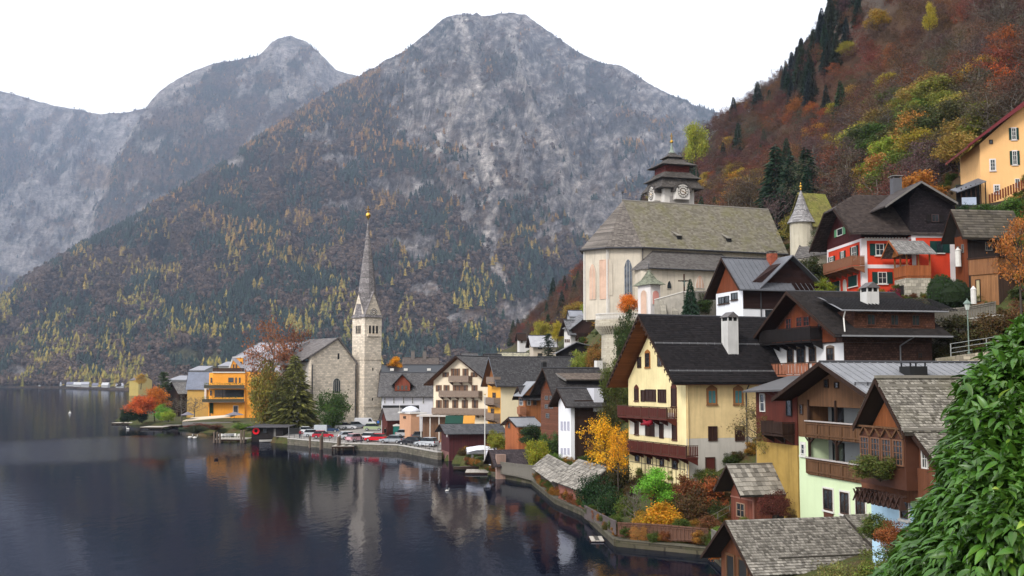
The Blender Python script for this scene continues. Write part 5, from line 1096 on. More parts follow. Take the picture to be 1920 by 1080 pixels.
# tower
Yt = 186; tw = Bld('bell_tower', None, None, 1249.5, Yt, 17)
T_loc = Vector((tw.X - b.X, tw.Y - b.Y, 0)); T_loc.rotate(Matrix.Rotation(-b.th, 3, 'Z'))
tw.r.parent = b.r; tw.r.location = T_loc; tw.r.rotation_euler = (0, 0, tw.th - b.th); tw.r.name = 'bell_tower'
SZ = 5.6; c2 = SZ / 2
tz = lambda py: zat(py, Yt + 1)
TR = M('tower_shingle', rooftile, (.085, .075, .068), .3, .3)
TWP = M('tower_plaster', plaster, (.60, .57, .53), .12)
tw.mb('tower_wall', MB().box(0, SZ, 0, SZ, 30, tz(343)), TWP)
tw.mb('tower_panel', MB().box(1.0, 1.7 + 2.9, -.04, -.003, 38, tz(369)), mat_plain('grey_panel', (.32, .30, .28)))
def flare(z0_, z1_, r0, r1, ex, n=5):
    m = MB(); pr = []
    for i in range(n + 1):
        t = i / n; r = r1 + (r0 - r1) * (1 - t) ** ex; pr.append((r * 1.4142, z0_ + (z1_ - z0_) * t))
    return m.lathe([(pr[0][0], pr[0][1] - .12)] + pr, 4, (c2, c2, 0), PI / 4)
tw.mb('skirt_roof', flare(tz(353.5), tz(334), c2 + 1.25, c2 + .35, 1.6), TR)
tw.mb('second_roof', flare(tz(334.5), tz(322), c2 + 1.0, c2 - .35, 1.5), TR); tw.mb('lantern_stage', MB().box(.55, SZ - .55, .55, SZ - .55, tz(323), tz(309)), M('dark_red_lantern', rooftile, (.12, .03, .025), .3, .3))
tw.mb('third_roof', flare(tz(308.5), tz(293), c2 + .5, 1.15, 1.5), TR); tw.mb('fourth_roof', flare(tz(291), tz(281), 1.55, .45, 1.8), TR)
tw.mb('spirelet', MB().lathe([(.62, tz(282)), (.3, tz(276)), (.13, tz(263))], 8, (c2, c2, 0)), mat_plain('copper_grey', (.22, .26, .22)))
tw.mb('finial', MB().lathe([(.05, 0), (.3, .12), (.34, .3), (.2, .5), (.06, .6), (.06, .9)], 10, (c2, c2, tz(263))).box(c2 - .05, c2 + .05, c2 - .05, c2 + .05, tz(259), tz(243)).box(c2 - .3, c2 + .3, c2 - .04, c2 + .04, tz(250), tz(248.5)).box(c2 - .2, c2 + .2, c2 - .045, c2 + .045, tz(254), tz(252.5)), GOLD)
def clock(B_, face, u, z, r, off):
    pos = (u, off, z) if face == 'F' else (off, u, z); rot = 0 if face == 'F' else -PI / 2
    def disc(ra, rb, d0, d1, nm, mat):
        m = MB(); n = 24; vs = []
        for R_, d in ((ra, d0), (rb, d0), (rb, d1), (ra, d1)):
            for i in range(n): a = 2 * PI * i / n; vs.append((R_ * math.cos(a), -d, R_ * math.sin(a)))
        fs = [(k * n + i, k * n + (i + 1) % n, ((k + 1) % 4) * n + (i + 1) % n, ((k + 1) % 4) * n + i) for k in range(4) for i in range(n)]
        return m.add(vs, fs).mesh(nm, mat)
    o = link('clock_face', disc(0.001, r, 0, .1, 'clock_face', TRIM), B_.r, pos, (0, 0, rot)); link('ring', disc(r * .93, r, .1, .13, 'ring', DARKP), o); link('inner_ring', disc(r * .48, r * .62, .1, .13, 'ring', BROWNP), o)
    m = MB()
    for i in range(12):
        a = PI * i / 6; c_, s_ = math.cos(a), math.sin(a); p = lambda rr, w: (rr * c_ - w * s_, -.105, rr * s_ + w * c_)
        m.prism([p(r * .68, -.035 * r), p(r * .9, -.045 * r), p(r * .9, .045 * r), p(r * .68, .035 * r)], (0, -.025, 0))
    link('numeral_strokes', m.mesh('numeral_strokes', DARKP), o)
    m = MB()
    for a, l, w in ((math.radians(-25), .62, .06), (math.radians(160), .4, .08)):
        c_, s_ = math.cos(a), math.sin(a); p = lambda rr, ww: (rr * c_ - ww * s_, -.14, rr * s_ + ww * c_); m.prism([p(-.1 * r, -w * r), p(l * r, -w * r * .4), p(l * r, w * r * .4), p(-.1 * r, w * r)], (0, -.03, 0))
    link('hands', m.mesh('hands', GOLD), o)
    return o
zc = tz(361.5); clock(tw, 'F', 2.9, zc, 1.0, -1.16); clock(tw, 'L', 2.8, zc, 1.0, -1.16)
for f in ('F', 'L'):   # eyebrow over the clock
    m = MB(); n = 10; r1, r0 = 1.75, 1.3; pts = [(r0 * math.cos(PI * i / n), 0, r0 * math.sin(PI * i / n) + zc) for i in range(n + 1)] + [(r1 * math.cos(PI * i / n), 0, r1 * .95 * math.sin(PI * i / n) + zc) for i in range(n, -1, -1)]
    for i in range(n):
        a, c, d, e = pts[i], pts[i+1], pts[2*n + 1 - i - 1], pts[2*n + 1 - i]; m.prism([a, c, d, e], (0, -1.25, 0))
    link('eyebrow', m.mesh('eyebrow', TR), tw.r, (2.9 if f == 'F' else 0, 0 if f == 'F' else 2.8, 0), (0, 0, 0 if f == 'F' else -PI / 2))
    m = MB(); m.prism([(-r0, 0, zc - 1.3), (r0, 0, zc - 1.3)] + [(r0 * math.cos(PI * i / n), 0, r0 * math.sin(PI * i / n) + zc) for i in range(n + 1)], (0, -1.15, 0))
    link('clock_gable', m.mesh('clock_gable', TWP), tw.r, (2.9, 0, 0) if f == 'F' else (0, 2.8, 0), (0, 0, 0 if f == 'F' else -PI / 2))
# ---- chapel of rest with round turret behind
b = Bld('turret_chapel', 'small round-turreted chapel with grey cone roof and gold finial behind the red house', 'chapel', 1525, 150, 20)
tzc = lambda py: zat(py, 152)
b.mb('turret_wall', MB().lathe([(1.62, 28), (1.62, tzc(418))], 18, (0, 2, 0)), M('turret_cream', plaster, (.46, .42, .33), .25)); b.mb('cone_roof', MB().lathe([(1.98, tzc(419)), (1.2, tzc(400)), (.75, tzc(385)), (.1, tzc(358))], 12, (0, 2, 0)), M('cone_slate', rooftile, (.24, .23, .23), .3, .3))
b.mb('finial', MB().lathe([(.05, 0), (.16, .25), (.05, .45), (.2, .6), (.2, .72), (.05, .85), (.1, 1.0), (.02, 1.25)], 8, (0, 2, tzc(358.5))), GOLD)
xa, xb = 1.2, 5.2
b.mb('nave_wall', MB().box(xa, xb, 1, 6, 28, 34.5), M('turret_cream', plaster, (.46, .42, .33), .25)); b.mb('nave_roof', MB().prism([(xa - .6, .2, 34.2), (xb, .2, 34.2), (xb, 3.6, tzc(357)), (xa - .6, 3.6, tzc(357))], (0, 0, -.15)).prism([(xa - .6, 7, 34.2), (xb, 7, 34.2), (xb, 3.61, tzc(357)), (xa - .6, 3.61, tzc(357))], (0, 0, -.15)), M('moss_roof', rooftile, (.17, .15, .05), .3, .3, (.16, .17, .03), .8))
o = b.mb('porch_roof', MB().prism([(-3.6, -1.0, tzc(492)), (1.6, -2.2, tzc(480)), (2.6, 1.5, tzc(452)), (-.4, 1.5, tzc(452))], (0, 0, -.15)), SLATE); b.mb('porch_wall', MB().box(-3.1, 2.2, -.6, 1.2, 24, tzc(494)).box(-.8, 2.2, -1.6, 1.2, 24, tzc(486)), M('turret_cream', plaster, (.46, .42, .33), .25), o)
# ---- wayside chapel below the church
b = Bld('wayside_chapel', 'little white and pink chapel with green-grey tent roof on the church terrace', 'chapel', 1221, 140, 28)
zc_ = lambda py: zat(py, 141)
Wq = b.uL(1197.5); Lq = b.uF(1240)
b.body(0, Lq, 0, Wq, 18, zc_(534), M('chapel_white', plaster, (.62, .58, .56), .12)); 
m = MB(); m.lathe([(1.0, 0)], 4) if False else None
xc, yc = Lq / 2, Wq / 2
pr = [(1.0, zc_(534.5), 1.32), (1, zc_(524), .72), (1, zc_(505), .05)]
m = MB(); n = 4; vs = []; 
for (_, z, s) in pr:
    for (i, j) in ((-1, -1), (1, -1), (1, 1), (-1, 1)): vs.append((xc + i * (Lq / 2) * s * (1.15 if s > 1 else 1), yc + j * (Wq / 2) * s * (1.15 if s > 1 else 1), z))
m.add(vs, [(k*4+i, k*4+(i+1) % 4, (k+1)*4+(i+1) % 4, (k+1)*4+i) for k in range(2) for i in range(4)] + [(3, 2, 1, 0)]); b.mb('tent_roof', m, M('verdigris_shingle', rooftile, (.17, .18, .13), .25, .25))
PK = M('pink_niche', plaster, (.62, .28, .24), .15)
b.win('L', Wq / 2, 20.3, Wq * .5, zc_(543) - 20.3, frame=TRIM, arch=True, nx=1, pane=PINKF); b.win('F', Lq / 2, zc_(572), Lq * .72, zc_(545) - zc_(572), frame=TRIM, arch=True, nx=1, pane=PK)
b.mb('finial', MB().tube((xc, yc, zc_(505)), (xc, yc, zc_(493)), .05), DMETAL)
# ---- terrace walls
def wall_line(name, label, cat, pts, th, mat, cap=None, capmat=None, kind=None, group=None):
    """wall along world points (x, y, z_bottom, z_top); the origin stays at the world's"""
    r = thing(name, label, cat, (pts[0][0], pts[0][1], 0), 0, group); m = MB(); cm = MB()
    ox, oy = pts[0][0], pts[0][1]
    for a, c in zip(pts[:-1], pts[1:]):
        d = Vector((c[0] - a[0], c[1] - a[1], 0)); d.normalize(); nn = Vector((-d.y, d.x, 0)) * th / 2
        def q(p, s, z): return (p[0] - ox + nn.x * s, p[1] - oy + nn.y * s, z)
        for (M_, zl, s) in ((m, 0, 1),) + (((cm, 1, 1.25),) if cap else ()):
            if zl == 0: vs = [q(a, -s, a[2]), q(c, -s, c[2]), q(c, s, c[2]), q(a, s, a[2]), q(a, -s, a[3]), q(c, -s, c[3]), q(c, s, c[3]), q(a, s, a[3])]
            else: vs = [q(a, -s, a[3] + .003), q(c, -s, c[3] + .003), q(c, s, c[3] + .003), q(a, s, a[3] + .003), q(a, -s, a[3] + cap), q(c, -s, c[3] + cap), q(c, s, c[3] + cap), q(a, s, a[3] + cap)]
            M_.add(vs, [(0,3,2,1),(4,5,6,7),(0,1,5,4),(1,2,6,5),(2,3,7,6),(3,0,4,7)])
    m.obj('masonry' if 'stone' in mat.name or 'plaster' in mat.name else 'panel', mat, r)
    if cap: cm.obj('coping', capmat or mat, r)
    return r
def pt(px, pyb, pyt, Y): p = at(px, pyb, Y); return (p.x, p.y, p.z, zat(pyt, Y))
GST = M('grey_terrace_stone', stone, (.26, .24, .20), .8, .4, .3, .6, (.10, .10, .05)); 
w_ = wall_line('terrace_wall', 'stained grey retaining wall between the little chapel and the crucifix', 'wall', [pt(1228, 620, 563, 138), pt(1283, 620, 548, 137), pt(1345, 620, 546, 142)], .6, M('stained_plaster', plaster, (.38, .35, .30), .45), .12, TRIM)
m = MB()
for px in (1240, 1262): p = at(px, 600, 136.4); m.prism([(p.x - w_.location.x, p.y - w_.location.y - 1.6, 17), (p.x - w_.location.x, p.y - w_.location.y + 1.2, 17), (p.x - w_.location.x, p.y - w_.location.y + 1.2, 23.2)], (.7, 0, 0))
m.obj('buttress', GST, w_)
r = thing('crucifix', 'dark wayside crucifix standing on the terrace wall in front of the church', 'crucifix', tuple(at(1283, 548, 137)))
m = MB().box(-.09, .09, -.06, .06, -.2, 2.3).box(-.75, .75, -.06, .06, 1.35, 1.52); m.obj('cross', BROWNP, r)
m = MB().tube((0, -.12, .7), (0, -.12, 1.3), .07, .1, 6).tube((0, -.12, 1.3), (0, -.12, 1.55), .05, .07, 6).tube((0, -.12, 1.28), (-.55, -.12, 1.45), .05, .03, 5).tube((0, -.12, 1.28), (.55, -.12, 1.45), .05, .03, 5); m.obj('figure', M('bronze_green', plain, (.10, .13, .11), .5), r, smooth=True)
# bastion with balustrade at the choir end
Yb = 158
r = thing('bastion', 'pale round bastion wall with corbels and stone balustrade below the church choir', 'wall', tuple(at(1163, 700, Yb + 1)))
BST = M('bastion_stone', stone, (.42, .38, .30), .5, .3, .12, .8); rl = r.location; zz = lambda py: zat(py, Yb) - rl.z
R1 = 2.9
MB().lathe([(R1 * .98, zat(760, Yb) - rl.z), (R1 * .92, zz(624)), (R1 * .92, zz(612))], 24).obj('drum', BST, r)
MB().box(-.5, 7, -1.6, 5, zat(760, Yb) - rl.z, zz(612)).obj('rear_wall', BST, r)
m = MB(); m2 = MB()
for i in range(26):
    a = PI * .75 + i * PI * 1.05 / 26; c_, s_ = math.cos(a), math.sin(a); m.tube((c_ * R1 * .95, s_ * R1 * .95, zz(626)), (c_ * (R1 + .55), s_ * (R1 + .55), zz(612)), .12, .22, 5)
    for k in (0, .5):
        a2 = a + k * PI * 1.05 / 26; m2.lathe([(.05, 0), (.1, .25), (.05, .6), (.08, .85)], 6, (math.cos(a2) * (R1 + .5), math.sin(a2) * (R1 + .5), zz(600)))
m.obj('corbels', BST, r); m2.obj('balusters', TRIM, r, kind='stuff')
MB().lathe([(R1 + .7, zz(612)), (R1 + .7, zz(600))], 24).obj('walk', BST, r)
m = MB(); n = 24
vs = []
for z in (zz(590), zz(588)):
    for rr in (R1 + .38, R1 + .62):
        for i in range(n): a = 2 * PI * i / n; vs.append((rr * math.cos(a), rr * math.sin(a), z))
m.add(vs, [(i, (i+1) % n, n + (i+1) % n, n + i) for i in range(n)] + [(2*n+i, 3*n+i, 3*n+(i+1) % n, 2*n+(i+1) % n) for i in range(n)] + [(n+i, n+(i+1) % n, 3*n+(i+1) % n, 3*n+i) for i in range(n)] + [(i, 2*n+i, 2*n+(i+1) % n, (i+1) % n) for i in range(n)])
m.obj('rail', TRIM, r)
# ================================================================ LUTHERAN CHURCH ON THE SQUARE
LIME = M('limestone_blocks', stone, (.62, .54, .44), .75, .42, .25, .6); NSL = M('nave_slate', rooftile, (.15, .135, .13), .3, .3)
b = Bld('spire_church', 'pale limestone church with a needle spire, gilded cross and clock gables by the car park', 'church', 683, 262, 40)
zt = lambda py: zat(py, 264)
Wt, Lt = b.uL(659.5), b.uF(714.5)
S_ = (Wt + Lt) / 2; zb_, zg, zp = 1.0, zt(592), zt(549)
b.mb('tower_wall', MB().box(0, Lt, 0, Wt, zb_, zg), LIME)
cx, cy = Lt / 2, Wt / 2
m = MB()
m.prism([(0, -.02, zg), (Lt, -.02, zg), (cx, -.02, zp)], (0, Wt + .04, 0)).prism([(-.02, 0, zg), (-.02, Wt, zg), (-.02, cy, zp)], (Lt + .04, 0, 0)); b.mb('clock_gables', m, LIME)
SP = M('spire_slate', rooftile, (.19, .175, .175), .5, .4)
m = MB(); rs = min(cx, cy)
m.lathe([(rs * 1.32, zg - .5), (rs * .98, zg + 4.5), (rs * .62, zt(500)), (rs * .30, zt(455)), (.12, zt(412))], 8, (cx, cy, 0), PI / 8); b.mb('spire', m, SP, smooth=False)
m = MB()
for (ax, sgn) in (('x', -1), ('x', 1), ('y', -1), ('y', 1)):
    if ax == 'y':
        y = -.25 if sgn < 0 else Wt + .25
        m.prism([(-.3, y, zg - .3), (cx, y, zp + .3), (cx, cy, zp + .3), (-.3, cy, zg - .3)], (0, 0, -.18)).prism([(Lt + .3, y, zg - .3), (cx, y, zp + .3), (cx, cy, zp + .3), (Lt + .3, cy, zg - .3)], (0, 0, -.18))
    else:
        x = -.25 if sgn < 0 else Lt + .25
        m.prism([(x, -.3, zg - .3), (x, cy, zp + .3), (cx, cy, zp + .3), (cx, -.3, zg - .3)], (0, 0, -.18)).prism([(x, Wt + .3, zg - .3), (x, cy, zp + .3), (cx, cy, zp + .3), (cx, Wt + .3, zg - .3)], (0, 0, -.18))
b.mb('gable_roofs', m, SP)
zc = zt(586); o = clock(b, 'F', cx, zc, .95, -.04); clock(b, 'L', cy, zc, .8, -.04)
for f, u, n in (('F', cx, 3), ('L', cy, 3)):
    for i in range(n): b.win(f, u + (i - 1) * (1.0 if f == 'F' else .8), zt(626), .7, zt(610) - zt(626), xoff=-.02, frame=LIME, arch=True, nx=1, pane=DARKP)
b.mb('belfry_sill', MB().box(cx - 1.7, cx + 1.7, -.35, 0, zt(631), zt(627.5)), LIME)
for py in (690, 746): b.mb('slit', MB().box(cx - .15, cx + .15, -.03, .02, zt(py + 5), zt(py)), DARKP)
q = MB()
for py in (675, 763): q.box(-.12, Lt + .12, -.12, Wt + .12, zt(py), zt(py) + .3)
b.mb('string_course', q, LIME)
b.mb('ball', MB().lathe([(.05, 0), (.12, .3), (.5, .8), (.62, 1.2), (.5, 1.6), (.1, 1.95)], 12, (cx, cy, zt(411))), GOLD, smooth=True); b.mb('cross', MB().box(cx - .09, cx + .09, cy - .07, cy + .07, zt(398), zt(384)).box(cx - .6, cx + .6, cy - .06, cy + .06, zt(391.5), zt(390)).box(cx - .35, cx + .35, cy - .065, cy + .065, zt(395.5), zt(394.3)), GOLD)
# nave: gable facing the water, ridge running back to the left
nv = Bld('nave', None, None, 667, 263, 40)
nl = Vector((nv.X - b.X, nv.Y - b.Y, 0)); nl.rotate(Matrix.Rotation(-b.th, 3, 'Z')); nv.r.parent = b.r; nv.r.location = nl; nv.r.rotation_euler = (0, 0, nv.th - b.th)
# local -y side (F) looks towards the viewer's left; the gable is on x = 0 .. build the gable on F by turning the axes
def nvF(px): 
    return nv.uF(px)
xa = nv.uF(583) ; zN = lambda py: zat(py, 263 - 1)
th2 = nv.th
gw = abs(xa)
nv.mb('gable_wall', MB().prism([(-gw, 0, 1), (0, 0, 1), (0, 0, zN(680)), (-gw * .42, 0, zN(637)), (-gw, 0, zN(668))], (0, 1.2, 0)), LIME)
D = 15
nv.mb('side_wall', MB().box(-gw, -gw + 1, 1.2, D, 1, zN(680)).box(-1, 0, 1.2, D, 1, zN(680)), M('nave_plaster', plaster, (.50, .47, .42), .2))
nv.mb('nave_roof', MB().prism([(.4, -.3, zN(682)), (-gw * .42, -.3, zN(634)), (-gw * .42, D, zN(634)), (.4, D, zN(682))], (0, 0, -.2)).prism([(-gw - 2.8, 3.0, zN(684)), (-gw - .4, -.3, zN(668) + .1), (-gw * .42 - .01, -.3, zN(634)), (-gw * .42 - .01, D, zN(634)), (-gw - 2.8, D, zN(684))], (0, 0, -.2)), NSL)
nv.mb('coping', MB().prism([(0.2, -.5, zN(680)), (-gw * .42, -.5, zN(634) + .2), (-gw * .42, -.5, zN(634) - .3), (0.2, -.5, zN(680) - .5)], (0, .3, 0)).prism([(-gw - .2, -.5, zN(668) + .2), (-gw * .42, -.5, zN(634) + .2), (-gw * .42, -.5, zN(634) - .3), (-gw - .2, -.5, zN(668) - .3)], (0, .3, 0)), NSL)
u = nv.uF(631); nv.win('F', u, zN(737), 2.0, zN(709) - zN(737), xoff=-.02, frame=TRIM, arch=True, nx=4, nz=3, pane=GLASS)
u = nv.uF(634); nv.mb('slit', MB().box(u - .25, u + .25, -.03, .02, zN(674), zN(663)), DARKP)
nv.mb('string_course', MB().box(-gw - .1, .1, -.1, 0, zN(762), zN(762) + .3), LIME)
for px in (585, 666): nv.pipe([(nv.uF(px), -.2, zN(684)), (nv.uF(px), -.2, 2)], .12, DMETAL)
# ================================================================ helper for plain village houses
def vhouse(name, label, px0, Y, th, pxL, pxR, z0, pyE, pyR, wall, roofm, over=.7, soff=None, group=None, cat='house', barge=None, L=None, Wd=None, yrf=.5, pf=None):
    b = Bld(name, label, cat, px0, Y, th, group)
    Wd = Wd or b.uL(pxL); L = L or b.uF(pxR); yr = Wd * yrf; ze = zat(pyE, Y); zr = zat(pyR, b.w(0, yr).y)
    b.body(0, L, 0, Wd, z0, ze, wall, (yr, zr - .25)); k = (zr - ze) / yr; k2 = (zr - ze) / (Wd - yr)
    b.roof(-over, L + over * .6, -over, ze - k * over + .05, yr, zr, Wd + over, ze - k2 * over + .05, roofm, .15, barge=barge or WOOD_D, soffit=soff, ridge=DMETAL)
    b.Wd, b.L, b.yr, b.ze, b.zr = Wd, L, yr, ze, zr
    return b
GR = M('grey_tile', rooftile, (.095, .09, .09), .3, .3); GR2 = M('dark_grey_tile', rooftile, (.055, .053, .055), .3, .3); CREAM = M('hotel_cream', plaster, (.70, .60, .45), .10)
HW = M('hotel_brown', plain, (.16, .09, .055), .7)
# hotel with three balconies
b = vhouse('hotel', 'cream hotel with brown shutters and three rows of wooden balconies facing the lake', 917, 200, 56, 813, 0, 1, 712, 667, CREAM, GR, 1.3, M('hotel_soffit', wood, (.14, .06, .03)), 'houses of the village centre', L=16, cat='hotel', yrf=.52)
for py0, py1, cols in ((691, 706, (836, 851, 857, 873, 889)), (722, 734, (823, 837.5, 855, 861, 872, 890)), (750, 765, (823.5, 836, 854, 872, 891))):
    for i, c in enumerate(cols):
        if py0 < 700 and i in (0, 4): b.winpx('L', c - 2, c + 2, 698, 707, frame=HW, nx=1, nz=2, sh=HW, shw=.5)
        else: b.winpx('L', c - 2.2, c + 2.2, py0, py1, frame=HW, nx=2, nz=2, sh=HW, shw=.4)
BR = M('weathered_balcony', plain, (.22, .165, .13), .8)
for (a, c, pb, dp) in ((841, 878, 715, 1.2), (823, 897, 743, 1.2), (810, 917, 776, 1.4)): b.balcony('L', b.uL(c, -dp), b.uL(a, -dp), b.z(pb, 0, 5), dp, 1.05, BR, bw=.16)
# white wing with barn opening
WWH = M('wing_white', plaster, (.52, .52, .56), .12)
b = vhouse('white_wing', 'long whitish building with a red boarded dormer, between spire church and hotel', 716, 225, 2, 0, 812, 1, 738, 699, WWH, GR, .8, WOOD_D, 'houses of the village centre', Wd=11)
xo, xq = b.uF(718), b.uF(786); zz = zat(760, 225); b.mb('barn_opening', MB().box(xo, xq, -.06, -.01, 1, zz), DARKP)
for px in (722, 739, 757, 774, 794): b.winpx('F', px - 1.5, px + 1.5, 745, 757, frame=WHITE, nx=1, nz=2)
xd = b.uF(754); zz = zat(733, 224); b.mb('dormer', MB().prism([(xd - 1.5, .4, zz), (xd + 1.6, .4, zz), (xd + 1.6, .4, zz + 1.5), (xd, .4, zz + 3.2), (xd - 1.5, .4, zz + 1.5)], (0, 5, 0)), M('red_dormer_boards', wood, (.22, .06, .035)))
b.mb('dormer_roof', MB().prism([(xd - 2.2, -.2, zz + 1.1), (xd, -.2, zz + 3.5), (xd, 5.4, zz + 3.5), (xd - 2.2, 5.4, zz + 1.1)], (0, 0, -.14)).prism([(xd + 2.4, -.2, zz + 1.1), (xd + .01, -.2, zz + 3.5), (xd + .01, 5.4, zz + 3.5), (xd + 2.4, 5.4, zz + 1.1)], (0, 0, -.14)), GR)
for k in (-.8, 0, .8): b.win('F', xd + k, zz + .2, .5, .9, xoff=.39, frame=HW, nx=1, nz=2)
# long dark roofed house with orange gable end
YC = M('pale_yellow_plaster', plaster, (.72, .62, .42), .06); OG = M('orange_plaster', plaster, (.72, .35, .055), .08)
b = vhouse('long_roof_house', 'long cream house with an orange gable end and wide dark slate roof', 939, 186, 17, 915, 1012, 1, 713, 669, YC, GR2, 1.0, HW, 'houses of the village centre', barge=M('blue_grey_sheet', seam, (.12, .125, .14)), L=15)
b.mb('orange_end', MB().box(-.05, -.003, .01, b.Wd - .01, 1, b.ze - .1), OG); b.mb('wood_gable', MB().prism([(-.06, .2, b.ze - .1), (-.06, b.Wd - .2, b.ze - .1), (-.06, b.yr, b.zr - .6)], (.04, 0, 0)), WOOD_O)
for (a, c, pb) in ((912, 935, 718), (908, 941, 757), (908, 940, 786)): b.balcony('L', max(.1, b.uL(c, -1.2)), b.uL(a, -1.2), b.z(pb, 0, 2), 1.2, 1.05, BR, bw=.16)
for (a, c, e, f) in ((924, 930, 736, 746), (921, 927, 766, 778), (929, 933, 700, 708)): b.winpx('L', a, c, e, f, off=-.05, frame=HW, nx=1, nz=2)
# orange-red balcony house
ORW = M('orange_wood_boards', wood, (.34, .13, .05)); 
b = vhouse('orange_wood_house', 'little orange-red wooden house with a glazed bay and plant balcony', 985, 168, 22, 972, 1014, 2, 741, 724, ORW, GR2, .7, None, 'houses of the village centre', cat='house')
b.balcony('L', -.4, b.uL(971, -.9), b.z(775, 0, 0), 1.0, 1.0, M('balcony_orange', plain, (.30, .13, .07), .7), bw=.14); b.winpx('L', 974, 981, 746, 760, frame=WHITE, nx=2, nz=2); b.winpx('F', 988, 995, 746, 760, frame=WHITE, nx=2, nz=2); b.winpx('F', 999, 1006, 746, 760, frame=HW, nx=2, nz=2)
b.mb('front_gable', MB().prism([(-.6, -.9, b.ze), (3.0, -.9, b.ze), (1.2, -.9, b.ze + 1.8)], (0, 3, 0)), WOOD_O); b.mb('front_roof', MB().prism([(-1.0, -1.2, b.ze - .1), (1.2, -1.2, b.ze + 2.1), (1.2, 2.5, b.ze + 2.1), (-1.0, 2.5, b.ze - .1)], (0, 0, -.1)).prism([(3.4, -1.2, b.ze - .1), (1.21, -1.2, b.ze + 2.1), (1.21, 2.5, b.ze + 2.1), (3.4, 2.5, b.ze - .1)], (0, 0, -.1)), SEAM)
b = vhouse('orange_shed', 'orange shed with grey metal roof and white terrace at the lake garden', 972, 160, 20, 947, 1012, 1.2, 797, 783, OG if 0 else M('terracotta_boards', wood, (.38, .12, .045)), SEAM, .5, None, cat='shed')
b.winpx('L', 953, 957, 793, 803, frame=HW, nx=1, nz=2); b.mb('terrace', MB().box(-5, 6, -4, 0, 1.0, 2.9), WWH)
# brown gabled boards house and its white companion
PB = M('patchy_brown_boards', wood, (.15, .06, .035), 'x')
b = vhouse('brown_house', 'dark brown board house with patchwork gable, left of the ivy wall', 1047, 150, 20, 1014, 1130, 2, 729, 690, PB, M('char_roof', rooftile, (.05, .046, .046), .3, .3), 1.2, None, 'houses of the village centre', yrf=.42)
b.mb('gable_boards', MB().prism([(-.04, 1, b.ze), (-.04, b.Wd - 1, b.ze), (-.04, b.yr, b.zr - 1)], (.03, 0, 0)), WOOD_R)
for i, (a, c, e, f) in enumerate(((1022, 1028, 742, 750), (1031, 1037, 742, 750), (1022, 1028, 758, 766), (1031, 1037, 758, 766), (1024, 1030, 775, 784))): b.winpx('L', a, c, e, f, off=-.02, frame=GREYP, nx=2, nz=2)
xa, xb = b.uF(1066, 0), b.uF(1142, 0); b.mb('raised_wall', MB().box(xa, xb, .6, 6, 8, zat(713, 151)), WOOD_B)
z1, z2 = zat(712, 150), zat(689, 154); rr = b.mb('raised_roof', MB().prism([(xa - .3, 0, z1), (xb + .3, 0, z1), (xb + .3, 4.2, z2), (xa - 1.6, 4.2, z2)], (0, 0, -.15)), BASEROOF); b.shingles((xa - 1.6, -.05, z1 + .03), (xb + .3, -.05, z1 + .03), (xa - 1.6, 4.2, z2 + .04), M('taupe_shingle', shingle, (.20, .165, .14), (.09, .07, .06)), .3, .36, .035, rr, 0, 71, xl=lambda t: 1.3 * (1 - t))
b.mb('raised_roof_verge', MB().prism([(xa - .35, -.05, z1 + .06), (xa - 1.65, 4.2, z2 + .08), (xa - 1.65, 4.2, z2 - .2), (xa - .35, -.05, z1 - .2)], (-.12, 0, 0)), GREYP, rr)
b.chimney(b.uF(1125, 4), 4.5, z2 - 1, z2 + 1.0, .9, WHITE, 'flat', DARKP); b.chimney(b.uF(1024, 3), 3.8, b.zr - .6, b.zr + .8, .6, DARKP, 'flat')
b = vhouse('white_gable_house', 'narrow tall white gable with a dark board side wall, right of the brown house', 1070, 139, 18, 1047, 1124, 1.5, 752, 728, M('chalk_white_plaster', plaster, (.72, .72, .74), .06), M('char_roof', rooftile, (.05, .046, .046), .3, .3), 1.0, WOOD_D, 'houses of the village centre', yrf=.5)
b.mb('dark_side', MB().box(.5, b.L, -.08, -.003, 1.5, b.ze + .1), WOOD_D); b.mb('roof_dormer', MB().box(b.uF(1112), b.uF(1130), -.3, 3, zat(772, 139), zat(728, 139)), WWH)
for (a, c) in ((1052, 1055), (1058, 1061), (1064.5, 1067.5)):
    for (e, f) in ((790, 807), (840, 852)): b.winpx('L', a, c, e, f, frame=M('lavender_shutter', plain, (.42, .42, .5), .6), nx=1, nz=2, pane=M('lavender_shutter', plain, (.42, .42, .5), .6))
for (a, c) in ((1116, 1119), (1122, 1125)): b.winpx('F', a, c, 758, 766, off=-.31, frame=WHITE, nx=1, nz=1)
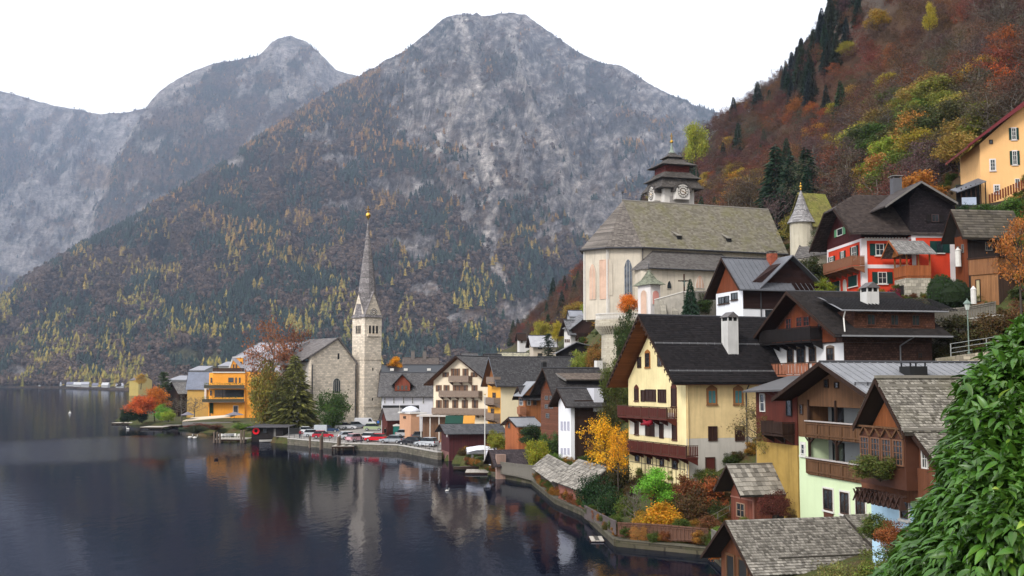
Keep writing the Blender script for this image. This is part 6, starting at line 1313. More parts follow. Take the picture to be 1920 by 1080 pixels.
# houses on the slope below the bastion
b = vhouse('slope_house', 'beige slope house with pale sheet roof behind a dark cypress', 1000, 262, 12, 993, 1042, 10, 644, 629, M('beige_plaster', plaster, (.50, .43, .35), .1), M('pale_sheet', seam, (.42, .42, .45)), .8, WOOD_D, 'houses on the slope')
b.winpx('F', 1008, 1017, 645, 655, frame=HW, nx=2, nz=2, off=-.01); b.winpx('F', 1008, 1017, 662, 671, frame=HW, nx=2, nz=2, off=-.01)
b = vhouse('slope_house', 'white and brown slope house with a grey roof, just left of the bastion', 1070, 240, 22, 1058, 1118, 10, 618, 600, M('slope_white', plaster, (.60, .58, .57), .1), M('blue_grey_tile', rooftile, (.17, .17, .18), .3, .3), .9, WOOD_D, 'houses on the slope')
zz = zat(630, 240); xx = b.uF(1076); b.mb('wood_front', MB().prism([(xx - .6, -.6, zz), (b.L, -.6, zz), (b.L, -.6, zz + 2.0), ((xx + b.L) / 2, -.6, zz + 4.2), (xx - .6, -.6, zz + 1.8)], (0, 2, 0)), M('dark_violet_planks', wood, (.07, .038, .032))); b.mb('front_roof', MB().prism([(xx - 1.4, -1.2, zz + 1.4), ((xx + b.L) / 2, -1.2, zz + 4.5), ((xx + b.L) / 2, 3, zz + 4.9), (xx - 1.4, 3, zz + 1.8)], (0, 0, -.15)).prism([(b.L + .9, -1.2, zz + 1.6), ((xx + b.L) / 2 + .01, -1.2, zz + 4.5), ((xx + b.L) / 2 + .01, 3, zz + 4.9), (b.L + .9, 3, zz + 2)], (0, 0, -.15)), M('blue_grey_tile', rooftile, (.17, .17, .18), .3, .3))
b.balcony('F', b.uF(1082, -1), b.uF(1112, -1), zz - .3, 1.0, 1.0, WOOD_D, xoff=-.6); 
for (a, c) in ((1079, 1082), (1085, 1088)): b.winpx('F', a, c, 632, 639, frame=HW, nx=1, nz=1, off=-.01)
for a in (1059.5, 1063, 1066.5): b.winpx('L', a, a + 2.3, 636, 642, frame=HW, nx=1, nz=1)
vhouse('roof_tower', 'grey boxy roof house above the white and brown slope house', 1069, 262, 10, 1064, 1094, 14, 592, 582, M('grey_boxy', plaster, (.30, .31, .34), .1), M('grey_boxy_roof', seam, (.25, .26, .29)), .2, group='houses on the slope')
b = vhouse('black_barn', 'black timber barn with low grey gable on the slope', 1050, 222, 60, 1046, 1115, 8, 660, 643, WOOD_B, M('blue_grey_tile', rooftile, (.17, .17, .18), .3, .3), .7, group='houses on the slope', cat='barn', L=8, Wd=10) if 0 else None
b = Bld('black_barn', 'black timber barn with low grey gable on the slope', 'barn', 1049, 222, 2, 'houses on the slope'); x1 = b.uF(1111); xm = b.uF(1081); zz = lambda py: zat(py, 222)
b.mb('wall', MB().prism([(0, 0, 6), (x1, 0, 6), (x1, 0, zz(650)), (xm, 0, zz(643)), (0, 0, zz(658))], (0, 8, 0)), WOOD_B); b.mb('roof', MB().prism([(-.8, -.8, zz(662)), (xm, -.8, zz(641)), (xm, 8, zz(641)), (-.8, 8, zz(662))], (0, 0, -.15)).prism([(x1 + .6, -.8, zz(650)), (xm + .01, -.8, zz(641)), (xm + .01, 8, zz(641)), (x1 + .6, 8, zz(650))], (0, 0, -.15)), M('blue_grey_tile', rooftile, (.17, .17, .18), .3, .3)); b.winpx('F', 1067, 1072, 660, 665, frame=GREYP, off=-.01)
b = vhouse('slope_cottage', 'tiny white cottage with dark roof at the left end of the slope houses', 974, 280, 15, 970, 986, 10, 634, 625, M('slope_white', plaster, (.6, .58, .57), .1), WOOD_D, .5, group='houses on the slope'); b.winpx('F', 977, 980, 638, 643, frame=HW)
b = vhouse('cottage', 'low white cottage with lichen-yellow roof behind the long slate roof', 940, 232, 8, 934, 992, 4, 672, 661, M('slope_white', plaster, (.6, .58, .57), .1), M('lichen_roof', rooftile, (.30, .28, .20), .3, .3), .5, group='houses of the village centre')
b.chimney(3, 3, 15.6, 17.6, .8, DARKP, 'flat'); b.winpx('F', 960, 964, 674, 679, frame=HW, off=-.01)
b = vhouse('hall', 'wide near-black flat roof behind the white wing', 716, 262, 2, 0, 832, 1, 700, 684, M('black_fascia', plain, (.015, .016, .018), .6), M('black_sheet', seam, (.02, .022, .026)), .5, cat='hall', Wd=14)
for px in (730, 756, 800): b.mb('skylight', MB().box(b.uF(px), b.uF(px + 7), 2, 3.2, b.ze + .5, b.ze + 1.2), WHITE)
b = vhouse('grey_roof_house', 'brownish house with hipped dark roof and two chimneys above the black hall', 757, 300, 3, 0, 820, 8, 684, 670, M('murky_wall', plaster, (.16, .12, .10), .1), M('murky_roof', rooftile, (.10, .08, .07), .3, .3), .6, Wd=10)
for px in (774, 796): b.chimney(b.uF(px, 5), 4, b.zr - .8, b.zr + 1.6, 1.0, M('murky_chimney', plain, (.16, .14, .13), .8), 'flat')
vhouse('slate_house', 'dark roofed house squeezed between the hotel and long roof house', 920, 215, 20, 905, 945, 2, 690, 664, M('murky_wall', plaster, (.16, .12, .10), .1), GR2, .6, group='houses of the village centre')
for (px, Y, w, pe, pr, wc) in ((838, 330, 20, 690, 681, 0), (870, 300, 26, 672, 662, 1), (985, 300, 18, 640, 630, 2)):
    vhouse('back_house', ['small grey-roofed house peeping over the white wing', 'small dark-roofed house just behind the hotel ridge', 'small house above the cream cottage on the slope'][wc], px, Y, 10, px - 5, px + w, 4, pe, pr, M('slope_white', plaster, (.6, .58, .57), .1), GR, .5, group='houses of the village centre')
# ================================================================ ORANGE HOTEL HEADLAND
ORP = M('bright_orange_plaster', plaster, (.80, .33, .045), .08)
b = Bld('orange_hotel', 'bright orange lakeside house with planted roof terrace and two deep balconies', 'house', 400, 330, 8)
Lo = b.uF(460); zo = lambda py: zat(py, 330)
b.body(0, Lo, 0, 10, 0, zo(699), ORP); b.mb('side_facet', MB().prism([(0, 0, 0), (-1.5, 2.5, 0), (-1.5, 9, 0), (0, 9, 0)], (0, 0, zo(699))), ORP)
for (t, bt, x0) in ((720, 727, 383), (746, 753, 380)):
    xx = b.uF(x0, -1.8); o = b.mb('balcony', MB().box(xx, Lo, -1.8, 0, zo(bt) - .2, zo(bt)).box(xx, 0, 0, 3, zo(bt) - .2, zo(bt)), BR); b.mb('rail', MB().box(xx - .05, Lo, -1.86, -1.78, zo(bt), zo(t) - .3).box(xx - .05, xx + .03, -1.8, 3, zo(bt), zo(t) - .3), M('planted_rail', plain, (.07, .065, .045), .8), o)
    q = MB(); 
    for i in range(160): x = xx + rnd.random() * (Lo - xx); z = zo(t) - .35 + rnd.random() * .5; a = rnd.random() * 3; q.add([(x, -1.9, z), (x + .3 * math.cos(a), -2.0, z + .25), (x - .1, -1.8, z + .35 * math.sin(a))], [(0, 1, 2)])
    b.mb('flower_boxes', q, M('box_plants', plain, (.12, .14, .03), .8), o, kind='stuff')
b.mb('loggia', MB().box(b.uF(403), b.uF(458), -.06, -.01, zo(745), zo(731)), DARKP)
for px in (405, 410, 415, 421): b.winpx('F', px - 1.6, px + 1.6, 731, 744, off=-.07, frame=HW, nx=1, nz=1)
for (a, c, e, f) in ((394.5, 398, 708, 718), (394, 398, 732, 742), (428, 438, 708, 717), (441, 444, 708, 718), (448, 451, 708, 718)): b.winpx('F', a, c, e, f, off=-.01, frame=HW, nx=1, nz=2)
b.winpx('F', 439, 447, 761, 776, off=-.02, frame=HW, nx=2, nz=2, sur=WHITE); b.mb('ivy', MB().box(b.uF(394), b.uF(401), -.25, -.01, zo(775), zo(755)), M('ivy_dark', plain, (.015, .03, .012), .8)); b.mb('side_door', MB().box(-1.0, -.2, 1, 1.4, 1.5, 5), HW)
b.mb('roof_parapet', MB().box(-.3, Lo, -.3, 9, zo(699), zo(697)), WHITE); b.mb('roof_terrace', MB().box(-.2, Lo - .5, -.2, 6, zo(697), zo(690)), M('terrace_dark', plain, (.06, .035, .025), .8))
b.mb('rear_block', MB().box(b.uF(459, 1), b.uF(512, 1), .6, 12, 0, zo(697)), ORP)
for (a, c, e, f) in ((473, 480, 709, 721), (473, 480, 734, 746), (492, 498, 709, 721)): b.winpx('F', a, c, e, f, off=.59, frame=HW, nx=2, nz=2, sur=WHITE)
b.mb('attic_wall', MB().prism([(b.uF(430, 1), 1, zo(690)), (b.uF(455, 1), 1, zo(690)), (b.uF(455, 1), 1, zo(671)), (b.uF(436, 1), 1, zo(671))], (0, 8, 0)), ORP); b.mb('attic_trim', MB().prism([(b.uF(428, 1), .8, zo(690)), (b.uF(431, 1), .8, zo(690)), (b.uF(438, 1), .8, zo(669)), (b.uF(435, 1), .8, zo(669))], (0, .2, 0)).box(b.uF(435, 1), b.uF(456, 1), .8, 1, zo(670.5), zo(668.5)), WHITE); b.winpx('F', 449.5, 453, 678, 690, off=.99, frame=HW)
for px in (436, 441): b.winpx('F', px, px + 3, 683, 690, off=.99, frame=HW)
b.mb('roof', MB().prism([(b.uF(434, 1), .5, zo(671)), (b.uF(457, 1), .4, zo(694)), (b.uF(560, 1), .4, zo(696)), (b.uF(560, 1), 9, zo(640)), (b.uF(481, 1), 9, zo(640))], (0, 0, -.3)), M('pale_grey_sheet', seam, (.33, .32, .35)))
b = vhouse('sheet_roof_house', 'ochre house with blue-grey sheet roof left of the orange hotel', 352, 335, 8, 346, 392, 0, 727, 697, M('ochre_house', plaster, (.52, .33, .10), .12), M('blue_sheet', seam, (.17, .19, .24)), .5, Wd=9)
b.mb('white_chimney', MB().box(b.uF(384), b.uF(388), -.6, .2, zat(750, 334), zat(724, 334)), WHITE)
b = vhouse('boat_barn', 'weathered grey-roofed barn with dark gable on the headland', 336, 345, 50, 314, 350, 0, 735, 716, WOOD_D, M('barn_roof', rooftile, (.20, .19, .18), .3, .3), .6, L=11, cat='barn')
for i, (px, Y, w, pe, pr, wc, lab) in enumerate(((410, 420, 26, 686, 678, .5, 'far white-roofed house above the sheet roof house'), (318, 460, 30, 712, 704, .5, 'far pale house left of the sheet roof house'), (356, 480, 26, 694, 686, .45, 'far grey house against the meadow'), (243, 900, 17, 713, 705, 0, 'far yellow boathouse on the opposite shore'))):
    vhouse('far_house', lab, px, Y, 8, px - 6, px + w, 0, pe, pr, M('far_yellow', plaster, (.5, .38, .12), .1) if i == 3 else M('far_wall', plaster, (.4, .4, .4), .1), M('far_roof%d' % (i == 3), seam, (.3, .3, .33) if i != 3 else (.1, .08, .08)), .5, group='far houses by the shore')
FR = [M('far_roof_a', seam, (.36, .36, .4)), M('far_roof_b', seam, (.16, .16, .2)), M('far_roof_c', seam, (.5, .5, .5))]
R_ = random.Random(5)
SHL = ['tiny pale %s on the far shore, %s' % (('house', 'dark-roofed house', 'white-roofed house')[i % 3], w) for i, w in enumerate(('at the very left edge', 'second from the left edge', 'left of the grey rock', 'below the grey rock', 'wide one right of the rock', 'widest of the row', 'right of the widest one', 'in the middle of the row', 'above the white buoy', 'right of the buoy', 'under the yellow larches', 'near the yellow boathouse', 'last before the headland'))]
for i, px in enumerate([3, 22, 40, 58, 72, 96, 112, 124, 138, 152, 172, 190, 217]):
    Y = float(np.interp(px, [0, 110, 250], [1830, 1700, 1330])) + R_.random() * 40; z = at(px, 725, Y); 
    b = thing('shore_house', SHL[i], 'house', (z.x, Y, 1.2), .3 * R_.random(), 'tiny houses on the far shore'); w = (9 if i not in (4, 5) else 20) * (.8 + .5 * R_.random()); d = 9; h = 3.5 + 2 * R_.random()
    MB().prism([(0, 0, -2), (0, d, -2), (0, d, h), (0, d/2, h + 3), (0, 0, h)], (w, 0, 0)).obj('wall', M('far_wall', plaster, (.4, .4, .4), .1), b); MB().prism([(-.4, -.6, h - .3), (w + .4, -.6, h - .3), (w + .4, d/2, h + 3.4), (-.4, d/2, h + 3.4)], (0, 0, -.2)).prism([(-.4, d + .6, h - .3), (w + .4, d + .6, h - .3), (w + .4, d/2 + .01, h + 3.4), (-.4, d/2 + .01, h + 3.4)], (0, 0, -.2)).obj('roof', FR[i % 3], b)
# ================================================================ WATERFRONT
QST = M('quay_stone', stone, (.13, .115, .09), .7, .35, .3, .5, (.05, .06, .03)); CONC = M('concrete_cap', plaster, (.42, .40, .37), .25)
r = wall_line('quay_wall', 'low stone quay wall with pale coping round the car park', 'wall', [(x + .1, y, -2, 1.15) for x, y in SHORE[13:17]], .7, QST, .14, CONC)
wall_line('garden_quay', 'dark mossy stone quay wall below the lakeside garden', 'wall', [(x, y, -2, .5) for x, y in SHORE[5:12]], .6, M('mossy_quay_stone', stone, (.075, .065, .045), .7, .35, .3, .5, (.04, .05, .015)), .1, M('mossy_cap', plaster, (.11, .10, .075), .3))
# car park sheet
gx_, gy_ = np.meshgrid(np.arange(-62, 0, 1.0), np.arange(180, 266, 1.0)); ok = in_park(gx_, gy_) & (shore_dist(gx_, gy_) > .4); zz_ = ground(gx_, gy_) + .06; k = gx_.shape[1]
I = (np.arange(gx_.shape[0] - 1)[:, None] * k + np.arange(k - 1)[None]).ravel(); F = np.stack([I, I + 1, I + k + 1, I + k], 1); F = F[ok.ravel()[F].all(1)]
def asph():
    t = NT('pale_worn_asphalt'); v = t.wco(); n = t.noise(v, .25, 5, .7); n2 = t.noise(v, 8, 4); a = t.ramp(n, [(.35, (.17, .155, .14)), (.65, (.29, .27, .25))]); a = t.mix(a, (.08, .08, .08), t.ramp(n2, [(.55, 0.), (.8, .5)])); return t.out(a, .85)
tag(link('car_park', np_mesh('car_park', np.stack([gx_.ravel(), gy_.ravel(), zz_.ravel()], 1), F, asph(), smooth=True)), 'pale worn car park surface in front of the spire church', 'pavement', kind='structure')
def railing(name, label, pts, h=1.0, step=2.0, mat=None, n=2, cat='railing', picket=0):
    r = thing(name, label, cat, tuple(pts[0])); o = Vector(pts[0]); post = MB().box(-.035, .035, -.035, .035, 0, h).mesh('post', mat or DMETAL); rails = MB(); pk = MB()
    for a, c in zip(pts[:-1], pts[1:]):
        a, c = Vector(a) - o, Vector(c) - o; L = (c - a).length; m = max(1, int(L / step))
        for i in range(m + 1): link('post', post, r, a + (c - a) * (i / m))
        for k in range(n): z = Vector((0, 0, h * (1 - k / n) - .02)); rails.tube(a + z, c + z, .025, n=5)
        if picket:
            m = int(L / picket)
            for i in range(m): p = a + (c - a) * ((i + .5) / m); pk.box(p.x - .04, p.x + .04, p.y - .015, p.y + .015, p.z + .05, p.z + h - .05)
    rails.obj('rail', mat or DMETAL, r)
    if picket: pk.obj('pickets', mat, r, kind='stuff')
    return r
railing('quay_railing', 'thin dark railing along the quay in front of the parked cars', [(-12.2, 182.5, 1.28), (-20.4, 201.6, 1.28), (-31, 206.7, 1.28), (-45, 223.8, 1.28)])
# ---- cars
TYRE = mat_plain('tyre', (.015, .015, .015), .8); RIM = mat_plain('rim', (.35, .35, .36), .35)
def car(label, px, py, Y, rz, col, L=4.2, H=1.5, kind='hatch', name='parked_car', cat='car'):
    p = at(px, py, Y); r = thing(name, label, cat, (p.x, p.y, gz(p.x, p.y) + .07), rz, 'cars in the lakeside car park'); paint = M('car_paint_%d_%d_%d' % tuple(int(c * 99) for c in col), plain, col, .22, .0, .03); W_ = 1.74; h = L / 2; b1 = .55 * H
    if kind == 'van': low = [(-h, .28), (-h, H * .95), (-h + .1, H), (h * .55, H), (h * .72, H * .62), (h, H * .5), (h, .28)]; cab = [(h * .28, H * .58), (h * .34, H * .93), (h * .52, H * .93), (h * .68, H * .58)]
    else:
        low = [(-h, .3), (-h - .02, .62), (-h + .12, b1 + .12), (-h * .3, b1 + .1), (h * .42, b1 + .08), (h * .92, b1 - .12), (h, .55), (h, .3)]
        cab = [(-h + .16, b1 + .06), (-h * (.72 if kind == 'hatch' else .45), H - .04), (h * .12, H - .02), (h * .48, b1 + .04)]
    m = MB(); m.prism([(x, -W_/2, z) for x, z in low], (0, W_, 0)); 
    m.obj('body', paint, r)
    cw = W_ / 2 - .09 if kind != 'van' else W_ / 2 + .01
    MB().prism([(x, -cw, z) for x, z in cab], (0, 2 * cw, 0)).obj('windows', GLASS, r)
    if kind != 'van': MB().prism([(cab[1][0] + .03, -cw + .03, H - .05), (cab[2][0] - .02, -cw + .03, H - .03), (cab[2][0] - .06, -cw + .03, H + .03), (cab[1][0] + .1, -cw + .03, H + .02)], (0, 2 * cw - .06, 0)).obj('roof_panel', paint, r)
    for x in (-h * .62, h * .64):
        for s in (-1, 1):
            w = link('wheel', cached('tyre', lambda: MB().tube((0, -.1, 0), (0, .1, 0), .31, n=12).mesh('tyre', TYRE)), r, (x, s * (W_/2 - .07), .31)); link('rim', cached('rim', lambda: MB().tube((0, -.115, 0), (0, .115, 0), .19, n=8).mesh('rim', RIM)), w)
    for s in (-1, 1): link('headlight', cached('hl', lambda: MB().box(-.03, .03, -.18, .18, -.08, .08).mesh('headlight', mat_plain('lamp_glass', (.6, .6, .6), .2))), r, (h, s * .6, b1 - .2)); link('tail_light', cached('tl', lambda: MB().box(-.03, .03, -.1, .1, -.14, .14).mesh('tail_light', mat_plain('red_lamp', (.35, .01, .01), .3))), r, (-h, s * .74, b1 - .05))
    return r
CWH, CSI, CRE, CBK, CGN, CDK = (.62, .62, .64), (.30, .32, .35), (.42, .015, .03), (.02, .02, .025), (.30, .36, .22), (.07, .08, .09)
for a in [('white car beside the pale box trailer', 578, 808, 236, .1, CWH), ('silver-white car in front of the box trailer', 588, 816, 226, .25, (.5, .53, .56)), ('pinkish-red car beside the silver-white car at the quay', 606, 819, 221, .1, CRE, 4.3), ('dark car half hidden by the round green tree', 634, 801, 246, 0, CDK),
          ('white estate car parked by the church wall', 648, 802, 246, .05, CWH, 4.8, 1.6), ('silver car between the white estate and the white van', 670, 800, 249, .3, CSI), ('pale green hatchback standing alone in the middle', 700, 809, 240, 0, CGN, 4.2), ('white saloon behind the wooden mooring posts', 655, 821, 216, .5, (.55, .57, .6)),
          ('white and red small car beside the group of people', 667, 827, 210, .9, (.5, .3, .33), 3.8), ('bright red small car near the quay railing', 705, 829, 209, 2.9, (.55, .01, .02), 4.1), ('silver car with dark windscreen near the railing', 735, 833, 205, 2.8, CSI, 4.5), ('black car second from the big boathouse', 770, 835, 200, 2.7, CBK, 4.6), ('dark blue estate car parked behind the silver-white car', 616, 806, 238, .1, (.03, .05, .10), 4.5), ('white small car between the red cars near the quay', 686, 828, 212, 2.9, CWH, 3.9), ('light grey car beside the green toilet cabin', 762, 822, 218, .2, (.4, .42, .44), 4.3), ('dark grey car behind the black car', 792, 826, 212, .2, CDK, 4.3), ('silver family car covered in leaf reflections beside the boathouse', 800, 840, 195, 2.6, (.42, .44, .47), 4.4, 1.6)]: car(*a)
car('white delivery van by the spire church tower', 685, 796, 255, .05, CWH, 4.9, 2.0, 'van', 'van', 'van')
p = at(601, 806, 232); r = thing('box_trailer', 'pale grey box trailer behind the front row of cars', 'trailer', (p.x, p.y, gz(p.x, p.y) + .05), .1); MB().box(-1.3, 1.3, -1, 1, .5, 2.0).obj('box', mat_plain('trailer_grey', (.42, .45, .48), .5), r)
for s in (-1, 1): link('wheel', _WC['tyre'], r, (0, s * 1.05, .31))
# ---- portable toilet, kiosk sheds, people
p = at(744, 814, 222); r = thing('portable_toilet', 'dark green portable toilet with a white roof in the car park', 'toilet cabin', (p.x, p.y, gz(p.x, p.y)), .1)
MB().box(-.75, .75, -.7, .7, 0, 2.0).obj('cabin', mat_plain('toilet_green', (.01, .10, .085), .5), r); MB().box(-.5, .5, -.74, -.71, .1, 1.9).obj('door', mat_plain('toilet_door', (.02, .14, .12), .5), r); MB().prism([(-.8, -.75, 2.003), (.8, -.75, 2.003), (.8, -.75, 2.2), (0, -.75, 2.42), (-.8, -.75, 2.2)], (0, 1.5, 0)).obj('roof', WHITE, r)
p = at(742, 792, 226); r = thing('pink_barrel', 'faded pink barrel on its post behind the green toilet cabin', 'barrel', (p.x, p.y, gz(p.x, p.y)), 0); MB().tube((0, 0, 0), (0, 0, 2.3), .08).obj('post', METAL, r); MB().lathe([(.4, 2.3), (.5, 2.8), (.4, 3.3), (.1, 3.5)], 10).obj('drum', mat_plain('faded_pink', (.45, .13, .14), .6), r, smooth=True)
def person(label, px, py, Y, rz, top, leg, stride=.12, lean=0.0):
    p = at(px, py, Y); r = thing('person', label, 'person', (p.x, p.y, gz(p.x, p.y) + .08), rz, 'people on the quay')
    V = [(0, 0, .95), (0, lean * .3, 1.2), (0, lean * .6, 1.42), (0, lean * .7, 1.52), (0, lean * .8, 1.66), (-.1, 0, .9), (-.1, stride, .5), (-.1, stride * .3, .08), (-.1, stride * .3 - .14, .03), (.1, 0, .9), (.1, -stride, .5), (.1, -stride * 1.8, .1), (.1, -stride * 1.8 - .13, .05), (-.2, lean * .6, 1.4), (-.26, .05, 1.12), (-.22, -.12, .9), (.2, lean * .6, 1.4), (.26, .02, 1.12), (.24, -.1, .9)]
    E = [(0, 1), (1, 2), (2, 3), (3, 4), (0, 5), (5, 6), (6, 7), (7, 8), (0, 9), (9, 10), (10, 11), (11, 12), (2, 13), (13, 14), (14, 15), (2, 16), (16, 17), (17, 18)]
    R = [.15, .14, .15, .06, .105, .1, .075, .05, .04, .1, .075, .05, .04, .07, .05, .04, .07, .05, .04]; R[0] = .15
    me = bpy.data.meshes.new('figure'); me.from_pydata(V, E, []); o = link('figure', me, r)
    md = o.modifiers.new('skin', 'SKIN')
    for i, v in enumerate(me.skin_vertices[0].data): v.radius = (R[i], R[i]); v.use_root = i == 0
    o.modifiers.new('sub', 'SUBSURF').levels = 1; o.modifiers['sub'].render_levels = 1
    t = NT('clothed_figure'); g = t.new('TexCoord'); sp = t.new('SeparateXYZ'); t.l.new(g.outputs['Object'], sp.inputs[0])
    me.materials.append(t.out(t.ramp(t.math('DIVIDE', sp.outputs[2], 2.0), [(0, (.02, .02, .02)), (.05, leg), (.46, top), (.745, (.42, .24, .17))], 'CONSTANT'), .8))
    MB().lathe([(.02, 1.60), (.105, 1.64), (.12, 1.7), (.09, 1.78), (.02, 1.81)], 8, (0, lean * .8 + .02, 0)).obj('hair', BROWNP, r, smooth=True)
for a in [('person in a dark red jacket standing by the notice board', 563, 822, 222, .5, (.2, .02, .03), (.02, .02, .03)), ('person in a pink jacket by the small white car', 672, 836, 205, 1.0, (.5, .12, .2), (.03, .03, .05)), ('person in a black coat within the group at the railing', 677, 836, 205, 2, (.02, .02, .025), (.03, .03, .05)), ('person in a beige jacket within the group at the railing', 683, 837, 204, -.5, (.32, .25, .2), (.04, .05, .1)),
          ('person in a maroon jumper at the right end of the group', 689, 837, 204, .4, (.22, .05, .06), (.03, .03, .04)), ('person in blue beside the church tower foot', 709, 803, 250, 0, (.03, .12, .4), (.03, .03, .05)), ('person in black walking between red car and green toilet', 722, 818, 222, .8, (.02, .02, .02), (.02, .02, .02))]: person(*a)
def shed(name, label, px0, Y, th, pxL, pxR, z0, pyE, pyR, wall, roofm, cat='shed', over=.5, L=None, shg=None, n=0, cs=.4, cw=.4, Wd=None, seed=80):
    b = Bld(name, label, cat, px0, Y, th); Wd = Wd or b.uL(pxL); L = L or b.uF(pxR); yr = Wd / 2; ze = zat(pyE, Y); zr = zat(pyR, b.w(0, yr).y); k = (zr - ze) / yr
    b.body(0, L, 0, Wd, z0, ze, wall, (yr, zr - .15)); b.roof(-over, L + over, -over, ze - k * over + .02, yr, zr, Wd + over, ze - k * over + .02, roofm, .1, barge=WOOD_D, bw=.18)
    if shg: 
        for s, (e0, ee) in enumerate(((-over - .05, 1), (Wd + over + .05, 0))): b.shingles((-over - .05, e0, ze - k * over + .03), (L + over, e0, ze - k * over + .03), (-over - .05, yr, zr + .04), shg, cs, cw, .05, b.lastroof, n if s == 0 else 0, seed + s, 'roof_plank', rag=.04)
    b.Wd, b.L, b.yr, b.ze, b.zr = Wd, L, yr, ze, zr; return b
WEATH = M('dark_weathered_planks', wood, (.085, .07, .06)); MAR = M('maroon_boards', wood, (.075, .022, .024))
b = shed('boathouse', 'long maroon boathouse with a dark grey tiled roof beside the car park', 843, 178, 14, 828, 940, -1, 810, 795, MAR, M('boathouse_tile', rooftile, (.075, .075, .08), .28, .3), 'boathouse', .9)
b.mb('pale_board', MB().box(-.04, -.005, 1.5, 2.3, b.ze - .9, b.ze), WHITE); b.mb('lower_planks', MB().box(-.05, -.005, .1, b.Wd - .1, -.3, 1.4), M('pink_grey_boards', wood, (.22, .11, .10))); b.mb('boat_opening', MB().box(3.5, b.L - 1, -.05, -.01, -.3, 2.3), DARKP)
b = shed('boathouse', 'near-black boathouse with a red ring sign left of the car park', 474, 231, 4, 467, 532, -.5, 801, 791, M('boathouse_black', wood, (.02, .016, .016), 'x'), M('dark_shed_roof', rooftile, (.07, .065, .07), .3, .3), 'boathouse', 1.0)
m = MB(); n = 20; 
for i in range(n): a, c = 2*PI*i/n, 2*PI*(i+1)/n; m.prism([(.35*math.cos(a), 0, .35*math.sin(a)), (.72*math.cos(a), 0, .72*math.sin(a)), (.72*math.cos(c), 0, .72*math.sin(c)), (.35*math.cos(c), 0, .35*math.sin(c))], (0, -.12, 0))
rs = tag(m.obj('lifebuoy', mat_plain('signal_red', (.75, .01, .02), .5), loc=b.w(b.uF(482), -.1, zat(808, 231)), rot=(0, 0, b.th)), 'bright red lifebuoy ring hung on the black boathouse', 'lifebuoy')
b.winpx('F', 495, 502, 804, 812, frame=DARKP, off=-.01); b.mb('pale_door', MB().box(b.uF(515), b.uF(519), -.04, -.005, .8, 2.8), GREYP)
b = shed('water_gate_shed', 'small dark-roofed gate shed on a pillar at the end of the board fence', 935, 146, 15, 921, 985, 1.2, 866, 843, WOOD_D, M('violet_tile', rooftile, (.045, .035, .038), .28, .3), over=.8)
b.mb('pillar', MB().box(-.3, .9, -.4, .5, -1, 3.2), M('pinkish_stone', plaster, (.30, .20, .16), .35))
b = shed('boat_shed', 'low dark board shed with a pale plank roof at the water, left one', 1003, 138.5, -84.6, 0, 0, -.3, 873, 852, WEATH, BASEROOF, 'boat shed', .4, shg=SH_GREY, n=150, cs=.42, cw=.4, Wd=3.4, L=19)
b = shed('boat_shed', 'red-brown board shed with a pale plank roof at the water, right one', 1046, 117, -78, 0, 0, -.5, 896, 862, M('faded_red_boards', wood, (.28, .11, .08)), BASEROOF, 'boat shed', .5, shg=SH_GREY, n=230, cs=.42, cw=.4, seed=84, L=10.2, Wd=4.8)
def board_fence(name, label, pts, mat, bw=.32, group=None):
    r = thing(name, label, 'fence', (pts[0][0], pts[0][1], 0), 0, group); o = Vector((pts[0][0], pts[0][1], 0)); R2 = random.Random(3); rl = MB(); N = 0
    for a, c in zip(pts[:-1], pts[1:]):
        d = Vector((c[0] - a[0], c[1] - a[1], 0)); L = d.length; ang = math.atan2(d.y, d.x); n = max(1, int(L / bw))
        for i in range(n):
            t = (i + .5) / n; z0 = a[2] + (c[2] - a[2]) * t; h = (a[3] + (c[3] - a[3]) * t) - z0
            if N < 290: link('board', cached(('bd', mat.name, bw, i % 4), lambda: MB().box(-bw/2 + .006, bw/2 - .006, -.02 - .008 * (i % 2), .02, 0, 1).mesh('board', mat)), r, (a[0] - o.x + d.x * t, a[1] - o.y + d.y * t, z0), (0, 0, ang), (1, 1, h + .05 * R2.random())); N += 1
        for f in (.12, .85, 1.0): zz = lambda p: p[2] + (p[3] - p[2]) * f; rl.tube((a[0] - o.x, a[1] - o.y - .05, zz(a)), (c[0] - o.x, c[1] - o.y - .05, zz(c)), .05 if f < 1 else .08, n=4)
    rl.obj('rail', mat, r); return r
gf = lambda px, pyb, pyt, Y: (at(px, pyb, Y).x, Y, zat(pyb, Y), zat(pyt, Y))
FG = M('grey_fence_boards', wood, (.17, .155, .13)); FV = M('violet_grey_boards', wood, (.12, .095, .09))
board_fence('board_fence', 'pale grey board fence above the water between gate shed and boat sheds', [gf(936, 888, 866, 146), gf(968, 893, 870, 142), gf(1004, 903, 874, 137)], FG)
board_fence('board_fence', 'violet-grey board fence on the quay right of the red boat shed', [gf(1096, 972, 948, 103), gf(1132, 990, 967, 94.5), gf(1155, 1003, 978, 87.7)], FV)
board_fence('board_fence', 'brown board fence along the front of the shrub garden', [gf(1158, 1006, 980, 87.6), gf(1240, 1014, 984, 85.6), gf(1329, 1016, 992, 83.4)], M('brown_fence_boards', wood, (.12, .06, .04)))
board_fence('board_fence', 'short pale board fence left of the bottom boathouse', [gf(1334, 1012, 993, 82), gf(1372, 1040, 1012, 76)], FG)
board_fence('picket_fence', 'weathered picket fence on top of the wall beside the red house hedges', [gf(1731, 603, 583, 99), gf(1800, 601, 578, 97), gf(1868, 592, 566, 96)], FG, .2)
# handrail running down to the garden shed
p, q = at(1323, 975, 86), at(1368, 950, 88); railing('handrail', 'pale handrail rising towards the red garden shed', [tuple(p - Vector((0, 0, .8))), tuple(q - Vector((0, 0, .8)))], .9, 1.2, FG)
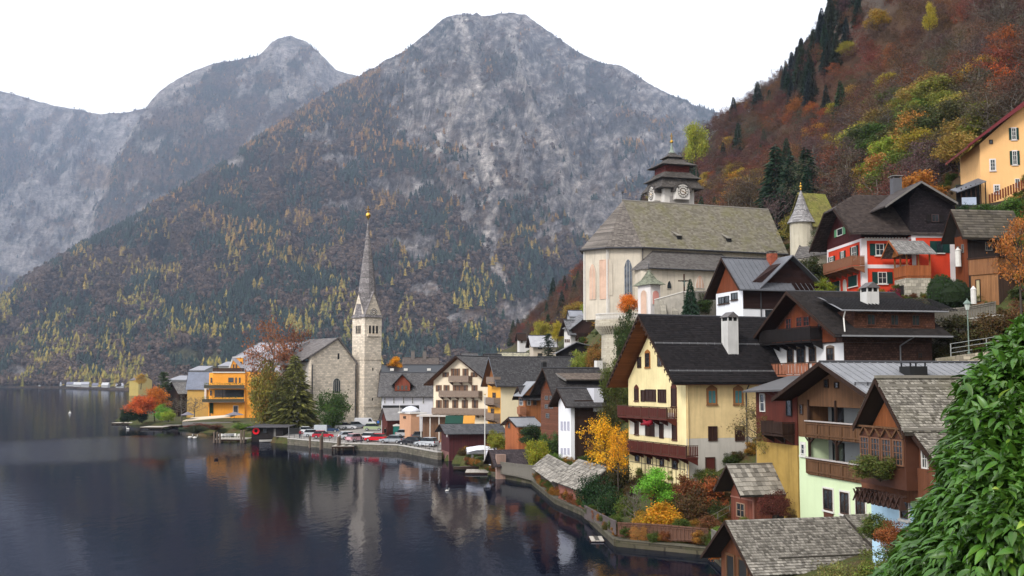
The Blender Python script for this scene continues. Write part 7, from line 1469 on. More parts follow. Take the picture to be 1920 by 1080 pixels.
# terrace wall, lamp and path rail on the right
wall_line('retaining_wall', 'rough stone retaining wall under the picket fence', 'wall', [pt(1731, 690, 604, 99), pt(1800, 690, 602, 97), pt(1868, 690, 593, 96), pt(1990, 690, 585, 96)], .6, M('rough_wall_stone', stone, (.30, .26, .20), .5, .3, .4, .5, (.09, .09, .04)), .12, CONC)
p, q, s = at(1783, 670, 92), at(1850, 660, 91), at(1905, 650, 90)
railing('path_railing', 'grey metal railing along the hillside path near the lamp post', [tuple(p), tuple(q), tuple(s)], 1.15, 1.4, M('pale_metal', plain, (.28, .29, .28), .5), 3)
wall_line('path_wall', 'low pale stone wall under the hillside path', 'wall', [pt(1756, 720, 672, 91), pt(1905, 720, 652, 90), pt(1990, 720, 645, 90)], .5, M('rough_wall_stone', stone, (.30, .26, .20), .5, .3, .4, .5, (.09, .09, .04)))
p = at(1817, 668, 92); r = thing('street_lamp', 'green-grey lantern street lamp on the hillside path', 'lamp', tuple(p)); LG = mat_plain('verdigris', (.16, .21, .18), .6); hL = zat(581, 92) - p.z
MB().tube((0, 0, 0), (0, 0, hL), .06, .045, 8).lathe([(.12, 0), (.12, .3), (.06, .4)], 8).obj('post', LG, r); MB().lathe([(.14, hL), (.27, hL + .5)], 6, close=False).obj('glass', mat_plain('lantern_glass', (.5, .55, .5), .2), r); MB().lathe([(.36, hL + .5), (.3, hL + .62), (.05, hL + .85), (.03, hL + .98)], 6).obj('hood', LG, r)
for (px, pyb, pyt, w) in ((1826, 570, 543, .25), (1797, 500, 470, .3)): p = at(px, pyb, 100 if px > 1800 else 113); MBx = MB().tube((0, 0, 0), (0, 0, zat(pyt, p.y) - p.z), w, n=10).lathe([(w * 1.2, zat(pyt, p.y) - p.z), (.02, zat(pyt, p.y) - p.z + .35)], 10); tag(MBx.obj('gate_post', WHITE, loc=p), 'white round post %s' % ('by the orange-brown plank shed' if px > 1800 else 'at the corner of the red house'), 'post')
# ---- piers and boats
DK = M('pale_deck_boards', wood, (.42, .38, .33), 'x'); 
def pier(label, px0, px1, py, Y0, Y1, z=.75, posts=True):
    a = at(px0, py, Y0); r = thing('pier', label, 'pier', (a.x, Y0, 0)); L = at(px1, py, Y0).x - a.x; D = Y1 - Y0
    n = max(3, int(L / .6)); bm = MB()
    for i in range(n): bm.cur = rnd.random(); bm.box(L * i / n + .02, L * (i + 1) / n - .02, 0, D, z - .08, z + .01 * (i % 2))
    bm.obj('deck', DK, r); MB().box(0, L, .1, .25, z - .35, z - .09).box(0, L, D - .25, D - .1, z - .35, z - .09).obj('beam', WOOD_D, r)
    for i in range(3):
        for y in (.2, D - .2): MB().tube((L * (.03 + .47 * i), y, -2), (L * (.03 + .47 * i), y, z - .02), .13).obj('pile', WOOD_D, r)
    return r
pier('pale landing stage with white garden furniture left of the black boathouse', 400, 462, 826, 229, 236); pier('bathing raft with a white floating dock at the headland', 262, 305, 801, 292, 299, .55); pier('narrow plank jetty at the far left of the headland', 209, 258, 792, 322, 326, .5); pier('small jetty beside the bathing raft', 306, 336, 797, 300, 306, .7)
pier('small landing stage at the wooden mooring posts', 622, 664, 836, 202, 206, .95); pier('low wooden raft below the tarpaulin boat', 872, 918, 882, 153, 158, .3); pier('tiny floating step below the violet-grey fence', 1108, 1133, 998, 89.5, 92, .15)
p_ = at(380, 822, 236)
for i, (px, pyt, pyb, Y) in enumerate(((401, 811, 838, 228), (407, 811, 838, 229), (412, 813, 838, 228), (452, 808, 838, 228), (457, 808, 838, 229), (601, 818, 848, 207), (604, 812, 848, 207.5), (634, 820, 850, 203), (637, 817, 850, 203.5), (581, 818, 842, 212))):
    p = at(px, pyb, Y); tag(MB().tube((0, 0, -2), (0, 0, zat(pyt, Y)), .22, .2, 7).lathe([(.23, zat(pyt, Y) - .02), (.02, zat(pyt, Y) + .2)], 7).obj('mooring_post', M('mooring_wood', wood, (.16, .12, .09)), loc=(p.x, Y, 0)), ['leftmost mooring post of the pale landing stage', 'second mooring post at the left of the landing stage', 'short mooring post just right of the left pair', 'mooring post at the right end of the landing stage', 'outer mooring post at the right end of the landing stage', 'tall mooring post before the pinkish-red car', 'slimmer mooring post beside the tall one', 'mooring post at the small landing stage', 'post next to it at the small landing stage', 'lone mooring post left of the tall ones'][i], 'post', 'mooring posts')
def hull(L, B, H, n=8):
    m = MB(); vs = []
    for i in range(n + 1):
        t = i / n; w = B / 2 * math.sin(min(1, t * 1.5 + .25) * PI / 2) * (1 if t < .6 else math.cos((t - .6) / .4 * PI / 2) ** .7 + .02); s = H * (1 + .25 * t * t)
        vs += [(t * L - L/2, -w, s), (t * L - L/2, -w * .7, .15), (t * L - L/2, 0, 0), (t * L - L/2, w * .7, .15), (t * L - L/2, w, s)]
    return m.add(vs, [(5*i+j, 5*i+j+1, 5*i+j+6, 5*i+j+5) for i in range(n) for j in range(4)] + [(5*i, 5*i+5, 5*i+9, 5*i+4) for i in range(n)] + [(0, 4, 3, 2, 1)])
p = at(902, 848, 163); r = thing('covered_boat', 'boat under a crumpled white tarpaulin on a trestle by the flagpole', 'boat', (p.x, 163, zat(852, 163)), .15); hull(4.2, 1.7, .8).obj('hull', mat_plain('boat_white', (.45, .45, .47), .5), r)
gxx, gyy = np.meshgrid(np.linspace(-2.2, 2.2, 23), np.linspace(-1.05, 1.05, 11)); zz = 1.25 - .55 * np.abs(gyy) ** 1.6 - .12 * np.abs(gxx) ** 1.2 + .16 * fbm(gxx * 3, gyy * 4, 3, 8); I = (np.arange(10)[:, None] * 23 + np.arange(22)[None]).ravel(); link('tarpaulin', np_mesh('tarpaulin', np.stack([gxx.ravel(), gyy.ravel(), zz.ravel()], 1), np.stack([I, I+1, I+24, I+23], 1), mat_plain('tarp_white', (.62, .63, .68), .45)), r)
for x in (-1.3, 1.3): MB().box(x - .08, x + .08, -.8, .8, -1.4, 0).obj('trestle', GREYP, r)
p = at(909, 866, 160); r = thing('flagpole', 'tall thin white flagpole on the shore in front of the boathouse', 'flagpole', tuple(p)); MB().tube((0, 0, -.5), (0, 0, zat(741, 160) - p.z), .09, .05, 8).obj('pole', WHITE, r); MB().box(-.3, .3, -.3, .3, -.6, .15).obj('base', CONC, r); MB().lathe([(.02, 0), (.12, .1), (.02, .22)], 8, (0, 0, zat(741, 160) - p.z)).obj('knob', GOLD, r)
for (px, Y, L, lab, c, rz) in ((426, 239, 3.6, 'white rowing boat lying on the pale landing stage', (.6, .6, .6), .2), (880, 160, 4.5, 'dark wooden flat boat moored in front of the maroon boathouse', (.06, .04, .03), .1), (352, 288, 5, 'dark green upturned boat by the headland terrace', (.05, .07, .035), -.2), (505, 231, 4, 'pale rowing boat moored below the black boathouse', (.45, .43, .4), 0)):
    p = at(px, 800, Y); r = thing('rowing_boat', lab, 'boat', (p.x, Y, .8 if px == 426 else .02), rz, 'small boats'); hull(L, 1.3, .5).obj('hull', plain('boat_%d' % px, c, .5), r); MB().box(-.6, -.4, -.5, .5, .42, .47).box(.5, .7, -.5, .5, .45, .5).obj('thwart', WOOD_D, r)
p = at(131, 776, 425); r = thing('buoy', 'small white buoy floating alone on the left of the lake', 'buoy', (p.x, p.y, 0)); MB().lathe([(.1, -.3), (.45, 0), (.5, .3), (.3, .65), (.05, .8)], 12).obj('float', WHITE, r, smooth=True); MB().tube((0, 0, .7), (0, 0, 1.3), .05).obj('stem', WHITE, r)
def swan(label, px, py, Y, rz, c=WHITE):
    p = at(px, py, Y); r = thing('swan', label, 'swan', (p.x, p.y, 0), rz, 'water birds'); m = MB(); m.lathe([(.05, -.05), (.22, .05), (.26, .2), (.15, .36), (.03, .42)], 8); 
    for i, v in enumerate(m.v): m.v[i] = (v[0] * 1.9, v[1] * .9, v[2])
    m.tube((.38, 0, .2), (.55, 0, .5), .08, .05).tube((.55, 0, .5), (.5, 0, .78), .05, .04).tube((.48, 0, .8), (.66, 0, .76), .07, .03); m.obj('body', c, r, smooth=True); return r
swan('white swan swimming towards the landing stage', 356, 820, 248, .2); swan('second white swan just behind the first', 365, 821, 246, .1); swan('white swan near the headland jetty', 240, 800, 290, 2.8); swan('dark duck in the middle of the bay', 730 - 325, 860, 181, 1, BROWNP); g_ = swan('white gull on the water in front of the maroon boathouse', 838, 917, 130, .3); g_.scale = (.45, .45, .45)
# terraces on the headland
p = at(342, 795, 300); r = thing('lake_terrace', 'long pale lakeside terrace roof below the orange house', 'terrace', (p.x, 300, 0)); Lr = at(436, 795, 300).x - p.x; MB().prism([(0, 0, zat(789, 300)), (Lr * .95, 0, zat(781, 300)), (Lr, 7, zat(777, 305)), (.5, 7, zat(783, 305))], (0, 0, -.2)).obj('roof', mat_plain('pale_awning', (.60, .50, .38), .8), r); MB().box(.2, Lr * .97, .4, 6.5, 0, zat(793, 300)).obj('wall', M('terrace_glass_wall', wood, (.09, .07, .06)), r); MB().box(0, Lr, -.1, .05, zat(798, 300), zat(791, 300)).obj('parapet', GREYP, r)
for (px, w, lab) in ((352, 4, 'closed grey parasol roof at the left end of the lake terrace'), (440, 5.5, 'wide grey parasol at the right end of the lake terrace')):
    p = at(px, 778, 303); r = thing('parasol', lab, 'parasol', (p.x, 303, 0)); z = zat(774, 303); MB().lathe([(w/2, z - .6), (.1, z + .3)], 8).obj('canopy', mat_plain('grey_canvas', (.16, .15, .17), .8), r); MB().tube((0, 0, 0), (0, 0, z), .06).obj('pole', METAL, r)
for i, px in enumerate((414, 421, 430, 440, 447)):
    p = at(px, 822, 232); r = thing('garden_chair', '%s white garden chair from the left on the landing stage' % ['first', 'second', 'third', 'fourth', 'last'][i], 'chair', (p.x, 232 + i % 2, .78), i * .9, 'white garden chairs on the landing stage'); MB().box(-.25, .25, -.25, .25, .42, .47).obj('seat', WHITE, r); MB().box(-.25, .25, .2, .25, .47, .95).obj('backrest', WHITE, r)
    for (x, y) in ((-.22, -.22), (.22, -.22), (.22, .22), (-.22, .22)): link('leg', box_mesh('leg', -.025, .025, -.025, .025, 0, .42, WHITE), r, (x, y, 0))
# market terrace in front of the hotel
p = at(870, 778, 196); r = thing('cafe_pavilion', 'low glazed cafe pavilion with flat pale roof in front of the hotel', 'pavilion', (at(787, 790, 205).x, 205, 1.2), -.15); Lc = 15
MB().box(-.5, Lc, -.5, 5, zat(781, 205) - 1.2, zat(778, 205) - 1.2).obj('roof', mat_plain('pale_flat_roof', (.50, .46, .42), .8), r); MB().box(.3, Lc - .5, 1, 5, 0, zat(781, 205) - 1.25).obj('wall', HW, r)
for i in range(9): MB().box(.2 + i * 1.7, .35 + i * 1.7, -.1, .05, 0, zat(781, 205) - 1.2).obj('post', WHITE, r); 
MB().box(0, Lc, -.05, 0, .1, .9).obj('low_wall', M('terrace_brick', stone, (.30, .16, .10), .4, .2), r)
for (x, lab, c, px0, px1, pt_, pb_) in ((0, 'dark green awning above the boathouse roof', (.012, .05, .035), 834, 868, 780, 794), (1, 'orange awning beside the green awning', (.55, .26, .05), 868, 890, 780, 794)):
    p = at(px0, pb_, 190); w = at(px1, pb_, 190).x - p.x; h = zat(pt_, 190) - p.z; r = thing('awning', lab, 'awning', tuple(p)); MB().prism([(0, 0, 0), (0, 2.5, h), (0, 2.5, h - .15), (0, .1, -.1)], (w, 0, 0)).obj('cloth', plain('awn%d' % x, c, .8), r); 
    MB().box(0, w, -.03, 2.5, -p.z + 1, -.12).obj('booth', HW, r)
p = at(750, 808, 214); b = Bld('kiosk', 'small orange-tan kiosk with white tarpaulin roof right of the red hut', 'kiosk', 771, 214, 25); W_ = b.uL(750); b.body(0, b.uF(787), 0, W_, 1, zat(776, 214), M('tan_render', plaster, (.50, .28, .17), .15)); b.mb('roof', MB().box(-.3, 3.2, -.3, W_ + .3, zat(776, 214), zat(773.5, 214)), WHITE)
m = MB(); m.lathe([(2.0, 0), (1.6, .5), (.9, .95), (.1, 1.15)], 9, (1.2, W_ * .5, zat(773, 214))); b.mb('tarpaulin', m, mat_plain('tarp_white', (.62, .63, .68), .45), smooth=True); b.winpx('L', 757, 762, 780, 785, frame=HW, off=-.01)
b = shed('red_hut', 'dark red hut with a grey-white roof between the church tower and the kiosk', 727, 222, 35, 717, 742, 1, 781, 765, M('hut_red', wood, (.09, .025, .02)), M('hut_roof', seam, (.3, .29, .29)), 'hut', .5, L=4)
p = at(588, 806, 217); p = at(558, 818, 226); r = thing('notice_board', 'dark notice board at the left end of the quay railing', 'board', (p.x, p.y, 1.1), .1); MB().box(-1.9, .6, -.05, .05, .8, 2.1).obj('panel', DARKP, r); 
for x in (-1.8, .5): MB().box(x - .06, x + .06, -.06, .06, 0, 2.3).obj('post', METAL, r)
for (px, pt_, Y, lab) in ((738, 745, 226, 'thin lamp mast with small crossbar behind the toilet cabin'), (749, 757, 224, 'thin pale mast right of the lamp mast')):
    p = at(px, 812, Y); r = thing('mast', lab, 'mast', tuple(p)); h = zat(pt_, Y) - p.z; MB().tube((0, 0, -.3), (0, 0, h), .07, .05, 6).obj('pole', WHITE, r); 
    if px == 738: MB().box(-.7, .7, -.1, .1, h * .78, h * .78 + .3).obj('sign_plate', WHITE, r)
# ================================================================ TREES AND SHRUBS
LEAF_O = leafmat('leaves', 'obj', 0.6, 0.22); BARK = M('bark', plain, (.07, .055, .045), .9, 0, .4); BARKG = M('grey_bark', plain, (.16, .14, .12), .9, 0, .4)
def skel(R, sparse, tips=11, th=.34, spread=.30, top=.98, lo=.30):
    """trunk and limbs of a unit broadleaf; returns segments and limb tips"""
    seg = []; ends = []; p = np.array([0., 0, -.08]); q = np.array([R.randn() * .015, R.randn() * .015, th]); seg.append((p, q, .024, .017))
    lead = [q]; z = th
    for k in range(3): n = lead[-1] + np.array([R.randn() * .03, R.randn() * .03, (top - th) / 3.6]); seg.append((lead[-1], n, .016 - .004 * k, .012 - .004 * k)); lead.append(n)
    for i in range(tips):
        t = (i + R.rand()) / tips; b = lead[0] + (lead[-1] - lead[0]) * t * .85 + np.array([0, 0, -.06]); a = i * 2.4 + R.rand(); r = spread * (1 - .55 * t ** 1.5) * (.7 + .45 * R.rand())
        e = b + np.array([r * math.cos(a), r * math.sin(a), .06 + .16 * R.rand()]); m = (b + e) / 2 + np.array([0, 0, -.01]); seg.append((b, m, .009, .006)); seg.append((m, e, .006, .003)); ends.append(e); ends.append(m + R.randn(3) * .03)
        for j in range(3): e2 = e + R.randn(3) * .055 + np.array([0, 0, .02]); seg.append((e, e2, .003, .0012)); ends.append(e2)
    ends.append(lead[-1]); ends.append(lead[-1] + np.array([0, 0, .03])); return seg, np.array(ends)
def leaves(C_, N, spread, size, R, hue=.12, light=.35, flat=1.0):
    """N leaf triangles gathered round the points C_"""
    k = R.randint(0, len(C_), N); cl = .72 + light * 1.6 * R.rand(len(C_)) - .1; P = C_[k] + R.randn(N, 3) * spread * np.array([1, 1, .75])
    u = R.randn(N, 3); u /= np.linalg.norm(u, axis=1)[:, None]; v = np.cross(u, R.randn(N, 3)); v /= np.linalg.norm(v, axis=1)[:, None]; v[:, 2] *= flat
    s = size * (.6 + .8 * R.rand(N, 1)); V = np.stack([P - u * s, P + u * s * .9 + v * s * .3, P + v * s * 1.1], 1).reshape(-1, 3); F = np.arange(3 * N).reshape(-1, 3)
    T = cl[k][:, None] * (.7 + .6 * R.rand(N, 1)) * (1 + (R.rand(N, 3) - .5) * np.array([hue, hue, hue * .5]) * 2); return V, F, np.clip(T, .15, 2.2)
def wood_mesh(seg, mat, n=5):
    m = MB(); [m.tube(a, b, r0, r1, n, cap=False) for a, b, r0, r1 in seg]; return m.mesh('trunk', mat, True)
def conifer_parts(R, N, mat, w=.16):
    P = []; D = []
    for _ in range(N):
        z = .06 + .94 * (1 - R.rand() ** .62); tier = np.floor(z * 17) / 17; a = R.rand() * 6.283; lim = w * (1.02 - z) ** .85 * (1 + .25 * math.sin(a * 5 + tier * 40)) * (.75 + .5 * R.rand()); r = lim * (.35 + .65 * R.rand() ** .5)
        P.append((r * math.cos(a), r * math.sin(a), z - r * .35)); D.append((math.cos(a), math.sin(a), -.55))
    P = np.array(P); D = np.array(D); u = np.cross(D, R.randn(N, 3)); u /= np.linalg.norm(u, axis=1)[:, None]; s = .022 * (.7 + .8 * R.rand(N, 1)) * (1.1 - P[:, 2:3] * .5)
    V = np.stack([P - u * s * .5, P + u * s * .5, P + D * s * 1.9], 1).reshape(-1, 3); T = (.55 + .9 * R.rand(N, 1)) * (.8 + .4 * np.sin(P[:, 2:3] * 107) ** 2) * np.ones((1, 3))
    return np_mesh('crown', V, np.arange(3 * N).reshape(-1, 3), mat, tint=T)
def make_kind(kind, seed, mat):
    R = np.random.RandomState(seed)
    if kind == 'conifer': return MB().tube((0, 0, -.05), (0, 0, .95), .018, .003, 6).mesh('trunk', BARK), conifer_parts(R, 3600, mat)
    if kind == 'cypress': 
        C_ = np.stack([R.randn(160) * .055, R.randn(160) * .055, .05 + .9 * R.rand(160)], 1); C_[:, :2] *= (1.15 - C_[:, 2:3] ** 3); V, F, T = leaves(C_, 3200, .016, .014, R, light=.3); return MB().tube((0, 0, -.05), (0, 0, .7), .02, .01, 5).mesh('trunk', BARK), np_mesh('crown', V, F, mat, tint=T)
    if kind == 'shrub':
        d = R.randn(60, 3); d /= np.linalg.norm(d, axis=1)[:, None]; rr = (.55 + .45 * R.rand(60, 1)) * (1 + .22 * np.sin(d[:, :1] * 6 + seed)); C_ = d * rr * np.array([.40, .40, .44]); C_[:, 2] = np.abs(C_[:, 2] + .42) + .03
        V, F, T = leaves(C_, 8000, .075, .026, R, .22, .35); return wood_mesh([(np.zeros(3) - [0, 0, .1], c * [.7, .7, .9], .012, .004) for c in C_[:14]], BARK, 4), np_mesh('crown', V, F, mat, tint=T)
    if kind == 'hedge':
        d = R.randn(300, 3); d /= np.linalg.norm(d, axis=1)[:, None]; C_ = d * [.47, .47, .48]; C_[:, 2] += .5; V, F, T = leaves(C_, 6000, .018, .016, R, .1, .25); return MB().lathe([(.1, .04), (.44, .3), (.46, .6), (.3, .88), (.02, .95)], 14).mesh('trunk', M('hedge_core', plain, (.012, .02, .008), .9)), np_mesh('crown', V, F, mat, tint=T)
    sp = kind == 'sparse'; bare = kind == 'bare'
    seg, ends = skel(R, sp, 12 if not bare else 16, .28, .30 if not bare else .34)
    if bare or sp:
        for e in list(ends[::1 if bare else 2]):
            for j in range(4 if bare else 2): seg.append((e, e + R.randn(3) * .045 + np.array([0, 0, .03]), .0022, .0008))
    if kind == 'fuzz':      # leafless beech: a haze of fine twigs with last leaves
        V, F, T = leaves(ends, 2600, .05, .013, R, .12, .3)
        A = []
        for e in ends: 
            for j in range(5): q = e + R.randn(3) * .06 + [0, 0, .04]; w = .0028; A += [e, e + [w, 0, 0], q]
        A = np.array(A); F = np.concatenate([F, np.arange(len(A)).reshape(-1, 3) + len(V)]); T = np.concatenate([T, np.full((len(A) // 3, 3), .8)]); V = np.concatenate([V, A])
    else: V, F, T = leaves(ends, {'sparse': 4200, 'bare': 700}.get(kind, 7500), .062 if kind == 'broad' else .045, {'sparse': .014, 'bare': .009}.get(kind, .019), R, .15)
    return wood_mesh(seg, BARKG if kind in ('fuzz', 'bare') else BARK), np_mesh('crown', V, F, mat, tint=T)
_PK = {}
def proto(kind, var):
    if (kind, var) not in _PK: _PK[kind, var] = make_kind(kind, {'conifer': 10, 'cypress': 20, 'shrub': 30, 'hedge': 40, 'broad': 50, 'sparse': 60, 'bare': 70, 'fuzz': 80}[kind] + var, LEAF_O)
    return _PK[kind, var]
def tree(name, label, cat, loc, h, w, kind, col, var=None, group=None, rz=None, flat=1.0):
    var = rnd.randint(0, 2) if var is None else var; t, c = proto(kind, var); natural = {'conifer': .32, 'cypress': .17, 'shrub': .9, 'hedge': .95}.get(kind, .72)
    r = thing(name, label, cat, loc, rnd.random() * 6.28 if rz is None else rz, group); s = w / natural; r.scale = (s, s * flat, h)
    link('trunk', t, r); o = link('crown', c, r); o.color = (*col, 1); return r
def plant(name, label, px, pyb, pyt, wpx, Y, kind, col, cat=None, sink=0.0, **k):
    p = at(px, pyb, Y); h = zat(pyt, Y) - p.z; return tree(name, label, cat or ('shrub' if kind in ('shrub', 'hedge') else 'tree'), (p.x, p.y, p.z - sink), h + sink, wpx * Y / FPX, kind, col, **k)
ORG, ORR, YEL, YGR, GRN, DGR, BRN, RUS, BGR = (.55, .17, .02), (.50, .09, .02), (.50, .30, .03), (.20, .22, .03), (.07, .13, .025), (.018, .04, .016), (.12, .06, .035), (.22, .075, .03), (.16, .32, .04)
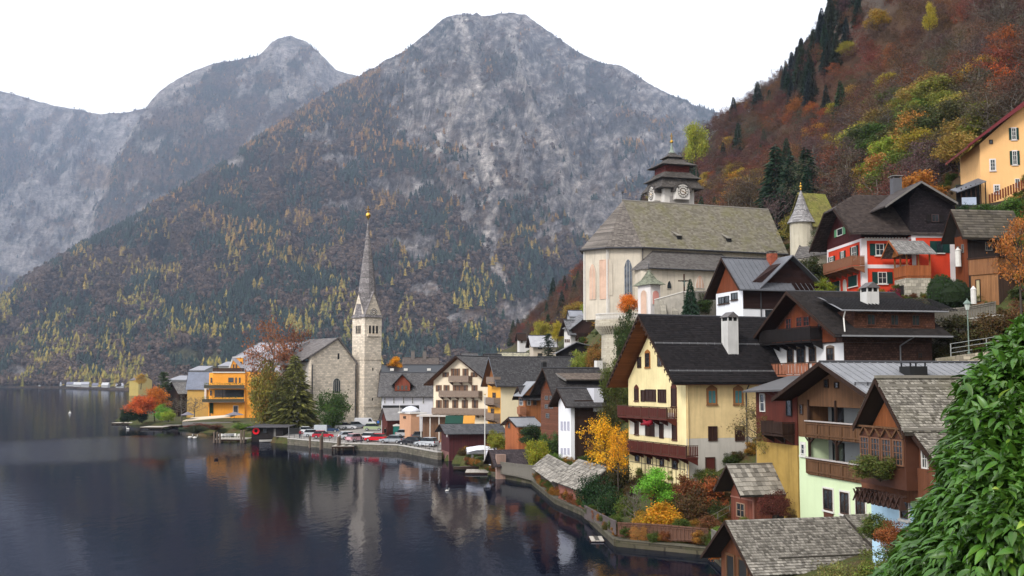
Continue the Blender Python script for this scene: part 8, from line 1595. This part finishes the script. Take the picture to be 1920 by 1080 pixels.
for a in [
 ('tree', 'tall sparse tree with a rust-brown crown standing left of the spire church', 512, 792, 584, 116, 258, 'fuzz', (.30, .12, .055)), ('tree', 'second rust-brown sparse tree just behind the tallest one', 539, 790, 606, 80, 264, 'sparse', (.21, .085, .045)),
 ('tree', 'yellow-green leafy tree below the rust-brown crown by the lake', 496, 798, 668, 56, 252, 'shrub', (.22, .18, .035)), ('conifer', 'broad dark green conifer-like tree in front of the church nave', 552, 800, 664, 78, 250, 'conifer', (.13, .13, .035)), ('tree', 'olive young tree at the foot of the dark green one', 526, 800, 700, 44, 249, 'shrub', (.09, .09, .025)),
 ('tree', 'round dense green tree in the car park before the limestone gable', 622, 801, 729, 60, 245, 'shrub', (.06, .105, .024)),
 ('tree', 'bright orange round tree on the headland', 290, 786, 724, 44, 318, 'broad', ORG), ('tree', 'orange-red spreading tree at the tip of the headland', 266, 789, 740, 56, 312, 'broad', (.60, .13, .03)), ('shrub', 'dark violet bare shrub at the left tip of the headland', 232, 790, 745, 30, 318, 'bare', (.10, .05, .05)), ('shrub', 'dark green shrub under the orange-red tree', 240, 790, 766, 34, 312, 'shrub', DGR), ('shrub', 'second dark green shrub under the orange-red tree', 262, 790, 768, 30, 311, 'shrub', DGR),
 ('shrub', 'bright green rounded shrub right of the orange trees', 303, 787, 757, 30, 306, 'shrub', BGR), ('shrub', 'yellow-green shrub below the bright green one', 316, 789, 767, 28, 303, 'shrub', (.28, .36, .04)), ('tree', 'slim dark cypress behind the orange trees', 306, 775, 694, 20, 345, 'cypress', (.05, .075, .03)), ('tree', 'olive bare tree left of the orange hotel', 340, 786, 738, 52, 312, 'bare', (.12, .11, .04)), ('tree', 'second olive bare tree near the lake terrace', 364, 784, 742, 40, 310, 'bare', (.10, .09, .04)),
 ('tree', 'yellow round tree beside the far yellow boathouse', 264, 728, 700, 22, 880, 'broad', YEL), ('tree', 'small vivid orange tree above the black hall roof', 740, 700, 668, 25, 268, 'broad', (.75, .33, .02)), ('shrub', 'red-brown low hedge along the lake terrace', 372, 806, 793, 46, 262, 'shrub', (.15, .05, .03)), ('shrub', 'dark reed-green shrub at the water by the upturned boat', 368, 812, 797, 38, 258, 'shrub', (.05, .06, .03)), ('shrub', 'grass-green low shrub beside the black boathouse', 452, 806, 792, 44, 250, 'shrub', (.14, .22, .03)), ('shrub', 'second red-brown low hedge along the lake terrace', 404, 806, 794, 40, 262, 'shrub', (.14, .06, .03)),
 ('tree', 'near-black slim cypress in front of the beige slope house', 1028, 674, 624, 18, 240, 'cypress', (.022, .04, .018)), ('tree', 'round orange tree on the bastion balustrade', 1179, 600, 549, 42, 150, 'broad', (.70, .20, .02)), ('ivy', 'dark green ivy mass hanging down the bastion wall', 1176, 700, 575, 48, 146, 'shrub', (.05, .075, .02)), ('ivy', 'olive ivy-covered tree left of the yellow house gable', 1154, 800, 668, 56, 128, 'broad', (.085, .10, .022)), ('ivy', 'lower ivy clump beside the white gable house', 1146, 830, 740, 50, 124, 'shrub', (.07, .07, .02)),
 ('spruce', 'small dark blue-green spruce in front of the church terrace wall', 1295, 592, 522, 28, 132, 'conifer', (.03, .06, .035)), ('tree', 'golden yellow maple leaning over the boat sheds', 1134, 905, 772, 84, 111, 'sparse', (.75, .40, .02)), ('tree', 'orange-yellow twin maple beside the yellow house balcony', 1160, 925, 790, 50, 104, 'sparse', (.75, .36, .02)), 
 ('shrub', 'round yellow-green bush behind the gate shed', 927, 842, 805, 36, 160, 'shrub', (.24, .24, .03)), ('shrub', 'bright yellow-green bush above the board fence', 1006, 872, 822, 46, 146, 'shrub', (.30, .30, .03)), ('shrub', 'dark green bush beneath the orange shed', 1000, 835, 795, 52, 158, 'shrub', (.035, .06, .02)), ('shrub', 'mid green bush beside the white gable house', 1030, 866, 808, 46, 150, 'shrub', (.07, .12, .03)), ('shrub', 'small green bush at the foot of the white gable', 1040, 880, 848, 26, 138, 'shrub', (.12, .2, .03)),
 ('shrub', 'large dark green laurel bush right of the red boat shed', 1118, 968, 884, 62, 104, 'shrub', (.022, .05, .018)), ('shrub', 'second dark green laurel bush over the violet-grey fence', 1146, 985, 905, 60, 97, 'shrub', (.03, .06, .02)), ('shrub', 'olive-brown bush below the golden maple', 1160, 925, 868, 52, 106, 'shrub', (.07, .06, .025)), ('shrub', 'mossy green bush at the corner of the board fences', 1170, 990, 930, 46, 94, 'shrub', (.09, .12, .02)),
 ('tree', 'fresh bright green bamboo-like tree below the yellow house', 1226, 960, 876, 66, 92, 'broad', (.17, .40, .04)), ('shrub', 'golden orange shrub in the middle of the garden', 1238, 1002, 940, 74, 88, 'shrub', (.55, .27, .02)), ('shrub', 'yellow-ochre shrub behind the brown board fence', 1205, 1005, 955, 44, 89, 'shrub', (.40, .24, .03)), ('shrub', 'red-brown shrub right of the bright green tree', 1282, 965, 888, 66, 93, 'shrub', (.20, .075, .03)), ('shrub', 'wide dark mixed shrub in front of the red-brown one', 1302, 1000, 912, 78, 89, 'shrub', (.10, .06, .025)), ('shrub', 'rust-red shrub beside the garden shed', 1336, 965, 893, 58, 93, 'shrub', (.30, .09, .03)), ('shrub', 'dark green shrub behind the handrail', 1340, 990, 935, 44, 89, 'shrub', (.05, .07, .02)), ('shrub', 'small pale green shrub by the pale board fence', 1352, 1012, 985, 38, 83, 'shrub', (.2, .3, .05)), ('tree', 'bare dark young tree in the shrub garden', 1190, 1000, 905, 50, 90, 'bare', (.08, .05, .03)),
 ('creeper', 'red and green creeper hanging over the brown board fence', 1198, 1018, 984, 42, 86.5, 'shrub', (.30, .14, .04)), ('creeper', 'orange creeper along the quay beside the pale fence', 1352, 1050, 1012, 44, 78, 'shrub', (.42, .13, .02)), ('creeper', 'rust-red creeper on the brown board fence', 1290, 1018, 996, 60, 85.2, 'shrub', (.28, .10, .04)), ('shrub', 'green shrub under the ochre house side', 1262, 965, 925, 44, 91, 'shrub', (.10, .10, .02)),
 ('tree', 'bare twiggy tree against the ochre side of the yellow house', 1420, 885, 738, 104, 90, 'fuzz', (.20, .15, .06)), ('tree', 'second bare twiggy tree with olive leaves by the annex', 1446, 885, 778, 60, 87.5, 'fuzz', (.15, .14, .03)),
 ('creeper', 'dark red creeper on the front wall of the garden shed', 1455, 968, 918, 70, 82.6, 'shrub', (.14, .045, .035)), 
 ('shrub', 'clipped round box hedge beside the porch of the red house', 1766, 584, 514, 52, 106, 'hedge', (.04, .09, .02)), ('shrub', 'darker clipped round hedge overlapping the first', 1793, 586, 524, 56, 103, 'hedge', (.028, .055, .016)), ('shrub', 'violet-red shrub by the corner of the red house', 1676, 580, 540, 38, 110, 'shrub', (.17, .02, .05)), ('shrub', 'small green shrub at the foot of the red house', 1655, 580, 545, 26, 112, 'shrub', (.05, .1, .02)),
 ('shrub', 'brown-green hedge tumbling over the retaining wall', 1800, 645, 588, 90, 96.5, 'shrub', (.07, .065, .025)), ('shrub', 'rusty hedge on the wall near the right edge', 1872, 650, 580, 90, 95, 'shrub', (.11, .07, .025)), ('shrub', 'dry brown bush on the bank at the right edge', 1915, 640, 560, 70, 94, 'shrub', (.18, .09, .04)), ('shrub', 'tangled olive bush beneath the path wall', 1770, 690, 632, 60, 97, 'shrub', (.09, .08, .03)), ('shrub', 'brown undergrowth under the path railing', 1850, 668, 610, 90, 94.5, 'shrub', (.10, .08, .03)),
 ('tree', 'orange-brown young tree at the right edge before the plank shed', 1915, 590, 395, 90, 92, 'sparse', (.42, .16, .04)), ('shrub', 'green hedge under the terrace of the apricot house', 1850, 425, 380, 60, 122, 'shrub', (.05, .10, .02)), ('shrub', 'brighter green hedge right under the apricot house', 1900, 425, 368, 60, 121, 'shrub', (.08, .15, .025)), ('shrub', 'dark green hedge between red house and apricot house', 1812, 425, 382, 50, 124, 'shrub', (.03, .06, .02)),
 ('shrub', 'overhanging green and rust planter hedge on the chalet balcony', 1650, 898, 850, 100, 58.6, 'shrub', (.11, .13, .03)), ('shrub', 'long green and red hedge in front of the light blue wall', 1640, 1010, 962, 62, 57, 'shrub', (.09, .12, .025)), ('shrub', 'red-tinged end of the hedge at the light blue wall', 1674, 1032, 975, 60, 55, 'shrub', (.26, .09, .03)),
 ('shrub', 'pale twiggy shrub at the bottom edge right of the boathouse roof', 1572, 1096, 1050, 70, 52, 'shrub', (.20, .20, .06), 'shrub', .8), ('shrub', 'olive shrub at the bottom edge beside the leafy bush', 1640, 1090, 1028, 80, 50, 'shrub', (.13, .15, .03), 'shrub', .8), ('shrub', 'dark olive shrub under the hedge of the light blue wall', 1690, 1075, 1010, 70, 50, 'shrub', (.07, .09, .025), 'shrub', .8),
 ('shrub', 'yellow-green bush left of the bastion foot', 1093, 700, 655, 50, 190, 'shrub', (.26, .30, .05)), ('shrub', 'orange-brown bush on the slope under the bastion', 1122, 700, 640, 46, 186, 'shrub', (.30, .16, .04)), ('shrub', 'autumn yellow bush against the bastion wall', 1142, 700, 668, 34, 180, 'shrub', (.3, .2, .05)), ('tree', 'small yellow tree left of the white and brown slope house', 1046, 655, 602, 28, 262, 'broad', (.40, .32, .03)), ('tree', 'yellow-green tree on the slope above the beige house', 1016, 650, 600, 36, 330, 'broad', (.34, .30, .04)), ('tree', 'lime and yellow tree behind the grey boxy house', 1103, 610, 568, 36, 290, 'broad', (.25, .30, .03)),
 ('larch', 'yellow-green larch at the edge of the hillside by the church tower', 1306, 330, 226, 44, 335, 'broad', (.30, .32, .04)), ('spruce', 'tall dark spruce on the hillside behind the church roof', 1458, 470, 270, 92, 205, 'conifer', (.022, .045, .024)), ('spruce', 'second tall dark spruce behind the church roof', 1486, 470, 288, 84, 200, 'conifer', (.018, .04, .022)), ('spruce', 'third dark spruce, right one of the three', 1514, 450, 276, 88, 198, 'conifer', (.02, .042, .022)), ('spruce', 'slender dark spruce breaking the skyline', 1376, 250, 181, 26, 475, 'conifer', (.03, .04, .03)), ('spruce', 'second slender spruce on the skyline, higher up', 1421, 215, 152, 26, 455, 'conifer', (.03, .04, .03)),
 ('larch', 'bright yellow larch high on the steep slope', 1744, 75, 4, 26, 240, 'broad', (.36, .29, .03)), ('tree', 'dark green trailing bush right of the white mountain house', 1528, 545, 478, 56, 128, 'shrub', (.05, .06, .02)), ('shrub', 'yellow-green bush left of the red house', 1546, 560, 520, 40, 124, 'shrub', (.22, .26, .03)), ('tree', 'bushy yellow-green tree between church and turret chapel', 1490, 470, 400, 50, 165, 'broad', (.2, .17, .03)), ('shrub', 'grey-green creeper on the turret chapel wall', 1538, 470, 425, 34, 146, 'shrub', (.10, .11, .06)), ('shrub', 'green bushes behind the terrace wall by the crucifix', 1312, 590, 545, 50, 140, 'shrub', (.05, .08, .02)), ('shrub', 'hedge between white mountain house and red house', 1512, 600, 552, 60, 122, 'shrub', (.08, .1, .03))]:
    fl = {'creeper': .22, 'ivy': .5}.get(a[0], 1.0); plant(*a, flat=fl, rz=math.radians(17 if 'shed' in a[1] else -35 if 'brown board' in a[1] else 15) if fl < 1 else None)
# ---- the wood on the steep hillside
KIN = ['fuzz', 'broad', 'conifer', 'sparse']
def hill_tree(px, py, R):
    """kind and colour of a hillside tree from where it stands"""
    n = float(fbm(np.array([px / 60.]), np.array([py / 60.]), 3, 61)[0]); r = R.rand()
    g = math.exp(-((px - 1740) / 130) ** 2 - ((py - 270) / 105) ** 2) + .8 * math.exp(-((px - 1640) / 60) ** 2 - ((py - 360) / 60) ** 2) + .5 * math.exp(-((px - 1830) / 60) ** 2 - ((py - 330) / 60) ** 2)
    if px > 1465 and px - 1530 - (50 - py) * .5 < 75 and py < 200 and r < .85 * math.exp(-max(0, (px - 1560) / 60)): return 2, (.022, .032, .024)
    if g * 1.2 + n * .3 > .66 + r * .5: return 1, [(.15, .16, .03), (.24, .21, .035), (.07, .09, .025), (.27, .20, .04), (.10, .08, .03)][R.randint(5)]
    o = math.exp(-((px - 1495) / 34) ** 2 - ((py - 235) / 55) ** 2) * .8 + math.exp(-((px - 1885) / 40) ** 2 - ((py - 160) / 90) ** 2) * .8 + math.exp(-((px - 1710) / 22) ** 2 - ((py - 225) / 22) ** 2) * .8 + .6 * math.exp(-((px - 1110) / 60) ** 2 - ((py - 500) / 70) ** 2) + .4 * math.exp(-((px - 1610) / 30) ** 2 - ((py - 210) / 60) ** 2)
    if o > .3 + r * .65: return 3, [(.42, .11, .02), (.30, .075, .022), (.22, .065, .028)][R.randint(3)]
    y = math.exp(-((px - 1400) / 50) ** 2 - ((py - 365) / 28) ** 2) + .7 * math.exp(-((px - 1565) / 34) ** 2 - ((py - 285) / 40) ** 2) + .5 * math.exp(-((px - 1080) / 30) ** 2 - ((py - 520) / 40) ** 2)
    if y > .3 + r * .6: return 1, [(.42, .22, .025), (.30, .2, .03)][R.randint(2)]
    if r < .04: return 2, (.025, .04, .025)
    if r < .07: return 1, (.34, .20, .03)
    if r < .13: return 3, (.21, .068, .028)
    return 0, [(.105, .055, .040), (.135, .062, .038), (.095, .062, .05), (.15, .066, .036), (.12, .08, .055)][R.randint(5)]
R = np.random.RandomState(77); A = []
BOX = [(6, 52, 138, 192), (24, 64, 100, 146), (18, 46, 118, 160), (44, 84, 112, 146)]
for _ in range(30000):
    y = 125 + 520 * R.rand() ** .9; x = -10 + 330 * R.rand()
    if R.rand() > min(1, (y / 300) ** .3 * .75): continue
    if any(a < x < b and c < y < d for a, b, c, d in BOX): continue
    A.append((x, y))
A = np.array(A); zz = ground(A[:, 0], A[:, 1]); d = shore_dist(A[:, 0], A[:, 1]); L = []; grid = {}
for (x, y), z, dd in zip(A, zz, d):
    if z < 14 or dd < 22: continue
    px, py = proj((x, y, z)); 
    if not (960 < px < 2000 and -150 < py < 660) or (px < 1140 and y < 345) or (y < 215 and z < 26): continue
    sp = 4.2 if y < 260 else 5.2; k = (int(x / sp), int(y / sp))
    if k in grid: continue
    grid[k] = 1; L.append((x, y, z, px, py))
L.sort(key=lambda t: t[1]); IN = [[], []]
protoI = []
NI = 260
for i, (x, y, z, px, py) in enumerate(L):
    kd, col = hill_tree(px, py - 10, R); h = {0: 9.5, 1: 7.5, 2: 13, 3: 8.5}[kd] * (.7 + .5 * R.rand()); w = h * {0: .8, 1: .95, 2: .34, 3: .8}[kd]; col = tuple(c * (.75 + .5 * R.rand()) for c in col)
    if i < NI:
        lab = {0: 'bare russet-brown beech in the wood on the steep right slope', 1: 'yellow-green leafy tree in the wood on the steep right slope', 2: 'dark spruce in the wood on the steep right slope', 3: 'orange-red autumn tree in the wood on the steep right slope'}[kd]
        lab = lab.replace('the wood on the steep right slope', 'the right wood, ' + ('above the church roof' if px < 1480 else 'behind the turret chapel' if px < 1560 else 'behind the red house roof' if px < 1700 and py > 280 else 'left of the apricot house' if py > 240 else 'high up the slope' if py < 120 else 'halfway up the slope'))
        tree('hillside_tree', lab, 'tree', (x, y, z - .4), h, w, KIN[kd], col, group='trees of the wood on the steep right slope')
    else: IN[0].append((x, y, z - .4)); IN[1].append((kd * 2 + R.randint(2), h, w, col))
PI_ = []
for kd in range(4):
    for v in range(2):
        t, c = proto(KIN[kd], v); c2 = c.copy(); c2.materials.clear(); c2.materials.append(LEAF_I); PI_.append(c2)
nat = [.72, .72, .32, .72]
scatter('hillside_wood', np.array(IN[0]), R.rand(len(IN[0])) * 6.28, np.array([(w / nat[k // 2], w / nat[k // 2], h) for k, h, w, c in IN[1]]), [t[0] for t in IN[1]], np.array([t[3] for t in IN[1]]), PI_, 'dense brown and orange autumn wood on the steep right slope')
G_ = [[], []]
X_ = -8 + 75 * R.rand(6500); Y_ = 82 + 150 * R.rand(6500); Z_ = ground(X_, Y_); O_ = (Z_ > 1) & (shore_dist(X_, Y_) > 1.2) & ~in_park(X_, Y_)
for x, y, z in zip(X_[O_], Y_[O_], Z_[O_]):
    h = .35 + 1.1 * R.rand() ** 2; G_[0].append((x, y, z - .1)); c = [(.07, .10, .02), (.13, .15, .03), (.16, .07, .03), (.09, .06, .025), (.30, .16, .03), (.05, .07, .02)][R.randint(6)]; G_[1].append((1.5 * h, h, c))
for k_ in range(5, 12):
    a_, b_ = SH[k_], SH[k_ + 1]; n_ = int(np.hypot(*(b_ - a_)) / .5)
    for j in range(n_):
        if R.rand() < .55: t_ = (j + R.rand()) / n_; h = .4 + .7 * R.rand(); G_[0].append((a_[0] + (b_[0] - a_[0]) * t_ - .1 + .5 * R.rand(), a_[1] + (b_[1] - a_[1]) * t_, .45 + .5 * R.rand())); G_[1].append((1.3 * h, h, [(.07, .10, .02), (.22, .08, .03), (.30, .14, .03), (.10, .09, .03)][R.randint(4)]))
PG = []
for v in range(3): c2 = proto('shrub', v)[1].copy(); c2.materials.clear(); c2.materials.append(LEAF_I); PG.append(c2)
scatter('undergrowth', np.array(G_[0]), R.rand(len(G_[0])) * 6.28, np.array([(w, w, h) for w, h, c in G_[1]]), R.randint(0, 3, len(G_[0])), np.array([c for w, h, c in G_[1]]), PG, 'low mixed plants covering the banks between the houses')
# ================================================================ BIG LEAFY BUSH IN THE FOREGROUND
def leaf_mesh(seed, mat):
    R = np.random.RandomState(seed); n = 5; V = []; 
    for i in range(n + 1):
        t = i / n; w = .25 * math.sin(PI * min(1, t * .92 + .05)) ** .8 * (1 - .35 * t); z = -.38 * t * t + .04; V += [(-w, t, z + w * .30), (0, t, z - .03), (w, t, z + w * .30)]
    F = [(3*i+j, 3*i+j+1, 3*i+j+4, 3*i+j+3) for i in range(n) for j in range(2)]; c = .8 + .4 * R.rand()
    T = [(c * (1 + .25 * (j == 0)), c, c * .9) for i in range(n) for j in range(2)]; return np.array(V), np.array(F), np.array(T)
t = NT('glossy_creeper_leaf'); oi = t.new('ObjectInfo'); ft = t.tint(); v = t.co(kind='Object'); nn = t.noise(t.wco(), 9.0, 3)
base = t.ramp(t.math('ADD', t.math('MULTIPLY', oi.outputs['Random'], .55), t.math('MULTIPLY', nn, .45)), [(.12, (.02, .06, .012)), (.36, (.06, .16, .02)), (.58, (.16, .30, .035)), (.8, (.34, .46, .08)), (.95, (.42, .36, .10))]); col = t.mix(base, ft, 1.0, 'MULTIPLY')
tr = t.new('BsdfTranslucent'); t.l.new(col, tr.inputs[0]); ms = t.new('MixShader'); ms.inputs[0].default_value = .3; t.l.new(t.b.outputs[0], ms.inputs[1]); t.l.new(tr.outputs[0], ms.inputs[2]); t.l.new(ms.outputs[0], t.n['Material Output'].inputs[0]); t.b.inputs['Specular IOR Level'].default_value = .5
LEAFG = t.out(col, .38)
r = thing('leafy_bush', 'big glossy green creeper bush filling the lower right corner', 'bush', (3.2, 6.8, 8.8))
ro = r.location; R = np.random.RandomState(5)
LOB = [(1918, 700, 6.6, .22), (1900, 780, 6.4, .30), (1842, 772, 6.7, .16), (1905, 860, 6.1, .34), (1800, 812, 6.8, .12), (1835, 880, 6.5, .22), (1800, 925, 6.4, .17), (1880, 960, 5.9, .40), (1775, 985, 6.4, .20), (1830, 1050, 5.9, .38), (1735, 1050, 6.4, .20), (1760, 1120, 6.2, .34), (1930, 1080, 5.6, .5), (1690, 1095, 6.5, .17), (1945, 650, 6.7, .16), (1650, 1110, 6.6, .12), (1970, 760, 6.5, .4), (1980, 930, 6, .5)]
LOB = [(px + (26 if px < 1900 else 0), py, Y, rad) for px, py, Y, rad in LOB]
PL = []
for (px, py, Y, rad) in LOB:
    c = np.array(at(px, py, Y)); n = int(2300 * (rad / .3) ** 2)
    d = R.randn(n, 3); d /= np.linalg.norm(d, axis=1)[:, None]; rr = rad * (.62 + .42 * R.rand(n, 1) ** .6) * (1 + .18 * np.sin(d[:, :1] * 7 + px) * np.cos(d[:, 2:] * 6)); P = c + d * rr
    for p, q in zip(P, d): PL.append((p, q))
for k in range(90):      # loose shoots reaching out of the mass
    px, py, Y, rad = LOB[R.randint(len(LOB) - 2)]; c = np.array(at(px, py, Y)); a = R.rand() * 3.6 + .3; q = np.array([math.cos(a), -.45, math.sin(a) * .8 + .15]); q /= np.linalg.norm(q); n = 10 + R.randint(12); b = c + q * rad * .92; ln = .06 + .15 * R.rand()
    for j in range(n): t_ = j / n; s_ = R.randn(3) * .018; PL.append((b + q * ln * t_ + s_ + [0, 0, .05 * t_ - .16 * t_ * t_], (q + R.randn(3) * .5) / 1.3))
vis = []
for p, q in PL: vis.append(-q[1] * 1.0 + .25 * q[2] - (p[1] - 6) * .1)
order = np.argsort(-np.array(vis)); LM = [leaf_mesh(s, LEAFG) for s in range(4)]
lm_obj = [np_mesh('leaf', V, F, LEAFG, tint=T, smooth=True) for V, F, T in LM]
Vs, Fs, Ts = [], [], []; off = 0; cnt = 0
sel = set(R.choice(order[:3600], 290, replace=False).tolist())
for i in range(len(PL)):
    p, q = PL[i]; out = Vector(q) + Vector((0, 0, -.55)) + Vector(R.randn(3)) * .35; out.normalize(); up = Vector(q) + Vector((0, 0, .9)) + Vector(R.randn(3)) * .3; x = out.cross(up); x.normalize(); up = x.cross(out); L_ = .072 * (.5 + .85 * R.rand())
    Mx = Matrix((x, out, up)).transposed() * L_
    if i in sel:
        o = bpy.data.objects.new('leaf', lm_obj[i % 4]); C.objects.link(o); o.parent = r; m4 = Mx.to_4x4(); m4.translation = Vector(p) - ro; o.matrix_local = m4
    else:
        V, F, T = LM[i % 4]; k = .55 + .75 * R.rand(); Vs.append(V @ np.array(Mx).T + p - np.array(ro)); Fs.append(F + off); Ts.append(T * k * np.array([1, 1, .9])); off += len(V)
o = link('foliage', np_mesh('foliage', np.concatenate(Vs), np.concatenate(Fs), LEAFG, tint=np.concatenate(Ts), smooth=True), r); o['kind'] = 'stuff'
m = MB(); root = Vector((0, 0, -.6))
for (px, py, Y, rad) in LOB: e = at(px, py, Y) - ro; mid = (root + e) / 2 + Vector((.1, .1, .1)); m.tube(root, mid, .035, .02, 5).tube(mid, e, .02, .008, 5)
m.obj('stems', BARK, r)
